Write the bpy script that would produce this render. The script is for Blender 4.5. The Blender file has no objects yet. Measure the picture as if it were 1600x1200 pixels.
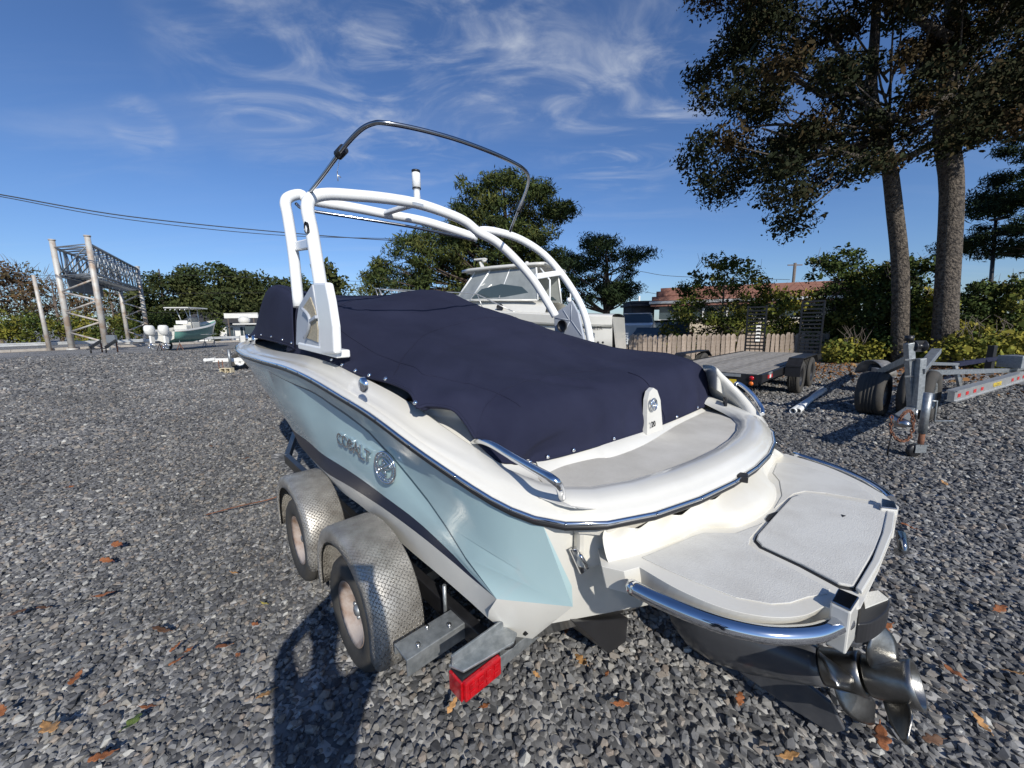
import bpy, bmesh, math, random
import numpy as np
from mathutils import Vector, Matrix
random.seed(7); rng = np.random.default_rng(11)
C = bpy.context.scene.collection
R_ = math.radians
S = 0.9            # drawing units to metres (the eye is 2.0 units above the gravel)
H = 2.0
# ------------------------------------------------------------------ camera
F, HY, ROLL = 600.0, 92.0, R_(0.8)
PITCH = math.atan(HY / F)
cam_d = bpy.data.cameras.new('camera'); cam = bpy.data.objects.new('camera', cam_d); C.objects.link(cam)
cam_d.sensor_width = 36; cam_d.lens = 36 * F / 1600; cam_d.clip_start = 0.02; cam_d.clip_end = 3000
cam.location = (0, 0, H * S)
cam.matrix_world = Matrix.Translation((0, 0, H * S)) @ Matrix.Rotation(math.pi/2 - PITCH, 4, 'X') @ Matrix.Rotation(-ROLL, 4, 'Z')
bpy.context.scene.camera = cam
# ------------------------------------------------------------------ light
SUN_EL, SUN_AZ = R_(31.9), R_(-24)         # azimuth the shadows point to
to_sun = Vector((-math.sin(SUN_AZ)*math.cos(SUN_EL), -math.cos(SUN_AZ)*math.cos(SUN_EL), math.sin(SUN_EL)))
sd = bpy.data.lights.new('sun', 'SUN'); sd.energy = 4.9; sd.angle = R_(0.53); sd.color = (1.0, 0.95, 0.86)
so = bpy.data.objects.new('sun', sd); C.objects.link(so); so.rotation_euler = to_sun.to_track_quat('Z', 'Y').to_euler()
so.location = (0, 0, 60)
W = bpy.data.worlds.new('World'); bpy.context.scene.world = W; W.use_nodes = True
nt = W.node_tree; nt.nodes.clear(); N = nt.nodes.new; Lk = nt.links.new
sky = N('ShaderNodeTexSky'); sky.sky_type = 'NISHITA'; sky.sun_disc = False; sky.sun_elevation = SUN_EL
sky.sun_rotation = math.atan2(to_sun.x, to_sun.y); sky.air_density = 1.0; sky.dust_density = 0.35; sky.ozone_density = 2.6
tc = N('ShaderNodeTexCoord'); sep = N('ShaderNodeSeparateXYZ'); Lk(tc.outputs['Generated'], sep.inputs[0])
def M_(op, a, b=None, clamp=False, nt=nt):
    n = nt.nodes.new('ShaderNodeMath'); n.operation = op; n.use_clamp = clamp
    for i, v in enumerate((a, b)):
        if v is None: continue
        if isinstance(v, (int, float)): n.inputs[i].default_value = v
        else: nt.links.new(v, n.inputs[i])
    return n.outputs[0]
zz = M_('ADD', sep.outputs[2], 0.12); px_ = M_('DIVIDE', sep.outputs[0], zz); py_ = M_('DIVIDE', sep.outputs[1], zz)
cmb = N('ShaderNodeCombineXYZ'); Lk(px_, cmb.inputs[0]); Lk(py_, cmb.inputs[1])
def cloud(rot, sx, sy, scale, lo, hi, dist, loc=(0, 0, 0)):
    mp = N('ShaderNodeMapping'); mp.inputs['Rotation'].default_value = (0, 0, rot); mp.inputs['Scale'].default_value = (sx, sy, 1)
    mp.inputs['Location'].default_value = loc
    Lk(cmb.outputs[0], mp.inputs[0])
    n = N('ShaderNodeTexNoise'); n.inputs['Scale'].default_value = scale; n.inputs['Detail'].default_value = 9
    n.inputs['Roughness'].default_value = 0.58; n.inputs['Distortion'].default_value = dist; Lk(mp.outputs[0], n.inputs[0])
    r = N('ShaderNodeMapRange'); r.interpolation_type = 'SMOOTHSTEP'; r.inputs[1].default_value = lo; r.inputs[2].default_value = hi
    Lk(n.outputs[0], r.inputs[0]); return r.outputs[0]
c1 = cloud(R_(-35), 0.5, 1.7, 1.3, 0.44, 0.85, 1.2)
c2 = cloud(R_(20), 0.35, 0.5, 0.9, 0.42, 0.66, 0.3, (3.3, 1.7, 0))
c3 = cloud(R_(8), 0.3, 1.6, 0.9, 0.5, 0.85, 0.8, (7.1, 2, 0))
mask = M_('ADD', M_('MULTIPLY', c1, c2), M_('MULTIPLY', c3, 0.25), clamp=True)
def patch(x, y, r):
    d = Vector(tuple(ray_(x, y))).normalized(); dp = N('ShaderNodeVectorMath'); dp.operation = 'DOT_PRODUCT'; Lk(tc.outputs['Generated'], dp.inputs[0]); dp.inputs[1].default_value = d
    r_ = N('ShaderNodeMapRange'); r_.interpolation_type = 'SMOOTHSTEP'; r_.inputs[1].default_value = math.cos(R_(r)); r_.inputs[2].default_value = 1.0; Lk(dp.outputs['Value'], r_.inputs[0]); return r_.outputs[0]
def ray_(x, y):
    a, b = (x-800)/F, (y-600)/F; return (a, math.cos(PITCH)-b*math.sin(PITCH), -(b*math.cos(PITCH)+math.sin(PITCH)))
w1 = cloud(R_(-50), 0.75, 1.5, 2.6, 0.40, 0.88, 1.7, (1.0, 4.2, 0)); w2 = cloud(R_(38), 0.8, 1.6, 2.4, 0.40, 0.88, 1.5, (5.1, 0.4, 0))
pa = M_('MAXIMUM', M_('MAXIMUM', patch(620, 70, 17), M_('MULTIPLY', patch(450, 90, 13), .7)), M_('MULTIPLY', patch(760, 20, 13), .8)); pa = M_('MAXIMUM', pa, M_('MULTIPLY', patch(228, 190, 3), .9)); pb = M_('MAXIMUM', patch(985, 165, 12), M_('MULTIPLY', patch(880, 130, 10), .8))
mask = M_('ADD', M_('MULTIPLY', mask, 0.35), M_('MULTIPLY', M_('ADD', M_('MULTIPLY', w1, pa), M_('MULTIPLY', w2, pb), clamp=True), 1.15), clamp=True)
mask = M_('MULTIPLY', mask, 0.60)
fade = N('ShaderNodeMapRange'); fade.inputs[1].default_value = 0.0; fade.inputs[2].default_value = 0.12; Lk(sep.outputs[2], fade.inputs[0])
mask = M_('MULTIPLY', mask, fade.outputs[0])
mx = N('ShaderNodeMix'); mx.data_type = 'RGBA'; Lk(mask, mx.inputs[0])
tint = N('ShaderNodeMix'); tint.data_type = 'RGBA'; tint.blend_type = 'MULTIPLY'; tint.inputs[0].default_value = 1
Lk(sky.outputs[0], tint.inputs[6])
hz_ = N('ShaderNodeMapRange'); hz_.inputs[1].default_value = 0.0; hz_.inputs[2].default_value = 0.35; hz_.interpolation_type = 'SMOOTHSTEP'; Lk(sep.outputs[2], hz_.inputs[0])
hm = N('ShaderNodeMix'); hm.data_type = 'RGBA'; Lk(hz_.outputs[0], hm.inputs[0]); hm.inputs[6].default_value = (0.70, 0.86, 1.16, 1); hm.inputs[7].default_value = (0.68, 0.88, 1.20, 1)
Lk(hm.outputs[2], tint.inputs[7])
Lk(tint.outputs[2], mx.inputs[6]); mx.inputs[7].default_value = (7.0, 7.4, 8.0, 1)
bg = N('ShaderNodeBackground'); bg.inputs[1].default_value = 0.10; Lk(mx.outputs[2], bg.inputs[0])
wo = N('ShaderNodeOutputWorld'); Lk(bg.outputs[0], wo.inputs[0])
vs = bpy.context.scene.view_settings; vs.view_transform = 'Standard'; vs.look = 'None'; vs.exposure = 0.0; vs.gamma = 1
# ------------------------------------------------------------------ geometry of the place (boat frame: u ahead, v to starboard)
A = R_(-43); SC = 2.08
BD = np.array([math.sin(A), math.cos(A)]); BS = np.array([math.cos(A), -math.sin(A)])
_c, _s, _cr, _sr = math.cos(PITCH), math.sin(PITCH), math.cos(ROLL), math.sin(ROLL)
def ray(x, y):
    a0 = (x-800)/F; b0 = (y-600)/F; a = a0*_cr - b0*_sr; b = a0*_sr + b0*_cr
    return np.array([a, _c - b*_s, -(b*_c + _s)])
def onv(x, y, v):
    r = ray(x, y); q = r * (SC+v)/(r[:2] @ BS); return (float(q[:2] @ BD), v, float(q[2]+H))
def onz(x, y, z):
    r = ray(x, y); q = r * (z-H)/r[2]; return (float(q[:2] @ BD), float(q[:2] @ BS) - SC, z)
def onu(x, y, u):
    r = ray(x, y); q = r * u/(r[:2] @ BD); return (u, float(q[:2] @ BS) - SC, float(q[2]+H))
def at(x, y, z=0.0):                 # world point on a level plane
    r = ray(x, y); q = r * (z-H)/r[2]; return Vector((q[0], q[1], z))
def dep(x, y, Y):                    # world point at a distance ahead
    r = ray(x, y); q = r * Y/r[1]; return Vector((q[0], q[1], q[2]+H))
# ------------------------------------------------------------------ materials
MATS = {}
def mat(name, col, rough=0.5, metal=0.0, var=0.0, vscale=8.0, bump=0.0, bscale=60.0, col2=None, coat=0.0, attr=False, spec=0.5,
        rnd=0.0, ramp=(0.35, 0.7), detail=5.0, trans=0.0, bdist=0.01):
    m = bpy.data.materials.new(name); MATS[name] = m; m.use_nodes = True
    t = m.node_tree; b = t.nodes['Principled BSDF']; n = t.nodes.new; l = t.links.new
    b.inputs['Roughness'].default_value = rough; b.inputs['Metallic'].default_value = metal
    b.inputs['Coat Weight'].default_value = coat; b.inputs['Coat Roughness'].default_value = 0.04
    b.inputs['Specular IOR Level'].default_value = spec
    b.inputs['Transmission Weight'].default_value = trans
    tcn = n('ShaderNodeTexCoord'); c = (*col, 1)
    out = None
    if attr:
        a = n('ShaderNodeAttribute'); a.attribute_name = 'tone'; out = a.outputs['Color']
    elif col2 is not None or var:
        if col2 is None:
            col2 = tuple(min(1, x*(1-var)) for x in col); c = tuple(min(1, x*(1+var*0.6)) for x in col) + (1,)
        nz = n('ShaderNodeTexNoise'); nz.inputs['Scale'].default_value = vscale; nz.inputs['Detail'].default_value = detail
        nz.inputs['Roughness'].default_value = 0.6
        l(tcn.outputs['Object'], nz.inputs[0])
        rp = n('ShaderNodeValToRGB'); rp.color_ramp.elements[0].position = ramp[0]; rp.color_ramp.elements[1].position = ramp[1]
        rp.color_ramp.elements[0].color = (*col2, 1); rp.color_ramp.elements[1].color = c
        l(nz.outputs[0], rp.inputs[0]); out = rp.outputs[0]
    if rnd:
        oi = n('ShaderNodeObjectInfo'); hv = n('ShaderNodeHueSaturation'); l(oi.outputs['Random'], hv.inputs['Value'])
        mr = n('ShaderNodeMapRange'); mr.inputs[3].default_value = 1-rnd; mr.inputs[4].default_value = 1+rnd; l(oi.outputs['Random'], mr.inputs[0]); l(mr.outputs[0], hv.inputs['Value'])
        if out is None: hv.inputs['Color'].default_value = c
        else: l(out, hv.inputs['Color'])
        out = hv.outputs[0]
    if out is None: b.inputs['Base Color'].default_value = c
    else: l(out, b.inputs['Base Color'])
    if bump:
        nb = n('ShaderNodeTexNoise'); nb.inputs['Scale'].default_value = bscale; nb.inputs['Detail'].default_value = 6; l(tcn.outputs['Object'], nb.inputs[0])
        bp = n('ShaderNodeBump'); bp.inputs['Strength'].default_value = bump; bp.inputs['Distance'].default_value = bdist; l(nb.outputs[0], bp.inputs['Height'])
        l(bp.outputs[0], b.inputs['Normal'])
    return m
gel_white = mat('white_gelcoat', (0.63, 0.62, 0.575), 0.22, coat=0.4, var=0.05, vscale=2.5, bump=0.02, bscale=9)
gel_dirty = mat('weathered_white_gelcoat', (0.66, 0.645, 0.59), 0.35, col2=(0.62, 0.59, 0.51), vscale=3.5, ramp=(0.3, 0.56), bump=0.03, bscale=80)
gel_blue = mat('pale_blue_gelcoat', (0.42, 0.58, 0.61), 0.12, coat=0.5, var=0.03, vscale=2, bump=0.025, bscale=5)
gel_navy = mat('navy_stripe', (0.012, 0.02, 0.05), 0.35, coat=0.0, spec=0.3)
gel_line = mat('groove_shade_blue', (0.06, 0.11, 0.14), 0.25)  # darker blue strip paints the shade into the groove along the hull side
nonskid = mat('grey_nonskid', (0.60, 0.595, 0.56), 0.75, col2=(0.52, 0.51, 0.475), vscale=6, bump=0.5, bscale=260, ramp=(0.3, 0.6), bdist=0.004)
pad_m = mat('textured_deck_pad', (0.60, 0.58, 0.53), 0.8, col2=(0.50, 0.48, 0.43), vscale=5, bump=0.7, bscale=300, bdist=0.004)
canvas = mat('navy_canvas', (0.020, 0.023, 0.050), 0.9, col2=(0.011, 0.013, 0.032), vscale=2.2, bump=0.5, bscale=420, bdist=0.003, spec=0.25, detail=9, ramp=(.32, .72))
chrome = mat('polished_steel', (0.72, 0.73, 0.75), 0.09, metal=1.0, var=0.04, vscale=20)
steel = mat('brushed_steel', (0.5, 0.5, 0.5), 0.28, metal=1.0, var=0.2, vscale=30, bump=0.05, bscale=100)
dark_steel = mat('smoked_tube_dark_reflection', (0.30, 0.31, 0.33), 0.16, metal=1.0)  # also puts a dark mirrored sky into the colour of the corner caps
galv = mat('galvanized_steel', (0.42, 0.44, 0.45), 0.45, metal=0.7, col2=(0.25, 0.27, 0.28), vscale=22, bump=0.15, bscale=60)
alum = mat('dull_aluminium', (0.62, 0.62, 0.60), 0.4, metal=0.75, var=0.15, vscale=12, bump=0.05)
white_pc = mat('white_powder_coat', (0.82, 0.83, 0.82), 0.3, coat=0.2, var=0.03)
grey_pc = mat('pale_grey_panel', (0.40, 0.43, 0.48), 0.45, var=0.06)
mesh_tan = mat('tan_mesh', (0.42, 0.37, 0.27), 0.8, var=0.25, vscale=60, bump=0.6, bscale=200)
black_pl = mat('black_plastic', (0.018, 0.018, 0.02), 0.4, var=0.2)
black_pt = mat('black_paint', (0.02, 0.02, 0.022), 0.35, var=0.4, vscale=10, bump=0.05)
drive_m = mat('graphite_drive_paint', (0.07, 0.072, 0.078), 0.3, coat=0.3, var=0.1)
rubber = mat('tyre_rubber', (0.035, 0.034, 0.032), 0.8, col2=(0.055, 0.05, 0.043), vscale=7, bump=0.2, bscale=90)
rim_dirty = mat('rusty_wheel_rim', (0.42, 0.36, 0.32), 0.6, col2=(0.22, 0.13, 0.08), vscale=9, ramp=(0.3, 0.6), bump=0.2)
prop_m = mat('dull_propeller_steel', (0.33, 0.325, 0.31), 0.33, metal=1.0, col2=(0.2, 0.195, 0.185), vscale=14, bump=0.08, bscale=50)
rust = mat('rusty_steel', (0.24, 0.10, 0.05), 0.85, col2=(0.10, 0.045, 0.03), vscale=18, bump=0.4)
red_lens = mat('red_lens', (0.45, 0.005, 0.01), 0.12, coat=0.5, var=0.3, vscale=40)
red_pt = mat('red_tape', (0.5, 0.03, 0.03), 0.4)
yellow_pt = mat('yellow_plate', (0.75, 0.55, 0.04), 0.5)
orange_l = mat('amber_lens', (0.7, 0.16, 0.02), 0.3)
glass = mat('tinted_glass', (0.05, 0.07, 0.08), 0.06, coat=0.3)
clear_v = mat('clear_vinyl', (0.30, 0.32, 0.31), 0.12, coat=0.5, var=0.2, vscale=2)
paint_wt = mat('white_paint', (0.75, 0.75, 0.72), 0.5, var=0.12)
hull_teal = mat('seafoam_gelcoat', (0.12, 0.28, 0.24), 0.25, coat=0.3)
wood_deck = mat('weathered_plank', (0.36, 0.34, 0.31), 0.85, col2=(0.20, 0.185, 0.165), vscale=9, bump=0.4, bscale=40, rnd=0.2)
picket_m = mat('weathered_picket', (0.36, 0.30, 0.25), 0.9, col2=(0.22, 0.17, 0.13), vscale=7, bump=0.4, bscale=30, rnd=0.25)
bark = mat('oak_bark', (0.15, 0.125, 0.10), 0.95, col2=(0.035, 0.029, 0.025), vscale=9, bump=1.0, bscale=16, ramp=(0.38, 0.60), bdist=0.12)
bark_p = mat('pine_bark', (0.12, 0.085, 0.065), 0.95, col2=(0.05, 0.037, 0.03), vscale=9, bump=0.8, bscale=20, bdist=0.05)
twig_m = mat('grey_twigs', (0.16, 0.13, 0.11), 0.95, var=0.3)
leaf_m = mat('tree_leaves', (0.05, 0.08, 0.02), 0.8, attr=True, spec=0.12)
conc = mat('concrete', (0.50, 0.47, 0.42), 0.9, col2=(0.36, 0.33, 0.29), vscale=4, bump=0.3)
rusty_col = mat('rust_stained_aluminium', (0.50, 0.49, 0.46), 0.6, metal=0.2, col2=(0.38, 0.29, 0.22), vscale=1.1, ramp=(0.36, 0.56))
terra = mat('terracotta_metal_roof', (0.27, 0.125, 0.092), 0.7, var=0.2)
dark_roof = mat('dark_shingles', (0.045, 0.047, 0.055), 0.9, var=0.3)
stucco = mat('cream_stucco', (0.55, 0.47, 0.36), 0.9, var=0.12, vscale=3)
pvc = mat('white_pvc', (0.66, 0.67, 0.66), 0.4, var=0.12)
wire_m = mat('black_cable', (0.02, 0.02, 0.02), 0.6)
cloth = mat('dark_jacket', (0.03, 0.035, 0.05), 0.9, var=0.2); jeans = mat('denim', (0.05, 0.07, 0.13), 0.9, var=0.2); skin = mat('skin', (0.55, 0.36, 0.27), 0.55, var=0.06)
hair = mat('brown_hair', (0.05, 0.03, 0.02), 0.7, var=0.3)
def diamond_plate():
    m = mat('diamond_plate', (0.52, 0.50, 0.46), 0.42, metal=0.6, col2=(0.30, 0.28, 0.25), vscale=10)
    t = m.node_tree; n = t.nodes.new; l = t.links.new; tcn = n('ShaderNodeTexCoord')
    hs = []
    for k, (rx, ox) in enumerate(((0.6, 0.0), (-0.6, 0.5))):
        mp = n('ShaderNodeMapping'); mp.inputs['Rotation'].default_value = (0, 0, rx + math.pi/4*0); mp.inputs['Scale'].default_value = (46, 46, 1); l(tcn.outputs['UV'], mp.inputs[0])
        mp.inputs['Location'].default_value = (ox, ox, 0)
        sp = n('ShaderNodeSeparateXYZ'); l(mp.outputs[0], sp.inputs[0])
        def fr(o, w):
            f = M_('FRACT', o, nt=t); d = M_('ABSOLUTE', M_('SUBTRACT', f, 0.5, nt=t), nt=t); return M_('DIVIDE', d, w, nt=t)
        a = fr(sp.outputs[0], 0.42); b = fr(sp.outputs[1], 0.13)
        r = M_('ADD', M_('POWER', a, 2, nt=t), M_('POWER', b, 2, nt=t), nt=t)
        hs.append(M_('SUBTRACT', 1, r, clamp=True, nt=t))
    h = M_('MAXIMUM', hs[0], hs[1], nt=t)
    bp = n('ShaderNodeBump'); bp.inputs['Strength'].default_value = 1.0; bp.inputs['Distance'].default_value = 0.006; l(h, bp.inputs['Height'])
    l(bp.outputs[0], t.nodes['Principled BSDF'].inputs['Normal']); return m
diamond = diamond_plate()
def gravel_mats():
    """ground sheet: stones drawn as Voronoi cells; and the loose stones themselves"""
    m = bpy.data.materials.new('grey_gravel'); m.use_nodes = True; t = m.node_tree; n = t.nodes.new; l = t.links.new; b = t.nodes['Principled BSDF']
    tcn = n('ShaderNodeTexCoord'); b.inputs['Roughness'].default_value = 0.9; b.inputs['Specular IOR Level'].default_value = 0.2
    v = n('ShaderNodeTexVoronoi'); v.inputs['Scale'].default_value = 24; l(tcn.outputs['Object'], v.inputs['Vector'])
    s3 = n('ShaderNodeSeparateColor'); l(v.outputs['Color'], s3.inputs[0])
    rp = n('ShaderNodeValToRGB'); e = rp.color_ramp.elements; e[0].position = 0; e[0].color = (0.075, 0.077, 0.081, 1); e[1].position = 1; e[1].color = (0.47, 0.46, 0.44, 1)
    q = e.new(0.6); q.color = (0.172, 0.172, 0.172, 1); l(s3.outputs[0], rp.inputs[0])
    nz = n('ShaderNodeTexNoise'); nz.inputs['Scale'].default_value = 0.35; nz.inputs['Detail'].default_value = 8; l(tcn.outputs['Object'], nz.inputs[0])
    mr = n('ShaderNodeMapRange'); mr.inputs[1].default_value = 0.3; mr.inputs[2].default_value = 0.7; mr.inputs[3].default_value = 0.8; mr.inputs[4].default_value = 1.15; l(nz.outputs[0], mr.inputs[0])
    hv = n('ShaderNodeHueSaturation'); l(rp.outputs[0], hv.inputs['Color']); l(mr.outputs[0], hv.inputs['Value']); l(hv.outputs[0], b.inputs['Base Color'])
    bp = n('ShaderNodeBump'); bp.inputs['Strength'].default_value = 0.55; bp.inputs['Distance'].default_value = 0.02; bp.invert = True
    l(v.outputs['Distance'], bp.inputs['Height']); l(bp.outputs[0], b.inputs['Normal'])
    m2 = bpy.data.materials.new('gravel_stone'); m2.use_nodes = True; t = m2.node_tree; n = t.nodes.new; l = t.links.new; b = t.nodes['Principled BSDF']
    b.inputs['Roughness'].default_value = 0.8; b.inputs['Specular IOR Level'].default_value = 0.3
    oi = n('ShaderNodeObjectInfo'); rp = n('ShaderNodeValToRGB'); e = rp.color_ramp.elements
    e[0].position = 0; e[0].color = (0.05, 0.051, 0.055, 1); e[1].position = 1; e[1].color = (0.36, 0.355, 0.33, 1)
    for p, c in ((0.3, (0.097, 0.098, 0.102)), (0.5, (0.15, 0.15, 0.148)), (0.68, (0.122, 0.124, 0.130)), (0.8, (0.21, 0.20, 0.18)), (0.9, (0.19, 0.16, 0.135)), (0.96, (0.26, 0.26, 0.25))):
        q = e.new(p); q.color = (*c, 1)
    l(oi.outputs['Random'], rp.inputs[0])
    tcn = n('ShaderNodeTexCoord'); nz = n('ShaderNodeTexNoise'); nz.inputs['Scale'].default_value = 2.5; nz.inputs['Detail'].default_value = 5; l(tcn.outputs['Object'], nz.inputs[0])
    mr = n('ShaderNodeMapRange'); mr.inputs[3].default_value = 0.65; mr.inputs[4].default_value = 1.3; l(nz.outputs[0], mr.inputs[0])
    pn = n('ShaderNodeTexNoise'); pn.inputs['Scale'].default_value = 0.55; pn.inputs['Detail'].default_value = 6; l(oi.outputs['Location'], pn.inputs[0])
    pm = n('ShaderNodeMapRange'); pm.inputs[1].default_value = .32; pm.inputs[2].default_value = .68; pm.inputs[3].default_value = .85; pm.inputs[4].default_value = 1.4; l(pn.outputs[0], pm.inputs[0])
    hv = n('ShaderNodeHueSaturation'); l(rp.outputs[0], hv.inputs['Color']); l(M_('MULTIPLY', mr.outputs[0], pm.outputs[0], nt=t), hv.inputs['Value']); l(hv.outputs[0], b.inputs['Base Color'])
    return m, m2
gravel_m, stone_m = gravel_mats()
# ------------------------------------------------------------------ mesh helpers
class MB:
    def __init__(s): s.v = []; s.f = []; s.m = []; s.uv = None; s.sm = []
    def add(s, vs, fs, m=0, smooth=True):
        o = len(s.v); s.v += [tuple(p) for p in vs]
        for f in fs: s.f.append(tuple(i+o for i in f)); s.m.append(m); s.sm.append(smooth)
        return s
    def box(s, c, d, rot=None, m=0):
        vs = [Vector((x*d[0]/2, y*d[1]/2, z*d[2]/2)) for x in (-1, 1) for y in (-1, 1) for z in (-1, 1)]
        if rot is not None:
            Rm = rot if isinstance(rot, Matrix) else Matrix.Rotation(rot, 3, 'Z'); vs = [Rm @ p for p in vs]
        return s.add([p + Vector(c) for p in vs], [(0, 1, 3, 2), (4, 6, 7, 5), (0, 4, 5, 1), (2, 3, 7, 6), (0, 2, 6, 4), (1, 5, 7, 3)], m, False)
    def bar(s, a, b, w, h, m=0, up=(0, 0, 1)):      # rectangular bar between two points
        a = Vector(a); b = Vector(b); x = (b-a).normalized(); y = Vector(up).cross(x)
        y = y.normalized() if y.length > 1e-4 else Vector((0, 1, 0)); z = x.cross(y)
        vs = [p + y*w/2*i + z*h/2*j for p in (a, b) for i, j in ((-1, -1), (1, -1), (1, 1), (-1, 1))]
        return s.add(vs, [(0, 3, 2, 1), (4, 5, 6, 7), (0, 1, 5, 4), (1, 2, 6, 5), (2, 3, 7, 6), (3, 0, 4, 7)], m, False)
    def tube(s, pts, r, n=10, m=0, cap=True, flat=1.0):
        pts = [Vector(p) for p in pts]; k = len(pts); rs = r if isinstance(r, (list, tuple)) else [r]*k
        rings = []; up = Vector((0, 0, 1)); prev = None
        for i, p in enumerate(pts):
            t = (pts[min(i+1, k-1)] - pts[max(i-1, 0)]).normalized()
            if prev is None:
                x = t.cross(up); x = x.normalized() if x.length > 1e-3 else Vector((1, 0, 0))
            else:
                x = prev - t*prev.dot(t); x = x.normalized() if x.length > 1e-5 else t.orthogonal().normalized()
            prev = x; y = t.cross(x)
            rings.append([p + (x*math.cos(2*math.pi*j/n) + y*math.sin(2*math.pi*j/n)*flat)*rs[i] for j in range(n)])
        vs = [q for g in rings for q in g]
        fs = [(i*n+j, i*n+(j+1) % n, (i+1)*n+(j+1) % n, (i+1)*n+j) for i in range(k-1) for j in range(n)]
        s.add(vs, fs, m)
        if cap: s.add(rings[0], [tuple(reversed(range(n)))], m, False); s.add(rings[-1], [tuple(range(n))], m, False)
        return s
    def lathe(s, prof, c=(0, 0, 0), axis='Z', n=24, m=0, closed=False):
        vs = []
        for (r, h) in prof:
            for j in range(n):
                a = 2*math.pi*j/n; x, y = r*math.cos(a), r*math.sin(a)
                p = {'Z': (x, y, h), 'Y': (x, h, y), 'X': (h, x, y)}[axis]; vs.append((p[0]+c[0], p[1]+c[1], p[2]+c[2]))
        k = len(prof); fs = [(i*n+j, i*n+(j+1) % n, ((i+1) % k)*n+(j+1) % n, ((i+1) % k)*n+j) for i in range(k if closed else k-1) for j in range(n)]
        return s.add(vs, fs, m)
    def loft(s, rows, m=0, closed=False, smooth=True):
        n = len(rows[0]); vs = [p for r in rows for p in r]; k = len(rows)
        fs = [(i*n+j, i*n+(j+1) % n, (i+1)*n+(j+1) % n, (i+1)*n+j) for i in range(k-1) for j in range(n if closed else n-1)]
        return s.add(vs, fs, m, smooth)
    def prism(s, poly, z0, z1, m=0, f=lambda x, y, z: (x, y, z)):
        n = len(poly); ar = sum(poly[i][0]*poly[(i+1) % n][1]-poly[(i+1) % n][0]*poly[i][1] for i in range(n))
        if ar < 0: poly = poly[::-1]
        vs = [f(x, y, z0) for x, y in poly] + [f(x, y, z1) for x, y in poly]
        return s.add(vs, [tuple(reversed(range(n))), tuple(range(n, 2*n))] + [(i, (i+1) % n, n+(i+1) % n, n+i) for i in range(n)], m, False)
    def sphere(s, c, r, n=12, m=0):
        rr = r if isinstance(r, (tuple, list)) else (r, r, r); k = n//2
        vs = [(c[0]+rr[0]*math.sin(math.pi*i/k)*math.cos(2*math.pi*j/n), c[1]+rr[1]*math.sin(math.pi*i/k)*math.sin(2*math.pi*j/n), c[2]+rr[2]*math.cos(math.pi*i/k)) for i in range(k+1) for j in range(n)]
        return s.add(vs, [(i*n+j, i*n+(j+1) % n, (i+1)*n+(j+1) % n, (i+1)*n+j) for i in range(k) for j in range(n)], m)
    def build(s, name, mats, parent=None, bevel=0.0, sub=0, fixn=True, merge=True, solid=0.0):
        me = bpy.data.meshes.new(name); me.from_pydata([(p[0]*S, p[1]*S, p[2]*S) for p in s.v], [], s.f)
        me.polygons.foreach_set('material_index', s.m); me.polygons.foreach_set('use_smooth', s.sm)
        for q in (mats if isinstance(mats, (list, tuple)) else [mats]): me.materials.append(q)
        if s.uv:
            ul = me.uv_layers.new(name='uv')
            for p in me.polygons:
                for li in p.loop_indices: ul.data[li].uv = s.uv[me.loops[li].vertex_index]
        if merge or fixn:
            bm = bmesh.new(); bm.from_mesh(me)
            if merge: bmesh.ops.remove_doubles(bm, verts=bm.verts, dist=1e-5)
            if fixn: bmesh.ops.recalc_face_normals(bm, faces=bm.faces)
            bm.to_mesh(me); bm.free()
        o = bpy.data.objects.new(name, me); C.objects.link(o)
        if parent is not None: o.parent = parent
        if solid:
            md = o.modifiers.new('solid', 'SOLIDIFY'); md.thickness = solid*S; md.offset = 0
        if sub: md = o.modifiers.new('sub', 'SUBSURF'); md.levels = sub; md.render_levels = sub
        if bevel:
            md = o.modifiers.new('bev', 'BEVEL'); md.width = bevel*S; md.segments = 2; md.limit_method = 'ANGLE'; md.angle_limit = R_(40); md.harden_normals = False
        return o
def tag(o, label, cat=None, group=None, kind=None):
    if label: o['label'] = label
    if cat: o['category'] = cat
    if group: o['group'] = group
    if kind: o['kind'] = kind
    return o
def thing(name, label, cat, loc=(0, 0, 0), rz=0.0, group=None):
    o = bpy.data.objects.new(name, None); C.objects.link(o); o.empty_display_size = 0.2
    o.location = (loc[0]*S, loc[1]*S, loc[2]*S); o.rotation_euler = (0, 0, rz)
    return tag(o, label, cat, group)
def copy_tree(o, parent=None):
    c = o.copy(); C.objects.link(c); c.parent = parent
    for ch in [x for x in KIDS.get(o.name, [])]: copy_tree(ch, c)
    return c
KIDS = {}
def index_kids():
    KIDS.clear()
    for o in bpy.data.objects:
        if o.parent: KIDS.setdefault(o.parent.name, []).append(o)
def dup(root, loc, rz, label=None, group=None):
    index_kids(); c = copy_tree(root); c.location = (loc[0]*S, loc[1]*S, loc[2]*S); c.rotation_euler = (0, 0, rz)
    if label: c['label'] = label
    if group: c['group'] = group
    return c
def share(o, name, parent, loc=(0, 0, 0), rot=(0, 0, 0), scale=(1, 1, 1)):
    c = bpy.data.objects.new(name, o.data); C.objects.link(c); c.parent = parent
    c.location = (loc[0]*S, loc[1]*S, loc[2]*S); c.rotation_euler = rot; c.scale = scale; return c
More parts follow.
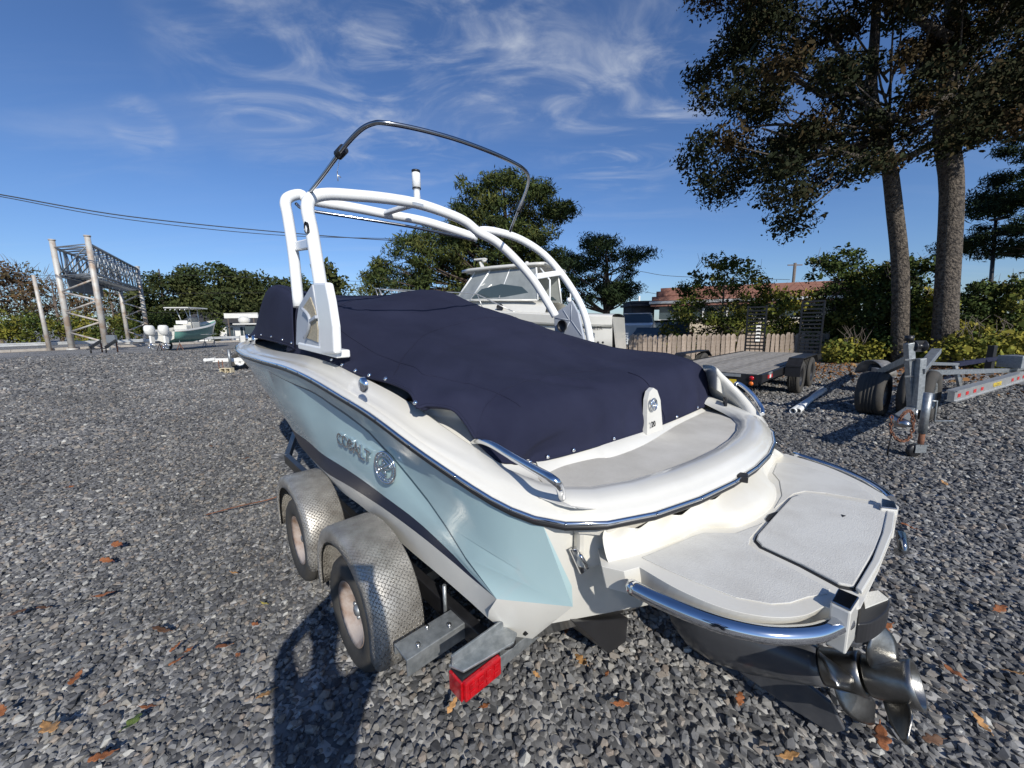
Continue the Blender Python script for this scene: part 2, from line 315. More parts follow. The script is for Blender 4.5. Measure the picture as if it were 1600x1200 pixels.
def text(name, body, size, origin, xdir, ydir, m, parent, ext=0.004, align='CENTER', shear=0.0):
    cu = bpy.data.curves.new(name, 'FONT'); cu.body = body; cu.size = size*S; cu.extrude = ext*S; cu.align_x = align; cu.align_y = 'CENTER'; cu.shear = shear
    cu.resolution_u = 3
    to = bpy.data.objects.new('tmp', cu); me = bpy.data.meshes.new_from_object(to); me.name = name; bpy.data.objects.remove(to)
    me.materials.clear(); me.materials.append(m)
    o = bpy.data.objects.new(name, me); C.objects.link(o)
    x = Vector(xdir).normalized(); y = Vector(ydir); y = (y - x*y.dot(x)).normalized(); z = x.cross(y)
    mt = Matrix((x, y, z)).transposed().to_4x4(); mt.translation = Vector(origin)*S
    o.parent = parent; o.matrix_local = mt; return o
def crv(pts, n=8):                       # Catmull-Rom through 3D points
    P = [Vector(p) for p in pts]; out = []
    P = [P[0]*2-P[1]] + P + [P[-1]*2-P[-2]]
    for i in range(1, len(P)-2):
        for k in range(n):
            t = k/n; a, b, c, d = P[i-1], P[i], P[i+1], P[i+2]
            out.append(0.5*((2*b) + (c-a)*t + (2*a-5*b+4*c-d)*t*t + (3*b-a-3*c+d)*t**3))
    out.append(P[-2]); return out
def L(p): return (p[0], -p[1], p[2])     # boat (u, v, z) -> local x, y, z
# ------------------------------------------------------------------ ground
def ground():
    g = MB(); g.add([(-1500, -1500, 0), (1500, -1500, 0), (1500, 1500, 0), (-1500, 1500, 0)], [(0, 1, 2, 3)], 0, False)
    tag(g.build('ground', gravel_m), 'flat lot of loose grey crushed stone', kind='structure')
ground()
def gravel_field():
    """loose stones instanced on a jittered grid in the wedge the photograph sees, and a little round it"""
    src = []
    for k in range(7):
        bm = bmesh.new(); r = random.Random(k)
        pts = [Vector((r.uniform(-1, 1), r.uniform(-1, 1), r.uniform(-1, 1))) for _ in range(15)]
        sx, sy, sz = 1.0, r.uniform(0.6, 0.95), r.uniform(0.4, 0.75)
        for p in pts:
            p = p.normalized()*r.uniform(0.8, 1.0); bm.verts.new((p.x*sx, p.y*sy, p.z*sz))
        res = bmesh.ops.convex_hull(bm, input=bm.verts)
        bmesh.ops.delete(bm, geom=[e for e in set(res['geom_interior']) | set(res['geom_unused']) if isinstance(e, bmesh.types.BMVert)], context='VERTS')
        me = bpy.data.meshes.new('stone'); bm.to_mesh(me); bm.free(); me.materials.append(stone_m); src.append(bpy.data.objects.new('stone', me))
    # rings of growing cell size
    P = []; SCL = []
    for r0, r1, cell, side in ((.75, 5.5, 0.028, -1), (.75, 5.5, 0.034, 1), (5.5, 9.5, 0.034, -1), (5.5, 9.5, 0.041, 1), (9.5, 19, 0.046, -1), (9.5, 19, 0.058, 1), (19, 34, 0.078, -1), (34, 50, 0.10, -1)):
        n = int(2*r1/cell); gx, gy = np.meshgrid(np.arange(-n//2, n//2)*cell, np.arange(0, n//2+20)*cell - 0.6)
        x = (gx+rng.uniform(-.5, .5, gx.shape)*cell*1.1).ravel(); y = (gy+rng.uniform(-.5, .5, gx.shape)*cell*1.1).ravel()
        d = np.hypot(x, y); az = np.degrees(np.arctan2(x, y)); k = (d > r0) & (d <= r1) & (np.abs(az) < 58) & ((x + .9 + .5*np.sin(y*1.7) + rng.normal(0, .5, len(x)))*side > 0)
        # beneath the big boat the near stones are out of sight
        u = x*BD[0]+y*BD[1]; v = x*BS[0]+y*BS[1]-SC
        k &= ~((u > 1.7) & (v > -0.4) & (v < 0.9) & (u < 8)); k &= ~((u > 3) & (v > -0.9) & (v < 2.5) & (u < 7))
        k &= rng.random(len(x)) > np.clip((d-22)/30, 0, 1)**.8
        if r0 > 15: k &= (x < -3) | (y < 19.5)
        x, y, d = x[k], y[k], d[k]
        sc = cell*rng.lognormal(-0.38, 0.32, len(x)); big = rng.random(len(x)) < 0.03; sc[big] *= 1.4; sc = np.minimum(sc, cell*1.25)
        z = sc*rng.uniform(-0.15, 0.45, len(x))
        P.append(np.c_[x, y, z]*S); SCL.append(sc*S)
    P = np.concatenate(P); SCL = np.concatenate(SCL); n = len(P)
    me = bpy.data.meshes.new('gravel'); me.vertices.add(n); me.vertices.foreach_set('co', P.ravel())
    a = me.attributes.new('scl', 'FLOAT', 'POINT'); a.data.foreach_set('value', SCL)
    rot = np.c_[rng.uniform(-.5, .5, n), rng.uniform(-.5, .5, n), rng.uniform(0, 6.28, n)]
    a = me.attributes.new('rot', 'FLOAT_VECTOR', 'POINT'); a.data.foreach_set('vector', rot.ravel())
    o = bpy.data.objects.new('gravel', me); C.objects.link(o); tag(o, 'loose angular grey stones covering the lot', kind='stuff')
    ng = bpy.data.node_groups.new('scatter', 'GeometryNodeTree'); ng.interface.new_socket('Geometry', in_out='INPUT', socket_type='NodeSocketGeometry'); ng.interface.new_socket('Geometry', in_out='OUTPUT', socket_type='NodeSocketGeometry')
    gi = ng.nodes.new('NodeGroupInput'); go = ng.nodes.new('NodeGroupOutput'); j = ng.nodes.new('GeometryNodeJoinGeometry')
    for s_ in src:
        oi = ng.nodes.new('GeometryNodeObjectInfo'); oi.inputs['Object'].default_value = s_; oi.inputs['As Instance'].default_value = True
        ng.links.new(oi.outputs['Geometry'], j.inputs[0])
    ip = ng.nodes.new('GeometryNodeInstanceOnPoints'); ip.inputs['Pick Instance'].default_value = True
    m2p = ng.nodes.new('GeometryNodeMeshToPoints')
    ar = ng.nodes.new('GeometryNodeInputNamedAttribute'); ar.data_type = 'FLOAT_VECTOR'; ar.inputs['Name'].default_value = 'rot'
    asx = ng.nodes.new('GeometryNodeInputNamedAttribute'); asx.data_type = 'FLOAT'; asx.inputs['Name'].default_value = 'scl'
    rv = ng.nodes.new('FunctionNodeRandomValue'); rv.data_type = 'INT'; rv.inputs[4].default_value = 0; rv.inputs[5].default_value = len(src)-1
    for a_, b_ in ((gi.outputs[0], m2p.inputs[0]), (m2p.outputs[0], ip.inputs['Points']), (j.outputs[0], ip.inputs['Instance']), (ar.outputs['Attribute'], ip.inputs['Rotation']), (asx.outputs['Attribute'], ip.inputs['Scale']), (rv.outputs[2], ip.inputs['Instance Index']), (ip.outputs[0], go.inputs[0])):
        ng.links.new(a_, b_)
    md = o.modifiers.new('scatter', 'NODES'); md.node_group = ng
    print('stones', n)
gravel_field()
# ------------------------------------------------------------------ the big boat
BOAT_RZ = math.atan2(BD[1], BD[0]); BOAT_LOC = (BS[0]*SC, BS[1]*SC, 0)
boat = thing('bowrider_boat', 'large pale blue and white sport boat with white tower, nearest the camera', 'boat', BOAT_LOC, BOAT_RZ)
def tab(t): 
    us = [a for a, b in t]; bs = [b for a, b in t]; return lambda u: float(np.interp(u, us, bs))
def fit(px, bf, extra=(), deg=3):
    """trace a line along the port side: half breadth is known, find how far ahead and how high"""
    U, Z = [], []
    for x, y in px:
        u = 2.0
        for _ in range(80): u = .7*u + .3*onv(x, y, -bf(u))[0]
        U.append(u); Z.append(onv(x, y, -bf(u))[2])
    for a, b in extra: U.append(a); Z.append(b)
    k = np.argsort(U); U = np.array(U)[k]; Z = np.array(Z)[k]
    return lambda u: float(np.interp(u, U, Z))
def smooth_tab(f, lo, hi, w=0.28):
    return lambda u: float(np.mean([f(min(max(u+d, lo), hi)) for d in np.linspace(-w, w, 9)])) if lo+w < u < hi-w else f(min(max(u, lo), hi))
bR = tab([(0.97, 1.0), (1.2, 1.12), (1.6, 1.26), (2.2, 1.35), (3, 1.385), (4, 1.39), (5, 1.37), (5.7, 1.33), (6.3, 1.24), (6.7, 1.1), (7.05, .85), (7.3, .55), (7.45, .28), (7.52, 0)])
bR = smooth_tab(bR, 0.97, 7.52, 0.12)
zR = smooth_tab(fit([(454, 577), (501, 600), (557, 633), (610, 667), (657, 705), (704, 742), (751, 774), (797, 799), (860, 824)], bR, [(5.0, 1.71), (6.3, 1.76), (7.52, 1.82)]), .97, 7.52)
bC = tab([(1.0, .87), (1.18, 1.0), (1.5, 1.15), (2.0, 1.285), (2.6, 1.35), (3.2, 1.385)])
zC = fit([(600, 677), (675, 742), (725, 805), (767, 860), (810, 892), (894, 948)], bC)
bG = tab([(1.3, 1.04), (1.6, 1.12), (2, 1.215), (2.6, 1.29), (3.4, 1.345), (4.2, 1.37)])
zG = smooth_tab(fit([(491, 611), (547, 649), (591, 683), (619, 721), (651, 755), (697, 817), (727, 870), (776, 935)], bG), 1.31, 3.05, .15)
bD = smooth_tab(tab([(1.2, 1.0), (1.6, 1.09), (2, 1.18), (3, 1.25), (4, 1.19), (4.6, 1.1), (5.4, .88), (6.1, .56), (6.6, .25), (6.8, 0)]), 1.3, 6.8, .15)
zD = smooth_tab(fit([(485, 692), (547, 736), (610, 780), (672, 827), (725, 887), (776, 935)], bD, [(4.6, 1.0), (5.4, 1.06), (6.1, 1.16), (6.8, 1.34)]), 1.32, 6.8, .2)
bW = smooth_tab(tab([(1.3, 1.035), (1.6, 1.075), (2, 1.155), (3, 1.22), (4, 1.15), (4.6, 1.06), (5.4, .84), (6.1, .5), (6.7, 0)]), 1.3, 6.7, .15)
zW = smooth_tab(fit([(485, 715), (547, 760), (622, 807), (685, 860), (735, 902), (775, 937)], bW, [(4.6, .88), (5.4, .96), (6.1, 1.06), (6.7, 1.25)]), 1.32, 6.7, .2)
bK = smooth_tab(tab([(1.3, 1.01), (1.6, 1.06), (2, 1.11), (2.8, 1.16), (3.6, 1.09), (4.4, .97), (5.3, .7), (6, .35), (6.5, 0)]), 1.3, 6.5, .15)
zK = smooth_tab(fit([(560, 785), (610, 832), (660, 877), (705, 912), (780, 985)], bK, [(3.6, .72), (4.4, .74), (5.3, .8), (6, .92), (6.5, 1.1)]), 1.34, 6.5, .2)
def rowpts(u0, u1, b, z, n, sgn=1, first=None):
    out = []
    for i in range(n+1):
        t = i/n; u = u0 + (u1-u0)*(1-(1-t)**1.25); out.append((u, -sgn*b(u), z(u)))
    if first: out[0] = (first[0], sgn*first[1], first[2])
    return out
NS = 64
P_corner = onu(895, 948, 1.0); P_rail = onu(865, 832, 1.0); P_blue = onv(776, 936, -1.035)
def bump(u): return .42*math.exp(-((max(u, 1.0)-1.0)/.75)**2)
def hull():
    m = MB()
    for sg in (1, -1):
        R0 = rowpts(0.985, 7.52, bR, zR, NS, sg)
        def cu(u): return -sg*bC(u) if u < 2.6 else None
        R1 = []; R2 = []; R2b = []; R3 = rowpts(1.32, 6.8, bD, zD, NS, sg); R4 = rowpts(1.325, 6.7, bW, zW, NS, sg); R5 = rowpts(1.34, 6.5, bK, zK, NS, sg)
        for i in range(NS+1):
            t = 1-(1-i/NS)**1.25
            u = 1.0 + (7.45-1.0)*t
            if u < 2.0: p = (u, bC(u), zC(u))
            else:
                k = min(1, (u-2.0)/0.8); p = (u, (1-k)*bC(u)+k*(bR(u)-.003), (1-k)*(zR(u)-.035)+k*(zR(u)-.03))
            R1.append((p[0], -sg*p[1], p[2]))
            u = 1.31 + (7.35-1.31)*t
            if u < 2.9: p = (u, bG(u), zG(u))
            else:
                k = min(1, (u-2.9)/1.0); lam = 0.10
                zz_ = zR(u) - lam*(zR(u)-zD(min(u, 6.8))); p = (u, (1-k)*bG(u)+k*(bR(u)-.012), (1-k)*min(zG(2.9), zz_)+k*zz_)
            R2.append((p[0], -sg*p[1], p[2]))
            w = 0.022*min(1, max(0.05, (4.2-u)/2)); R2b.append((p[0], -sg*(p[1]-.004), p[2]-w))
        R1[0] = (P_corner[0], sg*P_corner[1], P_corner[2]); 
        for Q in (R2, R2b, R3, R4): Q[0] = (P_blue[0], sg*P_blue[1], P_blue[2])
        def mid(Ra, Rb, k, bulge):
            return [tuple(a*(1-k)+b*k + (0, -sg*bulge*math.sin(math.pi*min(1, i/NS*3+.02) if i/NS < .17 else math.pi/2), 0)[j] for j, (a, b) in enumerate(zip(p, q))) for i, (p, q) in enumerate(zip(Ra, Rb))]
        low1 = mid(R2b, R3, .33, .012); low2 = mid(R2b, R3, .67, .012)
        keel = [(1.0+(6.6-1.0)*(1-(1-i/NS)**1.25), 0, 0) for i in range(NS+1)]
        keel = [(u, 0, 0.27+0.08*((u-1)/4)**2 if u < 4.5 else 0.33+(u-4.5)**2*.17) for u, _, _ in keel]
        side = lambda rows, mm, sm=True: m.loft([[L(p) for p in r] for r in rows], mm, smooth=sm)
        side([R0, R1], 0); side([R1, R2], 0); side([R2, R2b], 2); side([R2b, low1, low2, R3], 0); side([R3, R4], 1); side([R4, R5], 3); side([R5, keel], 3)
        # white quarter between the blue and the transom, and the transom half
        q = [P_blue, tuple(np.array(P_blue)*.5+np.array(P_corner)*.5), P_corner]
        low = [R5[0], onv(800, 994, -.93), onv(832, 998, -.84), onv(862, 974, -.80)]
        k0 = (1.0, 0.0, 0.27)
        q = [(a, abs(b)*-sg, c) for a, b, c in q]; low = [(a, abs(b)*-sg, c) for a, b, c in low]
        q4 = [q[0], q[1], ((q[1][0]+q[2][0])/2, (q[1][1]+q[2][1])/2, (q[1][2]+q[2][2])/2), q[2]]
        q4 = [q[0], q[1], q4[2], q[2]]
        md = [tuple((a+b)/2 + (0, -sg*.02, 0)[j] for j, (a, b) in enumerate(zip(x, y))) for x, y in zip(q4, low)]
        md[3] = tuple((a+b)/2 for a, b in zip(q4[3], low[3]))
        m.loft([[L(p) for p in r] for r in (q4, md, low)], 3)
        rail_c = R0[0]; ledge = (.99, -sg*.80, .815)
        cor = (P_corner[0], -sg*abs(P_corner[1]), P_corner[2]); lo3 = low[3]
        m.add([L(p) for p in (rail_c, ledge, cor)], [(0, 1, 2)], 0, False)
        m.add([L(p) for p in (rail_c, (.97, 0, 1.2), (.96, 0, .83), ledge)], [(0, 1, 2, 3)], 3, False)
        m.add([L(p) for p in (ledge, (.96, 0, .83), k0, lo3, cor)], [(0, 1, 2, 3, 4)], 3, False)
        m.add([L(p) for p in (low[3], low[2], low[1], R5[0], keel[0])], [(0, 1, 2, 3, 4)], 3, False)
    m.v = [(x, y-bump(x)*min(1.1, abs(y))*(1 if z > .5 else .6), z) if y < -.05 else (x, y, z) for x, y, z in m.v]
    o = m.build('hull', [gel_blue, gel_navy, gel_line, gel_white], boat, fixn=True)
    try:
        o.data.set_sharp_from_angle(angle=R_(28))
    except Exception as e: print('sharp', e)
    return o
hull_o = hull()
# rail loop seen from above, port bow -> stern -> starboard bow
def rail_loop(n=70, dz=0.0):
    pts = []
    for i in range(n+1):
        u = 7.52 - (7.52-1.02)*(i/n)**0.85; pts.append((u, -bR(u), zR(u)+dz))
    st = [(.93, -.97, 1.185), (.80, -.865, 1.195), (.69, -.66, 1.20), (.62, -.35, 1.2), (.575, -.02, 1.2), (.555, .25, 1.2), (.56, .56, 1.2), (.60, .83, 1.205), (.66, 1.08, 1.205), (.75, 1.30, 1.21), (.9, 1.43, 1.215)]
    pts += [(a, b, c+dz) for a, b, c in st]
    for i in range(n+1):
        u = 1.15 + (7.52-1.15)*(1-(1-i/n)**.85); pts.append((u, bR(u)+bump(u), zR(u)+dz+0.0))
    P = [Vector(p) for p in pts]
    for _ in range(2): P = [P[0]] + [(P[i-1]+P[i]*2+P[i+1])/4 for i in range(1, len(P)-1)] + [P[-1]]
    return P
RL = rail_loop()
def inset(P, d, dz):
    out = []
    for i, p in enumerate(P):
        t = P[min(i+1, len(P)-1)] - P[max(i-1, 0)]; n = Vector((-t.y, t.x, 0))
        n = n.normalized() if n.length > 1e-6 else Vector((0, 0, 0))
        q = p - n*d*-1
        # keep inward: towards the middle line
        c_ = Vector((min(max(p.x, 1.8), 6.2), 0, p.z)); a = (p+n*d-c_).length; b = (p-n*d-c_).length
        q = p + n*d if a < b else p - n*d
        q = Vector((q.x, q.y, p.z+dz)); out.append(q)
    out[0] = Vector((P[0].x-d, 0, P[0].z+dz)); out[-1] = out[0].copy()
    return out
def deck():
    m = MB()
    def ins(d, dz):
        r = inset(RL, d, 0.0)
        for p in r: p.z += dz*(1.0 if p.x < 1.15 else max(.32 if d < .15 else .85, 1-(p.x-1.15)/.7)) if dz > 0.046 else dz
        return r
    rows = [inset(RL, 0.0, 0.012), inset(RL, 0.012, 0.045), ins(0.03, 0.05), ins(.036, .068), ins(.07, .085), ins(.12, .095), ins(.17, .09), ins(.20, .07), ins(.215, .05)]
    m.loft([[L(p) for p in r] for r in rows], 0)
    # side decks run in under the cover
    n = len(RL); r8 = rows[-1]
    for a, b in ((0, 60), (n-60, n)):
        seg = range(a, b); r1 = [r8[i] for i in seg]; r2 = [Vector((p.x, p.y*.8, p.z+.03+(.05 if 1.6 < p.x < 3.3 else 0))) for p in r1]
        m.loft([[L(p) for p in r] for r in (r1, r2)], 0)
    stn = [i for i, p in enumerate(RL) if p.x < 1.03]; und = [Vector((RL[i].x, RL[i].y, RL[i].z-.012)) for i in stn]
    m.loft([[L(p) for p in r] for r in (und, [Vector((max(p.x, 1.0), p.y*.97, p.z)) for p in und], [Vector((1.02, p.y*.97, p.z-.1)) for p in und])], 0)
    o = m.build('deck', [gel_white], boat)
    # inner shoulder: white sloping coaming from the gunwale down to the stern pad, port then starboard
    for sg in (-1, 1):
        m = MB()
        if sg < 0:
            top = [onz(640, 622, 1.60), onz(690, 652, 1.50), onz(735, 700, 1.40), onz(790, 742, 1.325), onz(850, 785, 1.29), onz(905, 800, 1.28)]
            inn = [onz(700, 636, 1.60), onz(735, 660, 1.52), onz(775, 712, 1.40), onz(812, 745, 1.31), onz(872, 778, 1.262), onz(930, 792, 1.262)]
        else:
            top = [onv(1116, 567, 1.26), onv(1133, 579, 1.36), onv(1152, 595, 1.42), onv(1172, 614, 1.43), onv(1190, 637, 1.40), onv(1205, 661, 1.32), onv(1215, 682, 1.22)]
            inn = [onv(1116, 572, 1.2), onv(1129, 590, 1.25), onv(1147, 611, 1.29), onv(1165, 632, 1.31), onv(1179, 650, 1.28), onv(1194, 668, 1.2), onv(1204, 682, 1.12)]
        if sg > 0: top = [onv(1098, 562, 1.62)] + top; inn = [onv(1098, 574, 1.62)] + inn
        top = crv(top, 5); inn = crv(inn, 5)
        out = []
        base = rows[4]
        for p in top:
            k = min(base, key=lambda q: (q.x-p.x)**2+(q.y-p.y)**2 + (9 if q.y*sg < 0 else 0)); out.append(Vector((k.x, k.y, k.z-.01)))
        if sg < 0: fl = [Vector((p.x, p.y*.6, p.z-.15)) for p in inn]
        else:
            fl = crv([onv(1098, 628, 1.62)] + [onz(x, y, 1.25) for x, y in [(1110, 632), (1124, 636), (1142, 641), (1158, 649), (1174, 659), (1190, 671), (1202, 684)]], 5)
            out = [Vector((p.x, p.y+.05, p.z-.22)) for p in top]
        m.loft([[L(p) for p in r] for r in (out, top, inn, fl)], 0)
        mo = m.build('coaming', gel_white, boat, sub=1)
    # stern pad
    poly = [onz(x, y, 1.255) for x, y in [(800, 712), (838, 745), (868, 772), (905, 787), (950, 790), (1010, 778), (1080, 750), (1140, 717), (1185, 685), (1200, 664)]]
    poly += [(1.0, 1.25, 1.255), (1.3, 1.45, 1.255), (2.0, 1.0, 1.255), (2.0, -.4, 1.255)]
    m = MB(); m.prism([(p[0], -p[1]) for p in poly], 1.12, 1.258, 0); m.build('stern_pad', pad_m, boat)
    # raised moulding line at the foot of the seat back
    ln = [onz(x, y, 1.262) for x, y in [(846, 743), (880, 727), (930, 715), (960, 712), (1010, 692), (1060, 662), (1105, 640), (1118, 628)]]
    ln2 = [onz(x, y, 1.31) for x, y in [(850, 722), (885, 706), (930, 695), (960, 690), (1010, 674), (1060, 650), (1095, 630), (1110, 618)]]
    ln2 = [(p[0]+.06, p[1], p[2]) for p in ln2]
    m = MB(); a = crv(ln, 6); b = crv(ln2, 6); c0 = [Vector((p.x, p.y, 1.2)) for p in a]; d0 = [Vector((p.x+.3, p.y, p.z)) for p in b]
    m.loft([[L(p) for p in r] for r in (c0, a, b, d0)], 0); m.build('seat_base', gel_white, boat)
deck()
def rail_out(d):
    c_ = inset(RL, d, 0.0); return [p*2-q for p, q in zip(RL, c_)]
def rub_rail():
    m = MB(); Q = [Vector(L(p)) for p in RL[1:-1]]
    m.tube([p + Vector((0, 0, -0.006)) for p in Q], 0.016, 10, 0)
    o = m.build('rub_rail', black_pl, boat)
    # bright steel insert proud of it
    m = MB(); outw = [p + Vector((0, 0, .012)) for p in rail_out(0.011)]
    m.tube([L(p) for p in outw[2:-2]], 0.0105, 10, 0); ch = m.build('steel_insert', chrome, o)
    m = MB()
    acc = 0; last = None
    for i, p in enumerate(outw[3:-3]):
        if last is None or (p-last).length > 0.22:
            q = rail_out(.021)[i+3]; m.sphere(L((q.x, q.y, q.z+.014)), 0.006, 6); last = p
    m.build('rail_screws', dark_steel, o)['kind'] = 'stuff'
rub_rail()
# ------------------------------------------------------------------ swim platform, hardware, tower
PZ = 1.04
def platform():
    zt = PZ
    out = [onz(x, y, zt) for x, y in [(932, 850), (940, 885), (975, 893), (999, 886), (1060, 921), (1130, 950), (1200, 964), (1255, 962), (1290, 947), (1318, 962), (1345, 950)]]
    aft = [onz(x, y, zt) for x, y in [(1373, 892), (1395, 835), (1405, 792), (1380, 772), (1340, 750), (1290, 728), (1245, 714), (1222, 708)]]
    fwd = [(.95, 1.0, zt), (.97, 0, zt), (.99, -.72, zt)]
    o3 = [tuple(p) for p in crv(out[3:9], 5)]; a3 = [tuple(p) for p in crv(aft[:3], 3)]; b3 = [tuple(p) for p in crv(aft[3:], 4)]
    poly = out[:3] + o3 + out[9:] + a3 + b3 + fwd
    poly2 = [(p[0], -p[1]) for p in poly]
    m = MB(); m.prism(poly2, zt-.115, zt, 0); 
    n_ = len(poly2); cx_, cy_ = .6, .0
    for i in range(n_):
        x_, y_, z_ = m.v[i]; m.v[i] = (x_+.05*(1 if x_ < .6 else 0), y_*.955, z_)
    pl = m.build('swim_platform', gel_dirty, boat, bevel=.014)
    # outline bead and non-skid fields (thin sheets glued on)
    def field(name, pts, z, th, mt, bev=.003, par=pl):
        m = MB(); m.prism([(p[0], -p[1]) for p in pts], z, z+th, 0); return m.build(name, mt, par, bevel=bev)
    f1 = [onz(x, y, zt) for x, y in [(1003, 872), (1040, 857), (1085, 838), (1102, 833), (1150, 834), (1188, 820), (1193, 817)]]
    f1 = f1 + [onz(x, y, zt) for x, y in [(1172, 842), (1170, 852), (1190, 866), (1240, 891), (1297, 922), (1293, 929), (1262, 934), (1235, 943), (1205, 945), (1150, 935), (1090, 912), (1040, 890)]]
    field('nonskid_field', f1, zt, .004, nonskid)
    f2 = [onz(x, y, zt) for x, y in [(1210, 795), (1222, 775), (1218, 752), (1208, 740), (1214, 724), (1240, 724), (1300, 742), (1340, 758), (1366, 777), (1371, 785), (1290, 771), (1258, 768), (1240, 772), (1225, 784)]]
    field('nonskid_field', f2, zt, .004, nonskid)
    hz = [(1181, 846), (1184, 838), (1215, 803), (1236, 780), (1250, 775), (1268, 774), (1330, 785), (1389, 797), (1383, 822), (1368, 862), (1334, 921), (1310, 916), (1250, 884), (1190, 856)]
    gap = [onz(x, y, zt) for x, y in hz]
    cx = sum(p[0] for p in gap)/len(gap); cy = sum(p[1] for p in gap)/len(gap)
    g1 = [(cx+(p[0]-cx)*1.03, cy+(p[1]-cy)*1.03, 0) for p in gap]
    field('hatch_gap', g1, zt, .0022, black_pl, 0)
    hat = field('step_hatch', [(cx+(p[0]-cx)*.995, cy+(p[1]-cy)*.995, 0) for p in gap], zt+.001, .012, nonskid, .005)
    rm = [onz(x, y, zt) for x, y in [(1386, 800), (1399, 797), (1394, 835), (1374, 885), (1346, 932), (1336, 924), (1362, 880), (1378, 838)]]
    field('hatch_edge', rm, zt+.004, .014, gel_white, .004)
    sl = [onz(x, y, zt) for x, y in [(1201, 805), (1196, 812), (1199, 816), (1210, 808), (1215, 800)]]
    field('finger_slot', sl, zt, .0045, black_pl, 0)
    fl = [onz(x, y, zt) for x, y in [(1314, 808), (1321, 810), (1316, 812)]]
    field('scuff', fl, zt+.013, .002, black_pl, 0)
    # moulded step rising from the platform to the rail
    ft = crv([onz(x, y, zt-.01) for x, y in [(950, 882), (1000, 869), (1060, 846), (1098, 827), (1150, 826), (1190, 809), (1212, 786), (1213, 762), (1200, 745), (1212, 722), (1225, 712)]], 6)
    mdl = crv([onz(x, y, zt+.05) for x, y in [(945, 862), (1000, 850), (1060, 832), (1098, 815), (1150, 812), (1186, 797), (1205, 778), (1205, 757), (1193, 740), (1206, 720), (1222, 708)]], 6)
    tp = [Vector((.99-.0*0, -.74, 1.16))]
    n = len(ft); tp = []
    for i in range(n):
        k = i/(n-1); v = -.78 + k*1.8; q = min(RL, key=lambda p: abs(p.y-v) + (5 if p.x > 1.3 else 0)); tp.append(Vector((q.x+.03, v, 1.15)))
    mm = [a*.5+b*.5+Vector((.015, 0, .01)) for a, b in zip(mdl, tp)]
    m = MB(); m.loft([[L(p) for p in r] for r in (ft, mdl, mm, tp)], 0); m.build('moulded_step', gel_dirty, pl, sub=1)
    # left ledge block against the hull
    e = [onz(x, y, 1.10) for x, y in [(931, 844), (1000, 862), (960, 878), (940, 872)]]
    m = MB(); m.prism([(p[0], -p[1]) for p in [(.99, -.80), (.97, -.5), (.82, -.70), (.93, -.83)]], zt-.1, zt+.09, 0); m.build('ledge', gel_dirty, pl, bevel=.02)
    # recessed bead under the rail
    for k in (0, 1):
        cc = onz(*((1309, 935), (1384, 787))[k], zt+.02)
        sz = [(1297, 940), (1309, 919), (1344, 934), (1330, 956)] if k == 0 else [(1376, 793), (1377, 779), (1398, 784), (1403, 796)]
        q = [onz(x, y, zt+.03) for x, y in sz]
        m = MB(); m.prism([(p[0], -p[1]) for p in q], zt-.13, zt+.026, 0); b = m.build('corner_block', gel_white, pl, bevel=.006)
        qc = [sum(p[i] for p in q)/4 for i in (0, 1)]
        m = MB(); m.prism([(qc[0]+(p[0]-qc[0])*.94, -(qc[1]+(p[1]-qc[1])*.94)) for p in q], zt+.026, zt+.034, 0); m.build('corner_cap', dark_steel, b, bevel=.003)  # chrome cap; its darker metal imitates the dark sky mirrored in it
    # chrome fender tube, port and starboard
    t1 = crv([onz(x, y, zt-.045) for x, y in [(989, 918), (1030, 938), (1090, 963), (1150, 982), (1210, 992), (1270, 990), (1305, 978), (1320, 968)]], 6)
    m = MB(); m.tube([L(p) for p in t1], .029, 16, 0); m.sphere(L(t1[0]), .030, 10); m.build('fender_tube', chrome, pl)
    t2 = crv([onz(x, y, zt-.03) for x, y in [(1240, 711), (1300, 730), (1350, 752), (1380, 770), (1392, 781)]], 5)
    m = MB(); m.tube([L(p) for p in t2], .026, 12, 0); m.build('fender_tube', chrome, pl)
    # folding boarding ladder tucked under the hatch
    m = MB(); a = Vector(onz(1362, 940, .93)); m.prism([(p[0], -p[1]) for p in [tuple(q) for q in crv([onz(x, y, .93) for x, y in [(1343, 940), (1356, 925), (1376, 923), (1390, 936), (1386, 955), (1362, 972), (1340, 975)]], 4)]], .85, .93, 0); lad = m.build('ladder_step', black_pl, pl, bevel=.02)
    m = MB(); m.prism([(p[0], -p[1]) for p in [onz(x, y, .935) for x, y in [(1348, 927), (1372, 923), (1388, 936), (1352, 950)]]], .931, .937, 0); m.build('step_tread', nonskid, lad)
    for x in (1372, 1394):
        p = onz(x, 905-.0*x, .9); 
    m = MB(); m.tube([L(onz(1408, 835, .88)), L(onz(1412, 860, .86)), L(onz(1404, 862, .80))], .022, 8); m.build('ladder_hook', dark_steel, pl)
platform()
